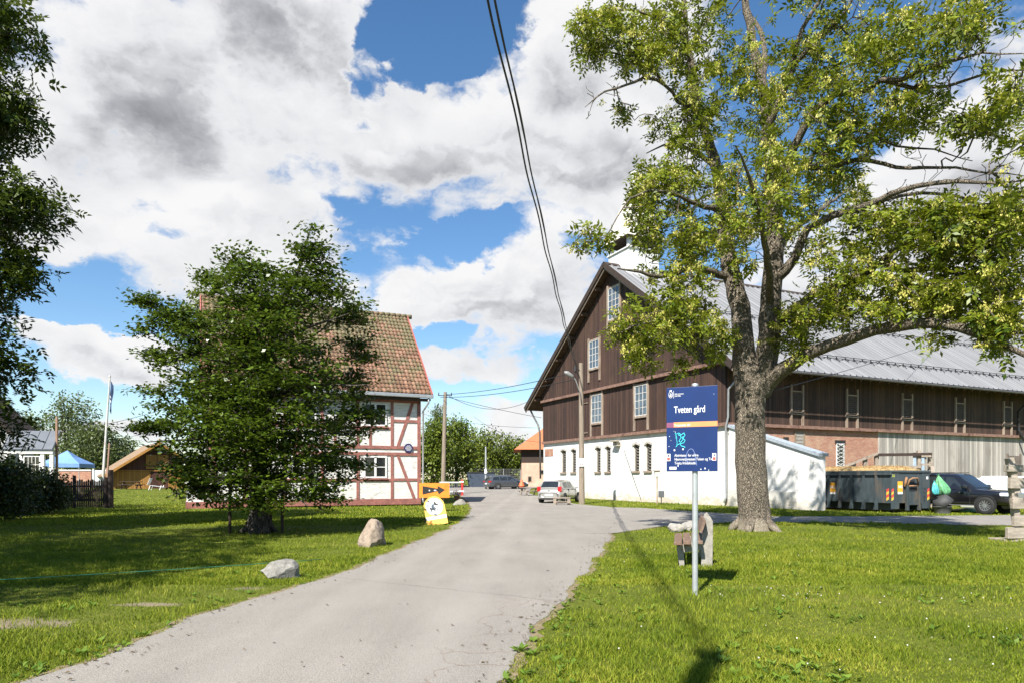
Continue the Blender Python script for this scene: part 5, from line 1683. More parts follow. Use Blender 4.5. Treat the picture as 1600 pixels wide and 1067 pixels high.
def far_trees():
    g = 'trees beyond the parking area'
    # (px, top_py, half_w_px, Y, label)
    lst = [(675, 655, 32, 78, 'tall bushy green tree right behind the half-timbered house corner', MIDLEAF), (712, 650, 36, 84, 'round green tree just behind the wooden pole', MIDLEAF),
           (752, 668, 38, 95, 'broad yellow green tree in the middle of the far tree row', MIDLEAF), (795, 680, 34, 98, 'yellow green tree above the grey estate car', MIDLEAF),
           (830, 695, 28, 112, 'last tree of the far row, beside the brick building', MIDLEAF), (683, 628, 16, 120, 'pointed tree top rising behind the far row near the house', FARLEAF)]
    for px, ty, hw, Y, lab, lf in lst:
        x = (px - 800) / F * Y
        z0 = gz(x, Y)
        top = CH + (HY - ty) / F * Y - z0
        r = hw / F * Y
        bl = [(0, 0, top * .30, r, r * .8, top * .27, 60), (-.2 * r, 0, top * .55, r * .95, r * .8, top * .25, 75), (.15 * r, 0, top * .80, r * .62, r * .6, top * .19, 45), (.5 * r, -.2 * r, top * .55, r * .5, r * .5, top * .2, 25), (-.55 * r, -.2 * r, top * .42, r * .5, r * .5, top * .2, 25)]
        leafy('broadleaf_tree', lab, 'tree', (x, Y, z0), top * .15, .22, bl, lf, 0.34, 30, g, nlimb=5, spreadr=0.42)
    g = 'trees behind the blue tent'
    lst = [(105, 614, 62, 88, 'large rounded dark green tree behind the blue tent', FARLEAF), (146, 664, 46, 78, 'lower pale green tree left of the flagpole foot', FARLEAF), (188, 682, 26, 92, 'thin grey green tree right of the flagpole', FARLEAF), (45, 650, 34, 80, 'dark green tree behind the white cottage roof', FARLEAF)]
    for px, ty, hw, Y, lab, lf in lst:
        x = (px - 800) / F * Y
        z0 = gz(x, Y)
        top = CH + (HY - ty) / F * Y - z0
        r = hw / F * Y
        n = 1.0 if hw > 30 else 0.5
        bl = [(0, 0, top * .30, r, r * .8, top * .25, int(60 * n)), (-.2 * r, 0, top * .55, r * .95, r * .8, top * .25, int(80 * n)), (.1 * r, 0, top * .80, r * .66, r * .6, top * .19, int(50 * n)), (.55 * r, -.2 * r, top * .5, r * .45, r * .5, top * .2, int(25 * n))]
        leafy('broadleaf_tree', lab, 'tree', (x, Y, z0), top * .15, .25, bl, lf, 0.34, 30, g, nlimb=5, spreadr=0.45)
    # yellowish tree top showing over the house ridge beside the beech
    x, Y = (322 - 800) / F * 60, 60
    leafy('broadleaf_tree', 'pale yellow green tree top showing behind the half-timbered house roof, above the beech', 'tree', (x, Y, gz(x, Y)), 5, .25,
          [(0, 0, 12.0, 2.4, 2.4, 3.0, 60), (0, 0, 15.5, 1.5, 1.5, 2.6, 50)], MIDLEAF, 0.3, 22, None, nlimb=4, spreadr=0.36)
    # more trees hidden at the horizon gaps
    for px, ty, hw, Y, lab in ((560, 720, 60, 130, 'dark tree far behind the half-timbered house'), (250, 725, 60, 125, 'low dark tree line clump far behind the brown wooden barn'), (20, 700, 60, 120, 'dark tree far behind the white cottage')):
        x = (px - 800) / F * Y
        z0 = gz(x, Y)
        top = CH + (HY - ty) / F * Y - z0
        r = hw / F * Y
        leafy('broadleaf_tree', lab, 'tree', (x, Y, z0), top * .1, .2, [(0, 0, top * .4, r, r * .5, top * .35, 60), (0, 0, top * .7, r * .7, r * .5, top * .28, 40)], FARLEAF, 0.5, 24, 'trees on the far horizon', nlimb=3, spreadr=0.6)


far_trees()


def shrubs():
    g = 'dark shrubs before the white cottage'
    for px, Y, w, h, lab in ((18, 29, 1.4, 2.3, 'dark shrub at the lower left edge in front of the white cottage'), (56, 31, 1.3, 1.9, 'dark shrub between the left edge shrub and the picket gate'), (82, 35.0, .6, 1.3, 'small dark shrub touching the picket gate'), (-20, 25, 1.6, 2.4, 'dark shrub mostly outside the left edge of the lawn')):
        x = (px - 800) / F * Y
        leafy('shrub', lab, 'shrub', (x, Y, gz(x, Y)), .3, .06, [(0, 0, h * .35, w, w * .8, h * .33, 170), (0.1, 0, h * .68, w * .8, w * .7, h * .3, 120)], SHRUBLEAF, 0.13, 30, g, nlimb=6, spreadr=0.17, r0=0.006)


shrubs()
# ------------------------------------------------------------------ signs
GALV = mat('galvanised', (0.46, 0.48, 0.49), 0.42, 0.12, 9, metal=0.5)
SIGNBLUE = mat('sign_blue', (0.004, 0.022, 0.110), 0.35, 0.08, 3)
SIGNORANGE = mat('sign_orange', (0.72, 0.27, 0.10), 0.4, 0.06, 3)
PURPLE = mat('print_purple', (0.20, 0.06, 0.12), 0.45, 0.08, 5)
TEAL = mat('spray_teal', (0.06, 0.55, 0.60), 0.5, 0.12, 8)
STICKRED = mat('sticker_red', (0.62, 0.06, 0.05), 0.5, 0.1, 8)
PALEBLUE = mat('scratch_pale', (0.16, 0.22, 0.42), 0.6, 0.2, 6)


def big_sign():
    Y = 9.1
    base = P(1085, 921, Y)
    ang = math.atan2(-0.30, 0.66)
    t = thing('information_sign', 'dark blue sign lettered Tveten gård on a grey steel post in the right lawn', 'sign', (base.x, Y, 0), ang)
    mb = MB(); mb.tube([(0, 0.055, -0.3), (0, 0.055, 2.80)], 0.038, 14); mb.tube([(0, 0.055, 2.80), (0, 0.055, 2.83)], [0.045, 0.04], 14)
    mb.build('post', GALV, t, smooth=False)
    w0, w1, z0, z1 = -0.368, 0.300, 1.655, 2.785
    mb = MB(); mb.box(w0, w1, -0.006, 0.006, z0, z1); pn = mb.build('panel', SIGNBLUE, t, bevel=0.002)
    mb = MB(); mb.box(w0 + .05, w1 - .05, 0.006, 0.02, z1 - 0.25, z1 - 0.21); mb.box(w0 + .05, w1 - .05, 0.006, 0.02, z0 + 0.21, z0 + 0.25); mb.build('bracket', GALV, t)
    W, Hh = w1 - w0, z1 - z0
    X = lambda f: w0 + f * W
    Zf = lambda f: z1 - f * Hh
    mb = MB(); mb.box(X(0.145), w1 - .001, -0.0085, -0.0065, Zf(0.475), Zf(0.415)); mb.build('orange_band', SIGNORANGE, pn)
    mb = MB(); mb.box(w0 + .001, X(0.145), -0.0088, -0.0065, Zf(0.478), Zf(0.418)); mb.build('purple_band', PURPLE, pn)
    rot = (R(90), 0, 0)
    fr = -0.0088
    def tx(s, fx, fz, size, bold=0.0, sx=0.8, y=fr):
        return text_part('lettering', s, size, PW, pn, (X(fx), y, Zf(fz)), rot, 0.0006, bold, sx)
    tx('Tveten gård', 0.150, 0.305, 0.128, 0.0008, 0.66)
    tx('Tvetenveien 101', 0.155, 0.463, 0.040, 0.0008, 0.8, -0.0098)
    tx('Oslo kommune', 0.165, 0.085, 0.022, 0.0005, 0.85)
    tx('Bydel Alna', 0.165, 0.108, 0.022, 0.0008, 0.85)
    tx('Aktiviteter for eldre', 0.160, 0.824, 0.050, 0.0002, 0.77)
    tx('Hjemmetjenesten Teisen og Tveita', 0.160, 0.870, 0.050, 0.0002, 0.77)
    tx('Tveita fritidsklubb', 0.160, 0.916, 0.050, 0.0002, 0.77)
    mb = MB()                                     # oval crest with a crown of points, a figure inside
    cx, cz = X(0.085), Zf(0.085)
    n = 24
    ring = [(cx + 0.026 * math.cos(2 * math.pi * k / n), -0.0078, cz + 0.042 * math.sin(2 * math.pi * k / n)) for k in range(n + 1)]
    mb.tube(ring, 0.0035, 6)
    for k in (-1, 0, 1):
        mb.box(cx + k * 0.011 - 0.004, cx + k * 0.011 + 0.004, -0.009, -0.0065, cz + 0.046, cz + 0.062)
    mb.tube([(cx, -0.008, cz - 0.025), (cx, -0.008, cz - 0.002), (cx, -0.008, cz + 0.004), (cx, -0.008, cz + 0.02)], [0.013, 0.008, 0.005, 0.008], 8)
    mb.tube([(cx - 0.015, -0.008, cz - 0.012), (cx + 0.015, -0.008, cz + 0.008)], 0.003, 6)
    mb.box(X(0.140), X(0.146), -0.0085, -0.0065, Zf(0.13), Zf(0.04))
    mb.build('crest', PW, pn)
    mb = MB()                                     # teal spray scribble
    def curve(pts, r):
        mb.tube([(X(a), -0.0075, Zf(b)) for a, b in [tuple(p) for p in catmull(np.array(pts), 0.02)]], r, 6)
    curve([(0.17, 0.545), (0.19, 0.56), (0.22, 0.55), (0.25, 0.54), (0.24, 0.57), (0.27, 0.575), (0.31, 0.56), (0.36, 0.545)], 0.006)
    curve([(0.26, 0.545), (0.29, 0.60), (0.25, 0.64), (0.28, 0.655), (0.33, 0.62), (0.31, 0.60), (0.34, 0.585)], 0.006)
    curve([(0.33, 0.545), (0.37, 0.57), (0.33, 0.61), (0.37, 0.63), (0.35, 0.66), (0.28, 0.67), (0.22, 0.685), (0.19, 0.71)], 0.006)
    curve([(0.27, 0.67), (0.30, 0.70), (0.35, 0.705), (0.37, 0.72)], 0.006)
    curve([(0.2, 0.68), (0.215, 0.66), (0.205, 0.63)], 0.004)
    for a in (0.19, 0.205, 0.22):
        curve([(0.18, 0.57 + (a - .19)), (0.20, 0.575 + (a - .19)), (0.205, 0.60 + (a - .19))], 0.004)
    mb.build('graffiti', TEAL, pn)
    mb = MB()
    pts = [(0.42, 0.90), (0.39, 0.84), (0.42, 0.77), (0.48, 0.735), (0.54, 0.76), (0.57, 0.83), (0.60, 0.93)]
    mb.tube([(X(a), -0.0068, Zf(b)) for a, b in [tuple(p) for p in catmull(np.array(pts), 0.02)]], 0.0045, 5)
    mb.build('scratch', PALEBLUE, pn)
    mb = MB()
    for fx in (0.005, 0.90):
        mb.box(X(fx), X(fx + 0.075), -0.0125, -0.0105, Zf(0.875), Zf(0.79), 0)
        mb.box(X(fx + 0.01), X(fx + 0.065), -0.0137, -0.0127, Zf(0.868), Zf(0.835), 1)
        mb.box(X(fx + 0.025), X(fx + 0.05), -0.0137, -0.0127, Zf(0.825), Zf(0.80), 2)
    mb.box(X(0.06), X(0.20), -0.0082, -0.0066, Zf(0.978), Zf(0.945), 0)
    mb.box(X(0.225), X(0.24), -0.0082, -0.0066, Zf(0.945), Zf(0.92), 0)
    for fx, fz, s in ((0.76, 0.965, 0.008), (0.68, 0.975, 0.006), (0.16, 0.745, 0.009), (0.33, 0.735, 0.009), (0.93, 0.10, 0.003), (0.06, 0.58, 0.004), (0.09, 0.63, 0.003), (0.05, 0.70, 0.004), (0.15, 0.52, 0.003), (0.83, 0.985, 0.005), (0.18, 0.53, .004)):
        mb.box(X(fx) - s, X(fx) + s, -0.0082, -0.0066, Zf(fz) - s * 1.4, Zf(fz) + s, 0)
    mb.build('sticker', [PW, STICKRED, SIGNBLUE], pn)


big_sign()


def arrow_sign():
    Y = 33.0
    a, b = P(655, 777, Y), P(702, 754, Y)
    cx = (a.x + b.x) / 2
    t = thing('arrow_sign', 'orange board with a long black arrow beside the half-timbered house', 'sign', (cx, Y, 0), 0.12)
    w, z0, z1 = (b.x - a.x) / 2, a.z, b.z
    mb = MB(); mb.box(-w, w, -0.015, 0.015, z0, z1); p = mb.build('board', mat('orange_board', (0.82, 0.24, 0.025), 0.55, 0.12, 3, dirt=(0.62, 0.13, 0.02)), t)
    mb = MB()
    zm, h = (z0 + z1) / 2, (z1 - z0)
    zm -= 0.0
    mb.prism([(-w * .77, zm - h * .28), (-w * .77, zm + h * .30), (w * .22, zm + h * .12), (w * .22, zm + h * .3), (w * .72, zm + h * .04), (w * .30, zm - h * .27), (w * .22, zm - h * .06)], lambda a_, b_, d: (a_, d, b_), -0.0185, -0.0155)
    mb.build('arrow', BLACKIRON, p)
    mb = MB()
    for fx in (-.32, .02, .09):
        mb.lathe([(0, -0.0215), (0.035, -0.0215), (0.035, -0.019), (0, -0.019)], (w * fx, 0, zm), 'y', 10)
    mb.build('bolt', PW, p)
    for s in (-1, 1):
        mb = MB(); mb.box(s * w * .6 - .03, s * w * .6 + .03, 0.017, 0.06, -0.2, z1 - .05); mb.build('leg', DARKWOOD, t)


arrow_sign()


def a_board():
    Y = 23.2
    base = P(684, 815, Y)
    t = thing('a_board', 'yellow leaning board sign with round top and white disc by the road', 'sign', (base.x, Y, 0), 0.25)
    T = Matrix.Translation((0, 0, 0.0)) @ Matrix.Rotation(R(-14), 4, 'X') @ Matrix.Rotation(R(-9), 4, 'Y')
    M0 = T
    w, h = 0.36, 1.0
    prof = [(-w, 0), (w, 0), (w, h - w)] + [(w * math.cos(a), h - w + w * math.sin(a)) for a in np.linspace(0, math.pi, 15)[1:-1]] + [(-w, h - w)]
    mb = MB(M0); mb.prism(prof, lambda a, b, d: (a, d, b), -0.012, 0.012); p = mb.build('board', mat('board_yellow', (0.78, 0.50, 0.10), 0.5, 0.1, 3, dirt=(0.72, 0.40, 0.08)), t)
    disc = [(0.30 * math.cos(a), h - w - 0.0 + 0.30 * math.sin(a)) for a in np.linspace(0, 2 * math.pi, 29)[:-1]]
    mb = MB(M0); mb.prism(disc, lambda a, b, d: (a, d, b), -0.0145, -0.0125); mb.box(-w + .005, w - .005, -0.0145, -0.0125, 0.20, 0.315)
    mb.build('white_field', PW, p)
    mb = MB(M0)
    def bx(a0, a1, b0, b1): mb.box(a0, a1, -0.0165, -0.015, b0, b1)
    # dark printed figures
    mb.prism([(-.02, .70), (.10, .66), (.16, .70), (.08, .74), (.06, .80), (.02, .82)], lambda a, b, d: (a, d, b), -0.0165, -0.015)
    bx(-.15, .03, .54, .57); bx(-.15, -.115, .47, .62); bx(-.02, .02, .48, .54); bx(-.13, 0, .59, .605); bx(.0, .04, .56, .60)
    mb.prism([(-.22, .84), (-.17, .88), (-.12, .84), (-.16, .82)], lambda a, b, d: (a, d, b), -0.0165, -0.015)
    for j, (a0, a1) in enumerate(((-.05, .12), (-.28, -.2), (-.15, .28))):
        x = a0
        while x < a1:
            bx(x, x + .018, .285 - .03 * j, .297 - .03 * j); x += .028
    mb.build('lettering', mat('print_grey', (0.05, 0.05, 0.05), 0.6), p)
    mb = MB()
    mb.prism([(-w * .9, .03), (-w * .6, .2), (-w * .45, .17), (-w * .5, .1), (-w * .3, .03)], lambda a, b, d: M0 @ Vector((a, d, b)), -0.0155, -0.0128)
    mb.build('rust_stain', mat('rust_paint', (0.55, 0.18, 0.03), 0.7, 0.3, 8), p)
    mb = MB(); mb.tube([(-.40, .62, -.02), (-.22, .19, .62)], 0.014, 6); mb.tube([(.30, .62, -.02), (.20, .2, .62)], 0.014, 6); mb.tube([(-.40, .62, 0.05), (.30, .62, 0.05)], 0.012, 6)
    mb.build('rear_leg', BLACKIRON, t)


a_board()


# ------------------------------------------------------------------ stones
def stone(name, label, loc, size, seed, m, cuts=9, rz=0.0, flat=0.0, group=None, squash=None):
    import bmesh
    bm = bmesh.new()
    bmesh.ops.create_icosphere(bm, subdivisions=4, radius=1.0)
    r2 = random.Random(seed)
    planes = []
    for _ in range(cuts):
        n = Vector((r2.gauss(0, 1), r2.gauss(0, 1), r2.gauss(0, .8))).normalized()
        planes.append((n, r2.uniform(0.55, 0.85)))
    from mathutils import noise as nz
    for v in bm.verts:
        p = v.co.copy()
        for n, d in planes:
            k = p.dot(n) - d
            if k > 0:
                p -= n * k * 0.97
        p *= 1 + 0.10 * nz.noise(p * 2.1 + Vector((seed, 0, 0))) + 0.045 * nz.noise(p * 5 + Vector((0, seed, 0))) + 0.03 * nz.noise(p * 13 + Vector((0, 0, seed)))
        if squash:
            p = squash(p)
        v.co = Vector((p.x * size[0], p.y * size[1], p.z * size[2]))
    me = bpy.data.meshes.new(name)
    bm.to_mesh(me); bm.free()
    me.materials.append(m)
    for f in me.polygons:
        f.use_smooth = True
    me.set_sharp_from_angle(angle=R(18))
    o = bpy.data.objects.new(name, me)
    C.objects.link(o)
    o.location = loc; o.rotation_euler = (0, 0, rz)
    return tag(o, label, 'stone', group)


GRANITE = mat('granite', (0.26, 0.205, 0.155), 0.9, 0.4, 9, 0.9, dirt=(0.15, 0.12, 0.09))
GREYSTONE = mat('grey_stone', (0.21, 0.20, 0.18), 0.9, 0.45, 9, 0.9, dirt=(0.09, 0.085, 0.075))
PALESTONE = mat('pale_stone', (0.27, 0.255, 0.23), 0.9, 0.25, 6, 0.5, dirt=(0.3, 0.27, 0.22))
Yg = 15.9
stone('boulder', 'tall rounded tan boulder on the grass edge left of the road', (P(583, 850, Yg).x, Yg, 0.17), (0.40, 0.35, 0.46), 4, GRANITE, 9, 1.2,
      squash=lambda p: Vector((p.x * (1.04 - 0.10 * p.z), p.y * (1.04 - 0.10 * p.z), p.z)))
Yg = 10.7
stone('boulder', 'low angular grey rock in the grass nearest the camera, left of the road', (P(437, 900, Yg).x, Yg, 0.10), (0.37, 0.28, 0.25), 23, GREYSTONE, 15, -0.15,
      squash=lambda p: Vector((p.x, p.y, p.z * (0.85 + 0.30 * p.x) + 0.12 * p.x)))
Yg = 41.0
stone('boulder', 'small pale stone on the verge behind the yellow board sign', (P(717, 787, Yg).x, Yg, 0.08), (0.42, 0.3, 0.30), 9, PALESTONE, 8)
for px, py, Y, s, sd, lab in ((1058, 827, 20.0, (0.28, 0.25, 0.19), 31, 'whitish rock left of the bench back, leftmost of the three'), (1080, 827, 20.2, (0.32, 0.25, 0.20), 37, 'broad whitish rock seen just behind the bench and sign post'), (1098, 823, 20.6, (0.24, 0.25, 0.24), 41, 'whitish rock behind the bench back, nearest the ash trunk')):
    stone('boulder', lab, (P(px, py, Y).x, Y, 0.12), s, sd, PALESTONE, 8, group='white rocks behind the bench')

# ------------------------------------------------------------------ bench with concrete end
BENCHWOOD = mat('bench_wood', (0.155, 0.095, 0.065), 0.8, 0.3, 6, 0.2, stretch=(6, 0.6, 6), dirt=(0.22, 0.17, 0.13))
CONC = mat('concrete', (0.27, 0.25, 0.215), 0.9, 0.2, 12, 0.5, dirt=(0.18, 0.165, 0.14))
Yb = 12.0
xb_ = P(1096, 870, Yb).x
bench = thing('park_bench', 'brown plank bench with concrete end frame on the right lawn, seen end on', 'bench', (xb_, Yb, 0), R(-14))
for yy in (0.15, 1.55):
    mb = MB()
    mb.prism([(0.0, -0.1), (0.19, -0.1), (0.20, 0.44), (0.20, 0.80), (0.15, 0.90), (0.09, 0.86), (0.0, 0.46), (-0.42, 0.36), (-0.42, 0.28), (-0.36, -0.1), (-0.28, -0.1), (-0.30, 0.24), (0.0, 0.30)], lambda a, b, d: (a, d, b), yy - 0.05, yy + 0.05)
    mb.build('end_frame', CONC, bench, bevel=0.01)
for k, (a0, a1) in enumerate(((-0.47, -0.33), (-0.31, -0.18), (-0.16, 0.02))):
    mb = MB(); mb.box(a0, a1, -0.18, 1.85, 0.40 + 0.012 * k, 0.455 + 0.012 * k); mb.build('seat_plank', BENCHWOOD, bench, bevel=0.006)
mb = MB(); mb.beam((0.02, -0.12, 0.72), (0.02, 1.85, 0.72), 0.05, 0.22, up=(0.35, 0, 1)); mb.build('back_plank', BENCHWOOD, bench, bevel=0.006)

# ------------------------------------------------------------------ utility poles, lamp, cables
POLEWOOD = mat('pole_wood', (0.23, 0.185, 0.14), 0.9, 0.25, 5, 0.3, stretch=(3, 3, 0.25), dirt=(0.15, 0.12, 0.09))
CABLE = mat('black_cable', (0.018, 0.018, 0.020), 0.6, 0.1, 4)
ya = 42.8
pa = P(908.5, 787, ya)
ptop = P(907, 567, ya).z
poleA = thing('utility_pole', 'weathered wooden pole with street lamp and cables in front of the silver hatchback', 'pole', (pa.x, ya, 0))
mb = MB(); mb.tube([(0.03, 0, -0.3), (0.03, 0, 0.0), (0, 0, 4.5), (-0.03, 0, ptop)], [0.19, 0.185, 0.16, 0.13], 14); mb.build('shaft', POLEWOOD, poleA)
mb = MB(); mb.tube([(0.0, -0.16, 6.2), (-0.12, -0.25, 7.0), (-0.42, -0.35, 7.75), (-0.70, -0.4, 8.0)], 0.035, 8); mb.build('lamp_arm', mat('lamp_grey', (0.20, 0.20, 0.195), 0.5), poleA, smooth=True)
mb = MB(); mb.tube([(-0.52, -0.38, 7.86), (-0.62, -0.4, 7.93), (-0.95, -0.46, 8.12), (-1.12, -0.5, 8.2)], [0.06, 0.13, 0.15, 0.05], 10); mb.build('lamp_head', mat('lamp_grey', (0.20, 0.20, 0.195), 0.5), poleA, smooth=True)
mb = MB(); mb.tube([(-0.02, -0.05, 8.35), (-0.45, -0.15, 8.42)], 0.035, 6); mb.tube([(-0.40, -0.15, 8.30), (-0.40, -0.15, 8.6)], [0.08, 0.06], 8); mb.tube([(-0.1, -0.1, 7.9), (-0.35, -0.12, 8.3)], 0.03, 6); mb.build('insulator_bracket', BLACKIRON, poleA)
mb = MB(); mb.box(-0.16, 0.14, -0.235, -0.20, 2.35, 2.85); nb = mb.build('notice_plate', PW, poleA)
mb = MB(); mb.box(-0.10, -0.02, -0.2385, -0.2355, 2.45, 2.52); mb.box(0.02, 0.09, -0.2385, -0.2355, 2.45, 2.52); nb2 = mb.build('print', STICKRED, nb)
yb2 = 59.0
pb = P(692, 775, yb2)
zb0 = gz(pb.x, yb2)
btop = P(695, 612, yb2).z
poleB = thing('utility_pole', 'bare wooden pole in front of the far tree row, right of the half-timbered house', 'pole', (pb.x, yb2, zb0))
mb = MB(); mb.tube([(0, 0, -0.3), (0, 0, 0.0), (0.2, 0, btop - zb0)], [0.2, 0.2, 0.14], 12); mb.build('shaft', POLEWOOD, poleB)
mb = MB(); mb.tube([(-.4, -.1, btop - zb0 - .3), (.8, -.1, btop - zb0 - .3)], 0.04, 6)
for k in (-.35, .75): mb.tube([(k, -.1, btop - zb0 - .3), (k, -.1, btop - zb0 - .05)], [.05, .035], 6)
mb.build('cross_arm', BLACKIRON, poleB)
pc = Vector((-1.95, -2.3, 0))
poleC = thing('utility_pole', 'near wooden pole carrying the thick cables, casting the dark shadow on the near lawn', 'pole', tuple(pc))
mb = MB(); mb.tube([(0, 0, -0.3), (0, 0, 9.6)], [0.14, 0.11], 12); mb.build('shaft', POLEWOOD, poleC)
mb = MB(); mb.tube([(0, 0.1, 9.2), (0, 0.45, 9.25)], 0.04, 6); mb.build('insulator_bracket', BLACKIRON, poleC)


def wire(name, label, a, b, sag, r, group=None, n=28, m=None, wob=0.0):
    a, b = Vector(a), Vector(b)
    pts = []
    for i in range(n + 1):
        t_ = i / n
        p = a.lerp(b, t_)
        p.z -= sag * 4 * t_ * (1 - t_)
        if wob:
            p.x += wob * math.sin(t_ * 60); p.z += wob * math.cos(t_ * 60)
        pts.append(p)
    mb = MB(); mb.tube(pts, r, 6)
    return tag(mb.build(name, m or CABLE, None, smooth=True), label, 'cable', group)


topA = Vector((pa.x - 0.35, ya - 0.15, 8.55))
wire('overhead_cable', 'thick twisted black cable crossing the sky to the lamp pole, left strand', (pc.x - 0.02, pc.y, 9.35), topA, 0.75, 0.019, 'cable bundle over the road', 120, wob=0.02)
wire('overhead_cable', 'thick black cable beside the twisted one, right strand of the pair over the road', (pc.x + 0.09, pc.y, 9.3), topA + Vector((0.08, 0, -0.08)), 0.70, 0.017, 'cable bundle over the road', 120, wob=0.015)
wire('overhead_cable', 'thin black cable hugging the thick bundle over the road', (pc.x + 0.07, pc.y, 9.5), topA + Vector((0.04, 0, 0.05)), 0.78, 0.008, 'cable bundle over the road', 60)
topB = Vector((pb.x + 0.3, yb2, btop - 0.2))
gw = 'wires between the poles and the barn'
wire('overhead_wire', 'upper black wire from the bare pole rising to the lamp pole', topB, topA + Vector((0, 0, -0.3)), 0.25, 0.022, gw)
wire('overhead_wire', 'second black wire just under the upper one, bare pole to lamp pole', topB + Vector((-.5, 0, -0.25)), topA + Vector((0, 0, -0.75)), 0.3, 0.022, gw)
eav = P(835, 622, 60.5)
wire('overhead_wire', 'deeply sagging black wire from the bare pole to the barn eave', topB, eav, 1.1, 0.02, gw)
wire('overhead_wire', 'straight thin wire from the bare pole down to the barn corner', topB + Vector((0, 0, -0.2)), P(846, 652, 60.2), 0.1, 0.02, gw)
wire('overhead_wire', 'thin low wire before the far clouds reaching the barn wall near the orange roof', P(640, 640, 85), P(846, 668, 62), 0.5, 0.016, gw)
wire('overhead_wire', 'lowest thin wire sloping over the orange roof to the barn wall', P(740, 650, 72), P(846, 690, 61), 0.6, 0.016, gw)
wire('overhead_wire', 'upper thin wire behind the flagpole, running to the half-timbered house', P(100, 672, 80), P(340, 612, 41), 0.4, 0.018, 'wires left of the house')
wire('overhead_wire', 'lower thin wire behind the flagpole and barn roof, left of the house', P(100, 700, 80), P(345, 640, 41.5), 0.4, 0.015, 'wires left of the house')
wire('overhead_wire', 'thin wire from the ash fork across the metal roof', P(1200, 612, 20.9), P(1462, 534, 52.5), 0.1, 0.012)
wire('guide_line', 'thin green line stretched low above the left lawn', (-7.6, 7.9, 0.30), (-3.4, 12.2, 0.12), 0.02, 0.006, None, 12, mat('green_line', (0.03, 0.16, 0.09), 0.6))
wire('ground_cable', 'thin slack wire hanging on the white barn wall by the narrow windows', (B0[0] + D1[0] * 10.2 - .1, B0[1] + D1[1] * 10.2 - .08, 3.6), (B0[0] + D1[0] * 8.2 - .1, B0[1] + D1[1] * 8.2 - .1, 0.2), 0.05, 0.014, None, 8)

# small things along the gable wall
q = P(1022, 780, 43.0)
t = thing('path_lamp', 'low square lamp on a thin post before the white barn wall', 'lamp', (q.x, q.y - .9, 0))
mb = MB(); mb.tube([(0, 0, -0.1), (0, 0, 1.7)], 0.04, 8); mb.build('post', mat('rusty_post', (0.30, 0.22, 0.15), 0.8, 0.3), t)
mb = MB(); mb.box(-.16, .16, -.12, .12, 1.72, 2.05); hd = mb.build('lamp_head', mat('lamp_pale', (0.55, 0.52, 0.45), 0.6), t, bevel=.02)
mb = MB(); mb.box(-.22, .22, -.18, .18, 2.052, 2.1); mb.build('cap', TRIM_OLD, hd)
q = P(1030, 782, 42.0)
t = thing('meter_box', 'small dark grey box on a short peg beside the low lamp', 'box', (q.x, q.y - .6, 0))
mb = MB(); mb.tube([(0, 0, -.1), (0, 0, .5)], .03, 6); mb.build('peg', DARKWOOD, t)
mb = MB(); mb.box(-.16, .16, -.1, .1, .45, .85); mb.build('box_body', mat('slate_box', (0.08, 0.085, 0.09), 0.7), t, bevel=.02)


# ------------------------------------------------------------------ cars
RUBBER = mat('rubber', (0.018, 0.018, 0.018), 0.85, 0.15, 9)
ALLOY = mat('alloy', (0.48, 0.48, 0.49), 0.3, 0.1, 6, metal=0.8)
REDLAMP = mat('tail_lamp', (0.45, 0.015, 0.02), 0.15, 0.1, 9, coat=0.5)
CLEARLAMP = mat('head_lamp', (0.70, 0.72, 0.75), 0.1, 0.15, 12, coat=0.5)
PLATEW = mat('plate_white', (0.75, 0.75, 0.75), 0.4, 0.03)
BLACKTRIM = mat('black_trim', (0.02, 0.02, 0.021), 0.55, 0.15, 8)
CARGLASS = glassmat('car_glass', (0.025, 0.03, 0.032), 0.04)


def paint(name, col, metal=0.5):
    m, nt, b, tc = start(name)
    n = noise(nt, tc, 60, 2)
    nt.links.new(ramp(nt, n, [(0.3, tuple(k * .92 for k in col)), (0.7, tuple(min(1, k * 1.08) for k in col))]), b.inputs['Base Color'])
    b.inputs['Metallic'].default_value = metal
    b.inputs['Roughness'].default_value = 0.32
    b.inputs['Coat Weight'].default_value = 1.0
    b.inputs['Coat Roughness'].default_value = 0.04
    return m


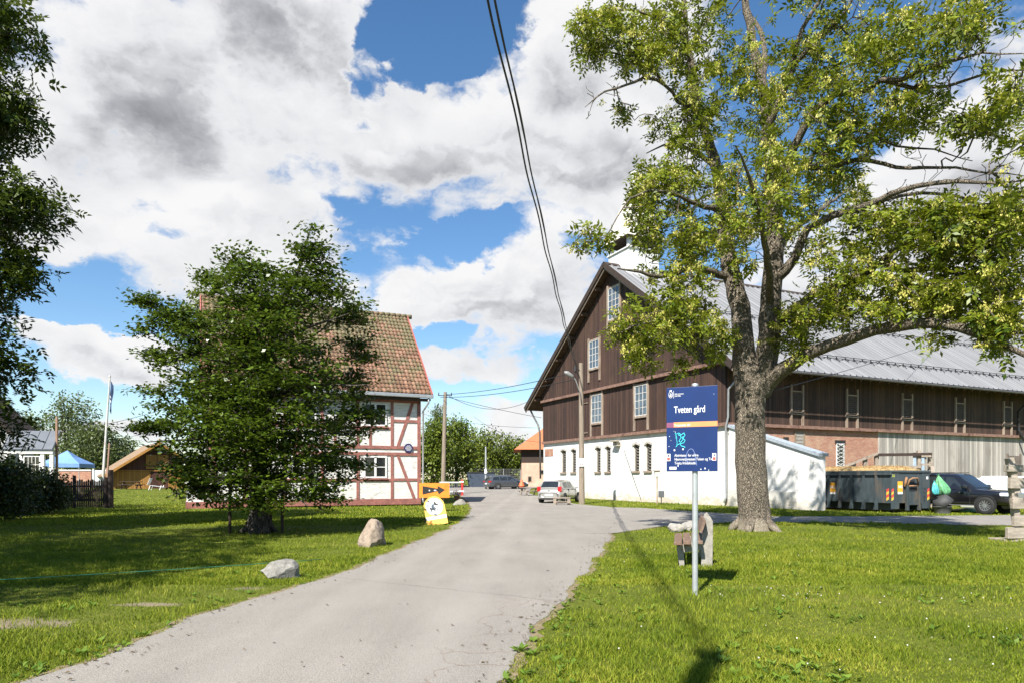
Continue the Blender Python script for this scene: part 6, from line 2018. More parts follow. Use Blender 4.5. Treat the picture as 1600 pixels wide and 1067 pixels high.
def make_car(label, loc, hd, pm, st, gh, wheels, wr, hw, glass_side, kind, rails=False):
    """st: (x, z_under, z_top, halfwidth) along the length; gh: greenhouse (x, z_belt, z_roof, half_belt, half_roof)"""
    t = thing('parked_car', label, 'car', loc, hd)
    mb = MB()
    rings = []
    for x, zu, zt, w in st:
        hh = zt - zu
        half = [(0, zu), (.78 * w, zu), (.93 * w, zu + .10 * hh + .02), (.985 * w, zu + .30 * hh), (1.0 * w, zu + .55 * hh), (.99 * w, zu + .72 * hh), (.965 * w, zu + .88 * hh), (.90 * w, zt - .008), (.6 * w, zt + .012), (0, zt + .02)]
        rings.append([(x, y, z) for y, z in half] + [(x, -y, z) for y, z in half[-2:0:-1]])
    n = len(rings[0])
    vs = [p for r_ in rings for p in r_]
    fs = []
    for i in range(len(rings) - 1):
        for k in range(n):
            fs.append((i * n + k, i * n + (k + 1) % n, (i + 1) * n + (k + 1) % n, (i + 1) * n + k))
    fs.append(tuple(range(n)))
    fs.append(tuple(range((len(rings) - 1) * n + n - 1, (len(rings) - 1) * n - 1, -1)))
    mb.add(vs, fs)
    body = mb.build('body', pm, t, smooth=True)
    bv = body.modifiers.new('sub', 'SUBSURF'); bv.levels = 1; bv.render_levels = 2
    # greenhouse shell
    mb = MB()
    R4 = []
    for x, zb, zr_, wb, wr_ in gh:
        R4.append([(x, wb, zb - .03), (x, wr_ + .02, zr_ - .05) if zr_ - zb > .1 else (x, wr_, zr_), (x, wr_ * .88, zr_), (x, 0, zr_ + .02), (x, -wr_ * .88, zr_), (x, -wr_ - .02, zr_ - .05) if zr_ - zb > .1 else (x, -wr_, zr_), (x, -wb, zb - .03)])
    n = 7
    vs = [p for r_ in R4 for p in r_]
    fs = []
    for i in range(len(R4) - 1):
        for k in range(n - 1):
            fs.append((i * n + k, (i + 1) * n + k, (i + 1) * n + k + 1, i * n + k + 1))
    fs += [tuple(range(n)), tuple(range((len(R4) - 1) * n + n - 1, (len(R4) - 1) * n - 1, -1))]
    mb.add(vs, fs)
    cab = mb.build('cabin', pm, t, smooth=True)
    cab.data.set_sharp_from_angle(angle=R(35))

    def side(x, f):
        for i in range(len(gh) - 1):
            a, b = gh[i], gh[i + 1]
            if a[0] <= x <= b[0]:
                q_ = (x - a[0]) / (b[0] - a[0])
                g_ = [a[k] + (b[k] - a[k]) * q_ for k in range(5)]
                return g_[3] + (g_[4] + .02 - g_[3]) * f, g_[1] - .03 + (g_[2] - .05 - g_[1] + .03) * f
    for s in (1, -1):
        for poly in glass_side:
            mb = MB()
            pts = []
            for x, f in poly:
                y, z = side(x, f)
                pts.append((x, s * (y + .006), z))
            ctr = Vector((sum(p[0] for p in pts) / len(pts), sum(p[1] for p in pts) / len(pts) - s * .05, sum(p[2] for p in pts) / len(pts)))
            k = len(pts)
            inn = [(p[0], p[1] - s * .02, p[2]) for p in pts]
            mb.add(pts + inn, [tuple(range(k)), tuple(range(2 * k - 1, k - 1, -1))] + [(i, (i + 1) % k, (i + 1) % k + k, i + k) for i in range(k)])
            mb.build('side_window', CARGLASS, t)
    for nm, (a, b) in (('rear_window', (gh[0], gh[1])), ('windscreen', (gh[-1], gh[-2]))):
        mb = MB()
        def pt(f, yy):
            x = a[0] + (b[0] - a[0]) * f
            z = a[2] + (b[2] - a[2]) * f + .02
            w_ = (a[4] + (b[4] - a[4]) * f) * .86
            return Vector((x, yy * w_, z + .008 - abs(yy) ** 2 * .012))
        nx = Vector((b[2] - a[2], 0, a[0] - b[0])).normalized() * (.012 if nm == 'windscreen' else -.012)
        nx = nx if nx.z > 0 else -nx
        g1 = [pt(f, y_) + nx for f in (.08, .9) for y_ in (-1, -.5, 0, .5, 1)]
        g0 = [p_ - nx * 2.5 for p_ in g1]
        mb.add(g1 + g0, [(i, i + 1, i + 6, i + 5) for i in range(4)] + [(0, 10, 11, 1), (1, 11, 12, 2), (2, 12, 13, 3), (3, 13, 14, 4), (5, 6, 16, 15), (6, 7, 17, 16), (7, 8, 18, 17), (8, 9, 19, 18), (0, 5, 15, 10), (4, 14, 19, 9)])
        mb.build(nm, CARGLASS, t)
    for x in wheels:
        for s in (1, -1):
            yc = s * (hw - .10)
            ar = MB()
            ar.lathe([(wr + .065, s * (hw * .955) - yc), (wr + .065, s * (hw + .012) - yc), (wr + .01, s * (hw + .008) - yc), (wr - .06, s * (hw - .03) - yc), (0.0, s * (hw - .05) - yc)], (x, yc, wr + .02), 'y', 28)
            ar.build('wheel_arch', BLACKTRIM, t, smooth=False)
            ty = MB()
            prof = [(wr * .64, -.09), (wr * .92, -.105), (wr, -.07), (wr, .07), (wr * .92, .105), (wr * .64, .09)]
            ty.lathe([(r_, h_ + s * .012 + (s * .02)) for r_, h_ in prof], (x, yc + s * .015, wr), 'y', 28)
            tyre = ty.build('wheel', RUBBER, t, smooth=True)
            rm = MB()
            fo = s * .105
            rm.lathe([(wr * .66, fo * .8), (wr * .60, fo), (wr * .56, fo * .95), (wr * .54, fo * .4), (0, fo * .3)], (x, yc + s * .015, wr), 'y', 24)
            for k in range(10 if kind != 'suv' else 12):
                a_ = 2 * math.pi * k / (10 if kind != 'suv' else 12)
                rm.beam((x + .06 * math.cos(a_), yc + s * .015 + fo * .9, wr + .06 * math.sin(a_)), (x + wr * .6 * math.cos(a_), yc + s * .015 + fo * .95, wr + wr * .6 * math.sin(a_)), .03, .03, up=(0, 1, 0))
            rm.lathe([(.07, fo * .6), (.07, fo * 1.02), (0, fo * 1.05)], (x, yc + s * .015, wr), 'y', 12)
            rm.build('rim', ALLOY, tyre)
    xr, xf = st[0][0], st[-1][0]
    return t, xr, xf


def car_bits(t, items):
    for nm, m, boxes, bev in items:
        for b in boxes:
            mb = MB(); mb.box(*b[:6]); o = mb.build(nm, m, t, bevel=bev)
            if len(b) > 6:
                o.rotation_euler = b[6]


# silver hatchback
hd = math.atan2(0.907, 0.42)
hx_, hy_ = 0.42, 0.907
# rear middle stands at photo x 858
rear = P(857.5, 785, 43.6)
L2 = 1.97
loc = (rear.x + hx_ * L2, rear.y + hy_ * L2, gz(rear.x, rear.y))
SILVER = paint('silver_paint', (0.44, 0.43, 0.405), 0.55)
t, xr, xf = make_car('silver hatchback parked behind the lamp pole, rear towards the road', loc, hd, SILVER,
    [(-1.97, .36, .66, .66), (-1.96, .28, .80, .76), (-1.86, .22, .96, .82), (-1.5, .20, .99, .85), (-.8, .19, .97, .852), (0, .19, .95, .852), (.8, .19, .94, .85), (1.2, .19, .88, .845), (1.6, .2, .79, .81), (1.86, .23, .69, .73), (1.96, .30, .58, .62)],
    [(-1.90, .96, .98, .80, .70), (-1.55, .97, 1.42, .82, .58), (-.7, .97, 1.50, .83, .60), (.25, .95, 1.46, .82, .60), (1.20, .90, .92, .78, .66)],
    (-1.26, 1.26), .30, .85,
    [[(-1.38, .14), (-.62, .10), (-.62, .88), (-1.25, .86)], [(-.55, .10), (.52, .10), (.20, .88), (-.55, .88)], [(.58, .10), (.88, .12), (.62, .40)]], 'hatch')
car_bits(t, [
    ('tail_light', REDLAMP, [(-1.955, -1.66, .58, .835, .74, 1.08), (-1.955, -1.66, -.835, -.58, .74, 1.08)], .05),
    ('head_light', CLEARLAMP, [(1.55, 1.85, .52, .74, .62, .74), (1.55, 1.85, -.74, -.52, .62, .74)], .04),
    ('number_plate', PLATEW, [(-1.995, -1.97, -.26, .26, .48, .59)], .004),
    ('badge', ALLOY, [(-1.975, -1.95, -.06, .06, .82, .88)], .01),
    ('bumper_trim', BLACKTRIM, [(-1.985, -1.86, -.6, .6, .27, .34)], .01),
    ('wiper', BLACKTRIM, [(-1.80, -1.76, -.3, .05, 1.08, 1.10)], 0),
    ('door_handle', SILVER, [(-.50, -.30, .845, .88, .80, .83), (-.50, -.30, -.88, -.845, .80, .83)], .01),
    ('mirror', SILVER, [(.60, .76, .86, 1.04, .95, 1.08), (.60, .76, -1.04, -.86, .95, 1.08)], .04),
    ('door_seam', BLACKTRIM, [(-.565, -.555, .80, .857, .30, .93), (-.565, -.555, -.857, -.80, .30, .93), (.72, .73, .80, .857, .30, .90), (.72, .73, -.857, -.80, .30, .90)], 0)])

# grey estate car
hd2 = math.atan2(0.42, 0.907)
q = P(791, 764, 74)
GREYCAR = paint('grey_paint', (0.10, 0.11, 0.125), 0.5)
t, xr, xf = make_car('dark grey estate car parked across the end of the road', (q.x, q.y, gz(q.x, q.y)), hd2, GREYCAR,
    [(-2.38, .40, .70, .72), (-2.36, .30, .86, .84), (-2.2, .22, .98, .90), (-1.4, .2, .98, .91), (0, .2, .95, .91), (1.0, .2, .93, .91), (1.5, .2, .86, .90), (2.0, .22, .78, .86), (2.3, .26, .66, .74), (2.38, .32, .56, .62)],
    [(-2.28, .96, .98, .84, .74), (-1.95, .97, 1.40, .86, .62), (-.8, .96, 1.49, .87, .64), (.3, .95, 1.47, .86, .64), (1.35, .90, .92, .82, .70)],
    (-1.36, 1.35), .32, .90,
    [[(-1.95, .14), (-1.15, .10), (-1.15, .88), (-1.8, .84)], [(-1.08, .10), (-.25, .10), (-.25, .88), (-1.08, .88)], [(-.18, .10), (.80, .10), (.28, .88), (-.18, .88)]], 'estate')
car_bits(t, [('tail_light', REDLAMP, [(-2.375, -2.1, .55, .89, .74, .92), (-2.375, -2.1, -.89, -.55, .74, .92)], .04),
             ('head_light', CLEARLAMP, [(1.95, 2.28, .5, .8, .6, .74), (1.95, 2.28, -.8, -.5, .6, .74)], .04),
             ('number_plate', PLATEW, [(-2.41, -2.38, -.26, .26, .55, .66)], 0),
             ('roof_rail', ALLOY, [(-1.8, .2, .60, .63, 1.50, 1.53), (-1.8, .2, -.63, -.60, 1.50, 1.53)], 0),
             ('mirror', GREYCAR, [(.80, .96, .90, 1.08, .95, 1.08), (.80, .96, -1.08, -.90, .95, 1.08)], .04)])

# black off-roader: heading towards the right front
hv = Vector((0.50, -0.866, 0)).normalized()
hd3 = math.atan2(hv.y, hv.x)
fw = P(1541, 803, 30.2)                      # right front wheel on the ground
rt = Vector((hv.y, -hv.x, 0))
ctr = Vector((fw.x, fw.y, 0)) - hv * 1.42 - rt * 0.84
BLACKCAR = paint('black_paint', (0.010, 0.010, 0.012), 0.3)
t, xr, xf = make_car('black off-road car parked beside the dumpster, front to the right', (ctr.x, ctr.y, 0), hd3, BLACKCAR,
    [(-2.38, .55, .90, .78), (-2.36, .42, 1.05, .90), (-2.2, .38, 1.14, .94), (-1.2, .36, 1.15, .95), (0, .36, 1.13, .95), (.8, .36, 1.12, .95), (1.1, .36, 1.10, .945), (1.8, .38, 1.04, .93), (2.15, .40, .98, .88), (2.34, .42, .88, .80), (2.40, .48, .72, .70)],
    [(-2.30, 1.12, 1.16, .88, .80), (-2.12, 1.13, 1.74, .90, .68), (-1.0, 1.13, 1.82, .91, .70), (.05, 1.12, 1.78, .90, .70), (.98, 1.07, 1.09, .86, .76)],
    (-1.37, 1.42), .385, .94,
    [[(-2.0, .14), (-1.25, .10), (-1.25, .86), (-1.95, .84)], [(-1.16, .10), (-.38, .10), (-.38, .88), (-1.16, .88)], [(-.30, .10), (.56, .10), (.02, .88), (-.30, .88)]], 'suv')
car_bits(t, [('head_light', CLEARLAMP, [(1.95, 2.33, .52, .90, .80, .96), (1.95, 2.33, -.90, -.52, .80, .96)], .05),
             ('grille', ALLOY, [(2.33, 2.405, -.46, .46, .66, .95)], .03),
             ('fog_light', CLEARLAMP, [(2.22, 2.36, -.74, -.58, .56, .62), (2.22, 2.36, .58, .74, .56, .62)], .02),
             ('bumper', BLACKTRIM, [(2.2, 2.43, -.70, .70, .40, .60)], .06),
             ('roof_rail', BLACKTRIM, [(-1.9, .0, .62, .66, 1.83, 1.87), (-1.9, .0, -.66, -.62, 1.83, 1.87)], .01),
             ('side_step', ALLOY, [(-.85, .95, .90, 1.02, .36, .40), (-.85, .95, -1.02, -.90, .36, .40)], .01),
             ('mirror', BLACKCAR, [(.52, .70, .93, 1.16, 1.12, 1.30), (.52, .70, -1.16, -.93, 1.12, 1.30)], .05),
             ('door_handle', ALLOY, [(-.28, -.06, .945, .97, .98, 1.01), (-.28, -.06, -.97, -.945, .98, 1.01)], .01),
             ('door_seam', BLACKTRIM, [(-.345, -.335, -.958, -.90, .42, 1.10), (.80, .81, -.958, -.90, .42, 1.08)], 0)])


# ------------------------------------------------------------------ dumpster
DSTEEL = mat('dumpster_paint', (0.045, 0.060, 0.067), 0.55, 0.25, 3, 0.0, stretch=(2, 2, 0.6), dirt=(0.10, 0.085, 0.07))
RUST = mat('rust', (0.26, 0.14, 0.07), 0.85, 0.3, 8, 0.2)
Yd = 31.4
q = P(1392, 800, Yd)
eD = Vector((0.94, 0.34, 0)).normalized()
dang = math.atan2(eD.y, eD.x)
dump = thing('dumpster', 'dark grey ribbed steel roll-off dumpster heaped with straw, by the barn', 'dumpster', (q.x, q.y, 0), dang)
DW, DL, DH = 2.42, 6.2, 1.86
mb = MB()
mb.box(0, DW, 0.0, DL, 0.45, 0.55)
mb.box(0, 0.06, 0.0, DL, 0.55, DH); mb.box(DW - 0.06, DW, 0, DL, 0.55, DH); mb.box(0.06, DW - 0.06, 0, 0.06, 0.55, DH); mb.box(0.06, DW - 0.06, DL - 0.06, DL, 0.55, DH)
mb.box(0.0, 0.5, -0.02, 0.0, 0.18, DH - 0.02); mb.box(DW - 0.5, DW, -0.02, 0.0, 0.18, DH - 0.02)
mb.box(0.3, 0.5, 0.3, DL - .3, 0.1, 0.45); mb.box(DW - 0.5, DW - 0.3, 0.3, DL - .3, 0.1, 0.45)
mb.build('shell', DSTEEL, dump)
mb = MB(); mb.box(-0.09, DW + .05, -0.06, DL + .05, DH + 0.001, DH + 0.10); mb.box(-0.09, 0.0, -0.06, DL, DH - 0.12, DH); mb.build('top_rail', DSTEEL, dump, bevel=.015)
for k in range(8):
    yy = 0.75 + k * 0.72
    mb = MB()
    mb.prism([(-0.13, 0.12), (0.0, 0.12), (0.0, DH - 0.12), (-0.08, DH - 0.12), (-0.08, 0.55)], lambda a, b, d: (a, d, b), yy - 0.06, yy + 0.06)
    mb.prism([(-0.13, 0.12), (-0.005, 0.12), (-0.005, 0.45)], lambda a, b, d: (a, d, b), yy + 0.06, yy + 0.10)
    mb.build('rib', DSTEEL, dump)
mb = MB()
mb.box(0.95, 1.62, -0.10, -0.021, 0.35, 0.45); mb.box(0.86, 0.97, -0.16, -0.021, 0.1, 1.25); mb.box(1.60, 1.71, -0.16, -0.021, 0.1, 1.25)
mb.box(0.97, 1.6, -0.05, -0.0, 0.45, 0.98)
mb.build('hook_frame', DSTEEL, dump, bevel=.01)
mb = MB()
mb.tube([(0.92, -0.10, 1.25), (1.0, -0.14, 1.52), (1.12, -0.2, 1.60), (1.42, -0.2, 1.60), (1.52, -0.14, 1.48), (1.66, -0.06, 1.25)], 0.04, 8)
mb.tube([(0.80, -0.05, 1.20), (0.86, -0.08, 1.55), (0.92, -0.05, 1.62)], 0.06, 8)
mb.tube([(1.0, -.12, 1.24), (1.5, -.12, 1.24)], .035, 8)
mb.build('hook', RUST, dump, smooth=True)
mb = MB(); mb.box(1.0, 1.56, -0.045, -0.021, 1.0, 1.18); mb.box(1.08, 1.45, -.03, -.0205, 1.25, 1.5); mb.build('hook_recess', BLACKIRON, dump)
POSTER = mat('poster_orange', (0.80, 0.38, 0.03), 0.5, 0.05, 3)
for nm, M_ in (('side', Matrix(((0, 1, 0, -0.012), (1, 0, 0, 2.62), (0, 0, 1, 0.95), (0, 0, 0, 1)))), ('end', Matrix(((1, 0, 0, 0.30), (0, 1, 0, -0.022), (0, 0, 1, 0.95), (0, 0, 0, 1))))):
    pass
# orange notices: one on the side, one on the front
mb = MB(); mb.box(-0.006, -0.002, 3.25, 3.62, 0.86, 1.38, 0); mb.box(-0.009, -0.0065, 3.25, 3.62, 0.80, 0.90, 1); p1 = mb.build('notice', [POSTER, PW], dump)
text_part('lettering', 'NG', 0.20, PW, p1, (-0.010, 3.58, 1.09), (R(90), 0, R(-90)), 0.001, 0.004, 1.0)
mb = MB(); mb.box(0.40, 0.70, -0.027, -0.0205, 0.92, 1.45, 0); mb.box(0.40, 0.70, -0.03, -0.0275, 0.86, 0.96, 1); p2 = mb.build('notice', [POSTER, PW], dump)
text_part('lettering', 'NG', 0.18, PW, p2, (0.44, -0.031, 1.14), (R(90), 0, 0), 0.001, 0.004, 0.95)
YEL = mat('marker_yellow', (0.62, 0.44, 0.06), 0.4, 0.05)
for x0, face in ((0.02, 'end'), (0.10, 'side'), (DW - 0.16, 'end')):
    mb = MB()
    for k in range(4):
        z = 0.55 + k * 0.13
        if face == 'end':
            mb.add([(x0, -0.026, z), (x0 + .13, -0.026, z + .07), (x0 + .13, -0.026, z + .20), (x0, -0.026, z + .13), (x0, -0.021, z), (x0 + .13, -0.021, z + .07), (x0 + .13, -0.021, z + .20), (x0, -0.021, z + .13)], [(0, 1, 2, 3), (0, 4, 5, 1), (2, 6, 7, 3), (1, 5, 6, 2), (3, 7, 4, 0)], k % 2)
        else:
            mb.add([(-.008, x0 + .13, z), (-.008, x0, z + .07), (-.008, x0, z + .20), (-.008, x0 + .13, z + .13), (-.002, x0 + .13, z), (-.002, x0, z + .07), (-.002, x0, z + .20), (-.002, x0 + .13, z + .13)], [(0, 1, 2, 3), (0, 4, 5, 1), (2, 6, 7, 3), (1, 5, 6, 2), (3, 7, 4, 0)], k % 2)
    mb.build('warning_stripes', [YEL, STICKRED], dump)
text_part('lettering', '22', 0.15, mat('spray_yellow', (0.55, 0.60, 0.08), 0.6), dump, (0.05, -0.0225, 1.66), (R(90), 0, 0), 0.001, 0.002, 1.2)
mb = MB(); mb.box(2.2, 2.32, -0.025, -0.021, 1.55, 1.68); mb.build('label_plate', PW, dump)
mb = MB()
for z, w in ((1.15, .10), (0.95, .08), (0.75, .11), (0.58, .08)):
    mb.tube([(2.02, -0.024, z), (2.02 + w, -0.024, z - .04), (2.04, -0.024, z - .12)], .012, 5)
mb.build('painted_mark', BLACKIRON, dump)
BLOCK.append((0, DW, 0, DL, dang, q.x, q.y))
# straw heap
n = 26
xs = np.linspace(0.08, DW - 0.08, n); ysx = np.linspace(0.08, DL - 0.08, 50)
XX, YY = np.meshgrid(xs, ysx)
ed = np.minimum(np.minimum(XX - .08, DW - .08 - XX) / .6, np.minimum(YY - .08, DL - .08 - YY) / .6).clip(0, 1)
ZZ = 1.80 + 0.34 * np.sqrt(ed) + rng.normal(0, 0.02, XX.shape)
ii = np.arange(XX.size).reshape(XX.shape)
qd = np.stack([ii[:-1, :-1], ii[:-1, 1:], ii[1:, 1:], ii[1:, :-1]], -1).reshape(-1, 4)
hv_ = np.stack([XX, YY, ZZ], -1).reshape(-1, 3)
K = 5000
sx_, sy_ = rng.uniform(.08, DW - .08, K), rng.uniform(.08, DL - .08, K)
se = np.minimum(np.minimum(sx_ - .08, DW - .08 - sx_) / .6, np.minimum(sy_ - .08, DL - .08 - sy_) / .6).clip(0, 1)
sb = np.stack([sx_, sy_, 1.80 + 0.34 * np.sqrt(se)], 1)
a = rng.random(K) * 6.28
sdv = np.stack([np.cos(a), np.sin(a), rng.normal(.1, .35, K)], 1)
lv = leaf_quads(sb, sdv, np.tile([[0, 0, 1.0]], (K, 1)), 0.12 + 0.12 * rng.random(K), np.full(K, .018), .05)
so_ = npmesh('straw_heap', np.concatenate([hv_, lv]), np.concatenate([qd, quads_idx(K) + len(hv_)]), leafmat('straw', (0.36, 0.24, 0.10), (0.62, 0.45, 0.22), 0.15, 0.8))
so_.location = (q.x, q.y, 0); so_.rotation_euler = (0, 0, dang)
tag(so_, 'pale straw heaped above the dumpster rim', 'straw', kind='stuff')


# things between dumpster and car
def at(px, py, Y):
    p_ = P(px, py, Y)
    return (p_.x, p_.y, 0)


q = at(1473, 800, 30.8)
t = thing('rubber_tub', 'stacked dark grey rubber tubs beside the dumpster, the upper one tipped', 'tub', q)
mb = MB(); mb.lathe([(.30, 0), (.36, .30), (.39, .31), (.37, .33), (.33, .30), (.28, .04), (0, .04)], (0, 0, 0), n=20); mb.build('lower_tub', mat('tub_grey', (0.09, 0.09, 0.09), 0.7, 0.25, 7), t, smooth=True)
T_ = Matrix.Translation((0.05, 0.0, .42)) @ Matrix.Rotation(R(-32), 4, 'Y')
mb = MB(T_); mb.lathe([(.40, 0), (.44, .02), (.30, .36), (.0, .36)], (0, 0, 0), n=20); mb.build('upper_tub', mat('tub_dark', (0.045, 0.045, 0.045), 0.7, 0.25, 7), t, smooth=True)


def bag(name, label, loc, prof, lean, m, seed):
    """a hanging plastic bag: knotted neck, folds running down, sagging belly"""
    r2 = random.Random(seed)
    ph = [r2.uniform(0, 6.28) for _ in range(3)]
    mb = MB()
    n, rings = 36, []
    pr = catmull(np.array([(r_, z_, 0.0, 0.0) for r_, z_ in prof]), 0.03)
    for r_, z_, *_ in pr:
        for k in range(n):
            a_ = 2 * math.pi * k / n
            fo = 1 + 0.16 * math.sin(5 * a_ + ph[0] + 3 * z_) + 0.09 * math.sin(11 * a_ + ph[1] - 5 * z_) + 0.05 * math.sin(17 * a_ + ph[2])
            t_ = pr[0][1] - z_
            rings.append((r_ * fo * math.cos(a_) + lean * t_, r_ * fo * 0.7 * math.sin(a_), z_ + 0.02 * math.sin(4 * a_ + ph[2]) * min(1, r_ * 6)))
    m_ = len(pr)
    mb.add(rings, [(i * n + k, i * n + (k + 1) % n, (i + 1) * n + (k + 1) % n, (i + 1) * n + k) for i in range(m_ - 1) for k in range(n)])
    o = mb.build(name, m, None, smooth=True)
    o.location = loc
    return tag(o, label, 'bag')


GREENBAG = mat('green_plastic', (0.12, 0.33, 0.155), 0.4, 0.35, 7, 0.6)
bag('plastic_bag', 'pale green plastic bag hanging between dumpster and black car', (*at(1466, 780, 31.0)[:2], 0.82), [(.06, .95), (.03, .88), (.09, .78), (.22, .50), (.30, .22), (.22, .06), (.02, .0)], 0.28, GREENBAG, 5)
bag('plastic_bag', 'turquoise plastic bag tucked beside the green one at the dumpster corner', (*at(1460, 780, 30.7)[:2], 0.86), [(.04, .62), (.02, .56), (.08, .45), (.14, .2), (.10, .03), (.01, 0)], 0.1, mat('cyan_plastic', (0.08, 0.40, 0.44), 0.4, 0.35, 7, 0.6), 9)
so2 = stone('plastic_sheet', 'crumpled green plastic sheet on the ground under the black car', (*at(1508, 799, 32.4)[:2], 0.06), (1.1, 0.5, 0.14), 63, GREENBAG, 12, 0.3)
so2['category'] = 'sheet'
# white wrapped stacks behind the car
WRAP = mat('white_wrap', (0.6, 0.6, 0.59), 0.5, 0.08, 2, 0.4)
for px, Y, w, h, lab, sd in ((1532, 37.5, 1.0, 1.62, 'white wrapped stack behind the black car windscreen', 71), (1572, 37.0, 1.45, 1.72, 'longer white wrapped stack behind the black car bonnet', 75)):
    x, y_, _ = at(px, 760, Y)
    mb = MB(); mb.box(-w / 1.0, w / 1.0, -.5, .5, 0.0, h)
    o = mb.build('wrapped_stack', WRAP, bevel=.08)
    o.location = (x, y_, 0); o.rotation_euler = (0, 0, BA)
    tag(o, lab, 'stack', 'white wrapped stacks by the plank wall')

# weathered rail rack behind the dumpster
GREYRAIL = mat('grey_rail', (0.26, 0.215, 0.17), 0.9, 0.3, 6, 0.2)
Yr = 37.5
t = thing('loading_rail', 'weathered timber handrail with sloping end standing behind the dumpster', 'railing', (P(1372, 780, Yr).x, Yr, 0), 0)
bx_, by_ = P(1372, 780, Yr).x, Yr
def rp(px, py, dY=0):
    p_ = P(px, py, Yr + dY)
    return Vector((p_.x - bx_, p_.y - by_, p_.z))
mb = MB(); mb.beam(rp(1372, 710), rp(1456, 709), .09, .16); mb.build('top_rail', DARKWOOD, t)
mb = MB(); mb.beam(rp(1313, 731), rp(1371, 708), .09, .12); mb.build('sloping_rail', GREYRAIL, t)
mb = MB(); mb.beam(rp(1372, 729), rp(1440, 729), .07, .12); mb.build('lower_rail', GREYRAIL, t)
for px, ty in ((1336, 721), (1354, 713), (1372, 709), (1438.5, 703), (1456, 706)):
    p_ = rp(px, ty)
    mb = MB(); mb.box(p_.x - .1, p_.x + .1, p_.y + .08, p_.y + .22, -0.1, p_.z); mb.build('rail_post', GREYRAIL, t)
for ty in (712, 725):
    mb = MB(); mb.beam(rp(1440, ty, -.1), rp(1455, ty, -.1), .06, .10); mb.build('rung', GREYRAIL, t)
mb = MB(); mb.beam(rp(1457, 730, -1), rp(1460, 795, -4), .16, .22); mb.build('leaning_beam', GREYRAIL, t)

# rustic fence at the right edge
Yf = 17.0
fx = P(1587, 840, Yf).x
t = thing('rail_fence', 'rough wooden fence end with thick rails at the right edge of the lawn', 'fence', (fx, Yf, 0))
def fp(px, py, dY=0.0):
    p_ = P(px, py, Yf + dY)
    return Vector((p_.x - fx, p_.y - Yf, p_.z))
FW = mat('fence_wood', (0.31, 0.265, 0.215), 0.9, 0.3, 5, 0.3, stretch=(0.6, 3, 3), dirt=(0.17, 0.14, 0.115))
mb = MB(); mb.beam(fp(1577, 715), fp(1588, 770), .13, .16, up=(1, 0, 0)); mb.beam(fp(1582, 760, .02), fp(1592, 848, .02), .13, .15, up=(1, 0, 0)); mb.build('post', FW, t)
for a0, py, h in ((1571, 731, .17), (1577, 754, .27), (1581, 786, .26), (1583, 814, .24), (1573, 832, .28)):
    A = fp(a0, py, -.12)
    mb = MB(); mb.beam(A, A + Vector((2.6, .5, -0.02)), .10, h); mb.build('rail', FW, t, bevel=.012)
mb = MB(); mb.box(-.35, 1.8, -.1, .5, -.12, .06); mb.build('ground_sill', FW, t, bevel=.02)
mb = MB(); mb.box(2.3, 2.45, .3, .45, -.1, 2.0); mb.build('post', FW, t)

# ------------------------------------------------------------------ far road end
def far(px, py_unused, Y):
    x = (px - 800) / F * Y
    return (x, Y, gz(x, Y))


x, y_, z = far(709, 0, 58)
t = thing('crowd_barrier', 'galvanised crowd barrier with a red post and red white boards beside the road', 'barrier', (x, y_, z), 0.1)
mb = MB()
mb.tube([(-1.3, 0, .1), (-1.3, 0, 1.1), (.5, 0, 1.1), (.5, 0, .15), (-1.3, 0, .15)], .025, 6)
for k in range(12):
    mb.tube([(-1.2 + k * .14, 0, .15), (-1.2 + k * .14, 0, 1.1)], .012, 5)
mb.build('grille', GALV, t)
mb = MB(); mb.box(.62, .80, -.06, .06, 0, 1.38); mb.build('post', mat('signal_red', (0.62, 0.03, 0.03), 0.5), t, bevel=.02)
mb = MB()
for zz in (.35, 1.15):
    mb.box(.45, .85, -.09, -.065, zz, zz + .12, 1); mb.box(-1.2, .44, .03, .05, zz, zz + .06, 1)
mb.build('board', [mat('signal_red', (0.62, 0.03, 0.03)), PW], t)
x, y_, z = far(714, 0, 50)
t = thing('flower_tub', 'small tub of red and white flowers on the grass by the red barrier post', 'planter', (x, y_, z))
mb = MB(); mb.lathe([(.14, -.05), (.22, .3), (.24, .32), (.2, .3), (0, .28)], (0, 0, 0), n=14); mb.build('tub', mat('clay', (0.25, 0.12, 0.07), 0.8), t)
K = 160
fp_ = rng.normal(0, 1, (K, 3)) * np.array([.2, .14, .1]) + np.array([0, 0, .48])
s = np.full(K, .10)
lv = leaf_quads(fp_, rng.normal(0, 1, (K, 3)), rng.normal(0, 1, (K, 3)), s, s * .7)
npmesh('flowers', lv, quads_idx(K), [mat('petal_red', (0.5, 0.06, 0.05)), mat('petal_pale', (0.7, 0.5, 0.4)), SHRUBLEAF], t, mi=rng.integers(0, 3, K))

x, y_, z = far(759, 0, 74)
t = thing('lamp_post', 'thin grey metal post beside the dark grey estate car', 'post', (x, y_, z))
mb = MB(); mb.tube([(0, 0, -.2), (0, 0, P(759, 697, 74).z - z)], [.12, .08], 10); mb.build('shaft', GALV, t)
mb = MB(); mb.tube([(0, -.12, 1.7), (0, -.12, 2.2)], .14, 8); mb.build('sign_band', PW, t)
x, y_, z = far(815, 0, 66)
t = thing('marker_post', 'orange red marker post on a white foot at the road edge', 'marker', (x, y_, z))
mb = MB(); mb.lathe([(.16, .42), (.2, .55), (.30, .6), (.24, .75), (.12, 1.05), (.08, 1.2), (0, 1.28)], (0, 0, 0), n=12); mb.build('orange_cap', mat('marker_orange', (0.68, 0.14, 0.05), 0.6), t)
mb = MB(); mb.tube([(0, 0, -.1), (0, 0, .5)], .07, 8); mb.build('stem', DARKWOOD, t)
mb = MB(); mb.box(-.25, .25, -.2, .2, -.1, .08); mb.build('foot', PW, t)


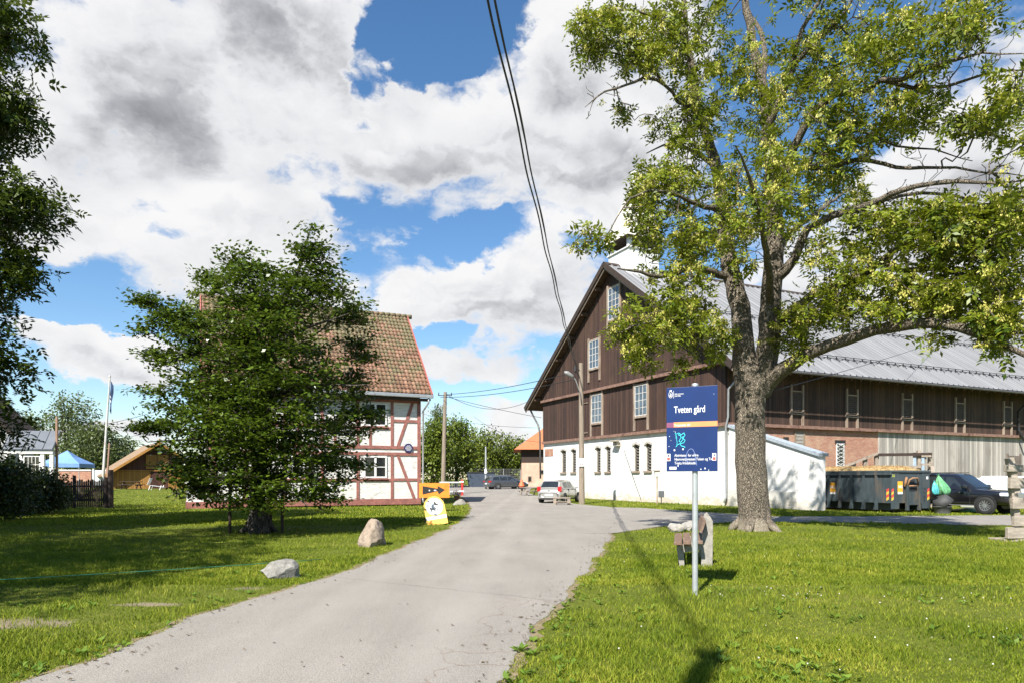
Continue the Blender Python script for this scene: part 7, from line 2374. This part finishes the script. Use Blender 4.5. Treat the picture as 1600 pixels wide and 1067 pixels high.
def picnic(label, loc, rz, m, group=None, s=1.0):
    t = thing('picnic_table', label, 'table', loc, rz, group)
    mb = MB()
    for k in range(4):
        mb.box(-.9 * s, .9 * s, -.36 + k * .185, -.36 + k * .185 + .165, .70 * s, .74 * s)
    mb.build('table_top', m, t)
    for sg in (-1, 1):
        mb = MB(); mb.box(-.9 * s, .9 * s, sg * .72 - .13, sg * .72 + .13, .42 * s, .46 * s); mb.build('seat', m, t)
        mb = MB()
        mb.beam((sg * .65 * s, -.62, 0), (sg * .65 * s, -.12, .70 * s), .06, .09, up=(0, 1, 0)); mb.beam((sg * .65 * s, .62, 0), (sg * .65 * s, .12, .70 * s), .06, .09, up=(0, 1, 0))
        mb.beam((sg * .65 * s, -.82, .38 * s), (sg * .65 * s, .82, .38 * s), .05, .08)
        mb.build('leg', m, t)
    return t


picnic('grey picnic table half hidden on the left of the silver hatchback', far(829, 0, 58), 0.5, GREYRAIL)
x, y_, z = far(878, 0, 41.2)
t = thing('low_bench', 'low rough wooden bench on the grass in front of the silver hatchback', 'bench', (x, y_, z), -.12)
mb = MB(); mb.box(-.52, .52, -.16, .16, .40, .46); mb.build('seat', GREYRAIL, t)
mb = MB(); mb.box(-.40, .56, -.36, -.24, .17, .22); mb.build('foot_rail', GREYRAIL, t)
for s in (-1, 1):
    mb = MB(); mb.box(s * .42 - .09, s * .42 + .09, -.14, .14, -.1, .40); mb.build('leg', GREYRAIL, t)

# brick building with the orange roof
q = P(815, 757, 84)
zb_ = gz(q.x, 84)
t = thing('brick_building', 'small brick building with bright orange tiled roof behind the barn', 'building', (q.x, 84, zb_), 0.0)
top = P(815, 700, 84).z - zb_
mb = MB(); mb.box(0, 12, 0, 9, -.2, top * .63); mb.build('wall', brick('pale_brick', (0.44, 0.24, 0.16), (0.50, 0.32, 0.22), (0.5, 0.45, 0.38), patch=(0.52, 0.38, 0.28)), t)
mb = MB(); mb.box(-.02, 12, -.02, 9, top * .63, top); mb.build('board_band', DARKWOOD, t)
rt_ = P(858, 661, 88.5).z - zb_
ORT = mat('orange_tile', (0.40, 0.135, 0.055), 0.8, 0.2, 3, 0.5, stretch=(1, 1, 6))
mb = MB()
zr0 = top - .15
mb.add([(-.95, -.8, zr0), (12.6, -.8, zr0), (12.6, 9.8, zr0), (-.95, 9.8, zr0), (3.7, 4.5, rt_), (12.6, 4.5, rt_)], [(0, 1, 5, 4), (2, 3, 4, 5), (3, 0, 4), (1, 2, 5), (3, 2, 1, 0)])
mb.build('roof', ORT, t)
for (u0, u1, z0, z1) in ((2.2, 3.0, .32, .45), (.75, 1.25, .13, .28), (4.4, 5.2, .3, .45)):
    mb = MB(); mb.box(u0, u1, -.05, 0, top * z0, top * z1, 0); mb.box(u0 + .1, u1 - .1, -.07, -.052, top * z0 + .1, top * z1 - .1, 1); mb.build('window', [TRIM_OLD, DKGLASS], t)
mb = MB(); mb.tube([(2.6, -.6, top - .1), (3.6, -.15, top - 1.0), (3.6, -.15, .2)], .07, 8); mb.build('downpipe', ZINC, t)
mb = MB(); mb.beam((3.6, -.8, top * .6), (6.0, -1.0, top * .80), .18, .2); mb.build('brace', mat('new_wood', (0.5, 0.33, 0.17), 0.8), t)
BLOCK.append((0, 12, 0, 9, 0.0, q.x, 84))
x, y_, z = far(802, 0, 100)
t = thing('shipping_container', 'white steel container behind the dark grey estate car', 'container', (x, y_, z), .1)
mb = MB()
for k in range(12): mb.box(-3 + k * .5, -2.6 + k * .5, -1.23, -1.2, .15, 2.3)
mb.box(-3, 3, -1.2, 1.2, .1, 2.4); mb.build('body', WHITEPAINT, t)
mb = MB(); mb.box(-3.02, 3.02, -1.22, 1.22, 2.401, 2.5); mb.build('roof_rail', ZINC, t)
x, y_, z = far(751, 0, 82)
t = thing('skip_container', 'dark blue grey steel container behind the thin grey post', 'container', (x, y_, z), .1)
mb = MB(); mb.prism([(-1.4, 0), (1.4, 0), (1.7, 1.7), (-1.7, 1.7)], lambda a, b, d: (a, d, b), -1, 1); mb.build('body', mat('blue_steel', (0.035, 0.05, 0.075), 0.6), t, bevel=.03)
mb = MB(); mb.box(-1.76, 1.76, -1.06, 1.06, 1.701, 1.8); mb.build('rim', BLACKIRON, t)
x, y_, z = far(782, 0, 90)
t = thing('mesh_fence', 'galvanised mesh fence behind the parked estate car', 'fence', (x, y_, z), .05)
for k in range(5):
    mb = MB(); mb.tube([(-4 + k * 2.2, 0, -.1), (-4 + k * 2.2, 0, 2.3)], .04, 6); mb.build('post', GALV, t)
mb = MB()
for k in range(10): mb.beam((-4, 0, .1 + k * .24), (4.8, 0, .1 + k * .24), .012, .012)
for k in range(44): mb.beam((-4 + k * .2, 0, .05), (-4 + k * .2, 0, 2.3), .012, .012)
mb.build('mesh', GALV, t)

# ------------------------------------------------------------------ left background
# picket gate with heavy posts
Yp = 36.5
gx0 = P(172, 790, Yp).x
t = thing('picket_gate', 'dark weathered picket gate with diagonal brace between dark posts', 'gate', (gx0, Yp, gz(gx0, Yp)))
xl_ = P(78, 790, Yp).x - gx0
for k in range(26):
    xx_ = xl_ + (0 - xl_ - .35) * k / 25
    h = 1.38 + rnd.uniform(-.06, .05) + (.08 if k > 10 else 0)
    mb = MB(); mb.prism([(xx_ - .045, .08), (xx_ + .045, .08), (xx_ + .045, h), (xx_, h + .06), (xx_ - .045, h)], lambda a, b, d: (a, d, b), -.03, -.005); mb.build('picket', DARKWOOD, t)
for zz in (.38, 1.12):
    mb = MB(); mb.box(xl_, -.3, 0, .06, zz, zz + .1); mb.build('rail', DARKWOOD, t)
mb = MB(); mb.beam((-1.9, .03, .4), (-.4, .03, 1.15), .05, .1); mb.build('brace', DARKWOOD, t)
for xx_, h, w in ((-1.95, 1.75, .09), (-.22, 1.65, .12), (.0, 2.05, .14)):
    mb = MB(); mb.tube([(xx_, .05, -.2), (xx_, .05, h)], [w, w * .92], 10); mb.build('post', DARKWOOD, t)
# white cottage with tin porch roof
Yc = 45.0
cx0 = P(45, 690, Yc).x
t = thing('white_cottage', 'white boarded cottage with dark gable eave and grey tin porch roof at the left edge', 'house', (cx0, Yc, gz(cx0, Yc)), 0.15)
zc = gz(cx0, Yc)
WB = boards('cottage_boards', (0.46, 0.46, 0.45), 0, 0.18, 0.12, 0.12)
mb = MB(); mb.prism([(-9.5, 0), (-1.7, 0), (-1.7, 4.6), (-5.6, 8.8), (-9.5, 4.6)], lambda a, b, d: (a, d, b), .85, 4); mb.build('wall', WB, t)
mb = MB(); mb.beam((-5.6, 2.3, 9.15), (-1.3, 2.3, 4.5), 3.6, .2, up=(1, 0, .9)); mb.beam((-5.6, 2.3, 9.15), (-9.9, 2.3, 4.5), 3.6, .2, up=(-1, 0, .9)); mb.build('roof', DARKWOOD, t)
TIN = mat('tin_sheet', (0.075, 0.085, 0.10), 0.45, 0.12, 2, metal=0.5)
mb = MB(); pz1, pz0 = P(45, 671, Yc).z - zc, P(45, 701, Yc).z - zc
mb.add([(-1.55, -.2, pz0), (1.55, -.2, pz0), (1.55, .8, pz1), (-1.55, .8, pz1), (-1.55, -.2, pz0 - .1), (1.55, -.2, pz0 - .1), (1.55, .8, pz1 - .1), (-1.55, .8, pz1 - .1)], [(0, 1, 2, 3), (7, 6, 5, 4), (0, 4, 5, 1), (1, 5, 6, 2), (2, 6, 7, 3), (3, 7, 4, 0)])
for k in range(6):
    xx_ = -1.5 + k * .6
    mb.beam((xx_, -.21, pz0 + .02), (xx_, .8, pz1 + .02), .04, .04)
pr = mb.build('porch_roof', TIN, t)
mb = MB(); mb.box(-1.5, 1.5, -.15, .75, pz0 - .3, pz0 - .11); mb.build('porch_beam', WHITEPAINT, t)
for xx_ in (-1.35, -.42, .84, 1.4):
    mb = MB(); mb.box(xx_ - .11, xx_ + .11, -.1, .12, 0, pz0 - .3); mb.build('porch_post', WHITEPAINT, t)
o = window(t, -.05, -.28, .72, .9, pz0 - .45, -.06, WHITEPAINT, DKGLASS, 4, 4, .06, .03, axis='y')
mb = MB(); mb.box(1.5, 1.62, .2, .34, 0, pz1 + .9); mb.build('corner_post', mat('brown_post', (0.25, 0.15, 0.1)), t)
# blue pop-up tent
Yt = 58.0
q = P(105, 760, Yt); z = gz(q.x, Yt)
t = thing('party_tent', 'blue pop-up tent with pointed roof behind the picket gate', 'tent', (q.x, Yt, z), 0.18)
az, ez = P(105, 703, Yt).z - z, P(105, 724, Yt).z - z
BLUEC = mat('tent_blue', (0.14, 0.27, 0.52), 0.7, 0.1, 3)
hw_ = 1.55
mb = MB()
ring1 = [(-hw_, -hw_), (hw_, -hw_), (hw_, hw_), (-hw_, hw_)]
vs = [(a_, b_, ez) for a_, b_ in ring1] + [(a_ * .45, b_ * .45, ez + (az - ez) * .48) for a_, b_ in ring1] + [(0, 0, az)] + [(a_, b_, ez - .32) for a_, b_ in ring1]
fs = []
for k in range(4):
    k2 = (k + 1) % 4
    fs += [(k, k2, k2 + 4, k + 4), (k + 4, k2 + 4, 8), (k + 9, k2 + 9, k2, k)]
mb.add(vs, fs); mb.build('canopy', BLUEC, t)
for a_, b_ in ring1:
    mb = MB(); mb.tube([(a_ * .98, b_ * .98, 0), (a_ * .98, b_ * .98, ez - .1)], .03, 6); mb.build('leg', GALV, t)
# tile topped brick wall and white boards
Yw = 70
a_, b_ = P(92, 0, Yw), P(142, 0, Yw)
zz = gz(a_.x, Yw)
t = thing('garden_wall', 'low reddish brick wall with pale coping under the blue tent', 'wall', (a_.x, Yw, zz))
mb = MB(); mb.box(0, b_.x - a_.x, 0, .3, -.2, P(0, 735, Yw).z - zz); mb.build('wall_body', BRICK, t)
mb = MB(); mb.box(-.05, b_.x - a_.x, -.06, .36, P(0, 735, Yw).z - zz + .001, P(0, 733, Yw).z - zz); mb.build('coping', WHITEPAINT, t)
c_ = P(169, 0, Yw)
t = thing('board_fence', 'white board fence between the red brick wall and the brown barn', 'fence', (b_.x + .1, Yw, zz))
mb = MB(); mb.box(0, c_.x - b_.x, 0, .06, .1, P(0, 734, Yw).z - zz); mb.build('board', boards('white_fence', (0.66, 0.68, 0.70), 0, .18, .1, .1), t)
for k in (0.05, 1.0): 
    mb = MB(); mb.box((c_.x - b_.x) * k - .06, (c_.x - b_.x) * k + .06, .062, .16, 0, 2.0); mb.build('post', WHITEPAINT, t)
# flagpole
Yq = 60
q0 = P(159.5, 760, Yq); q1 = P(171.5, 588, Yq)
zz = gz(q0.x, Yq)
t = thing('flagpole', 'tall white flagpole leaning slightly, behind the picket gate', 'flagpole', (q0.x, Yq, zz))
dx = q1.x - q0.x
hh_ = q1.z - zz
mb = MB(); mb.tube([(0, 0, -.1), (0, 0, 0), (dx, 0, hh_)], [.13, .13, .055], 10); mb.tube([(dx, 0, hh_), (dx * 1.01, 0, hh_ + .12)], [.1, .07], 8); mb.build('shaft', WHITEWOOD, t)
mb = MB(); mb.box(-.05, .55, -.08, .08, 0, 5.0, T=Matrix.Rotation(math.atan2(dx, hh_), 4, 'Y')); 
mb = MB(); mb.beam((.32, .06, -.1), (.32 + dx * .42, .06, hh_ * .42), .12, .12); mb.build('tabernacle', mat('brown_post', (0.25, 0.15, 0.1)), t)
n = 14
mb = MB()
vs = []
for k in range(n + 1):
    f_ = k / n
    zf = hh_ * (.965 - .25 * f_)
    xb0 = dx * zf / hh_ + .08
    w_ = .30 * (1 - f_ * .7)
    for j in range(4):
        vs.append((xb0 + w_ * (j / 3) + .1 * f_, .06 * math.sin(f_ * 9 + j * 1.8), zf - .45 * (j / 3)))
fs = [(k * 4 + j, k * 4 + j + 1, k * 4 + j + 5, k * 4 + j + 4) for k in range(n) for j in range(3)]
mb.add(vs, fs)
pn_ = mb.build('pennant', [mat('flag_blue', (0.010, 0.028, 0.085), 0.7, 0.1), PW], None, smooth=True)
pn_.data.polygons.foreach_set('material_index', [1 if (i // 3) in (7, 9) and i % 3 == 0 else 0 for i in range(len(pn_.data.polygons))])
pn_.location = (q0.x, Yq, zz)
tag(pn_, 'limp dark blue pennant with white marks on the flagpole', 'flag')
# small wooden barn
Ys = 68.0
q = P(247, 764, Ys)
zz = gz(q.x, Ys)
ax = Vector((-.6, .8, 0))
sang = math.atan2(ax.y, ax.x) - math.pi / 2          # local y = axis going back
t = thing('wooden_barn', 'low brown wooden barn with ochre bargeboards and hay door', 'barn', (q.x, Ys, zz), sang)
BROWN = boards('brown_boards', (0.085, 0.032, 0.022), 0, .2, .35, .1)
OCHRE = mat('ochre_paint', (0.40, 0.19, 0.04), 0.7, 0.15, 4, 0.1)
OCHREB = boards('ochre_boards', (0.33, 0.16, 0.038), 0, .2, .2, .08)
HW, AP, EV, LL = 4.1, 4.5, 1.25, 9.0
mb = MB(); mb.prism([(-HW, 0), (HW, 0), (HW, 1.5), (0, AP - .25), (-HW, 1.5)], lambda a, b, d: (a, d, b), 0, LL); mb.build('wall', BROWN, t)
mb = MB(); mb.box(-HW, -.7, -.04, -.002, .0, 1.7); mb.box(.9, HW, -.04, -.002, 0, 1.7); mb.box(-HW, HW, -.08, -.002, 1.72, 1.84); mb.build('lower_boards', OCHREB, t)
mb = MB(); mb.box(-.1 - 1.0, -.1 + 1.0, -.12, -.081, 1.95, 3.35); hdoor = mb.build('hay_door', OCHREB, t)
mb = MB()
mb.box(-1.05, .85, -.15, -.121, 2.2, 2.28); mb.box(-.12, -.08, -.15, -.121, 1.95, 3.3); mb.build('iron_strap', BLACKIRON, hdoor)
mb = MB(); mb.lathe([(0, 0), (.22, -.02), (.2, .1), (0, .14)], (.1, -.3, 3.55), n=10); mb.build('wall_lamp', PW, t)
st_ = math.atan2(AP - EV, HW + .5)
mb = MB()
for s in (-1, 1):
    mb.add([(0, -.7, AP + .08), (s * (HW + .55), -.7, EV + .06), (s * (HW + .55), LL + .3, EV + .06), (0, LL + .3, AP + .08), (0, -.7, AP - .06), (s * (HW + .55), -.7, EV - .08), (s * (HW + .55), LL + .3, EV - .08), (0, LL + .3, AP - .06)],
           [(0, 1, 2, 3), (7, 6, 5, 4), (0, 4, 5, 1), (1, 5, 6, 2), (2, 6, 7, 3)])
mb.build('roof', mat('shingle_brown', (0.23, 0.155, 0.095), 0.9, 0.35, 5, 0.6, stretch=(1, 4, 1)), t)
mb = MB()
for s in (-1, 1):
    mb.beam((0, -.73, AP + .02), (s * (HW + .6), -.73, EV - .02), .05, .22)
mb.box(-.06, .06, -.8, -.74, AP - .1, AP + .42)
mb.build('bargeboard', OCHRE, t)
BLOCK.append((-HW, HW, 0, LL, sang, q.x, Ys))
gpt = 'picnic tables on the upper lawn'
DARKT = mat('table_brown', (0.06, 0.04, 0.03), 0.8, 0.3)
picnic('dark picnic table in front of the brown wooden barn', far(205, 0, 63.5), .15, DARKT, gpt, 1.0)
picnic('dark picnic table beside the left end of the half-timbered house', far(293, 0, 50), .2, DARKT, gpt, 1.0)
x, y_, z = far(243, 0, 62)
t = thing('lounge_chair', 'white slatted garden chair with lowered foot before the brown barn', 'chair', (x, y_, z), .1)
mb = MB()
for k in range(5): mb.beam((-.62 + k * .055, -.3, .5 + k * .13), (-.62 + k * .055, .3, .5 + k * .13), .03, .10)
mb.build('backrest', PW, t)
mb = MB()
for k in range(9): mb.box(-.35 + k * .13, -.25 + k * .13, -.3, .3, .40 - k * .02, .43 - k * .02)
mb.build('seat', PW, t)
for xx_ in (-.5, .45):
    for s in (-1, 1):
        mb = MB(); mb.beam((xx_, s * .28, 0), (xx_ + .15, s * .28, .42), .04, .05); mb.build('leg', PW, t)
# distant dark roofed house between the trees
x, y_, z = far(185, 0, 105)
t = thing('distant_house', 'far house with low dark roof showing behind the flagpole', 'house', (x, y_, z))
mb = MB(); mb.box(-4, 4.5, 0, 6, 0, 4.4); mb.build('wall', mat('far_wall', (0.16, 0.10, 0.08), 0.8), t)
mb = MB(); mb.prism([(-4.6, 4.4), (5.1, 4.4), (5.1, 4.6), (-4.6, 4.6)], lambda a, b, d: (a, d, b), -.6, 6.5); mb.prism([(-.6, 4.4), (6.5, 4.4), (3, 5.6)], lambda a, b, d: (d, a, b), -4.0, 4.5); mb.build('roof', mat('far_roof', (0.045, 0.05, 0.06), 0.7), t)
mb = MB(); mb.box(2.6, 3.3, 2, 2.7, 4.6, 6.3); mb.build('chimney', mat('far_chimney', (0.12, 0.12, 0.12), 0.8), t)
make_grass()
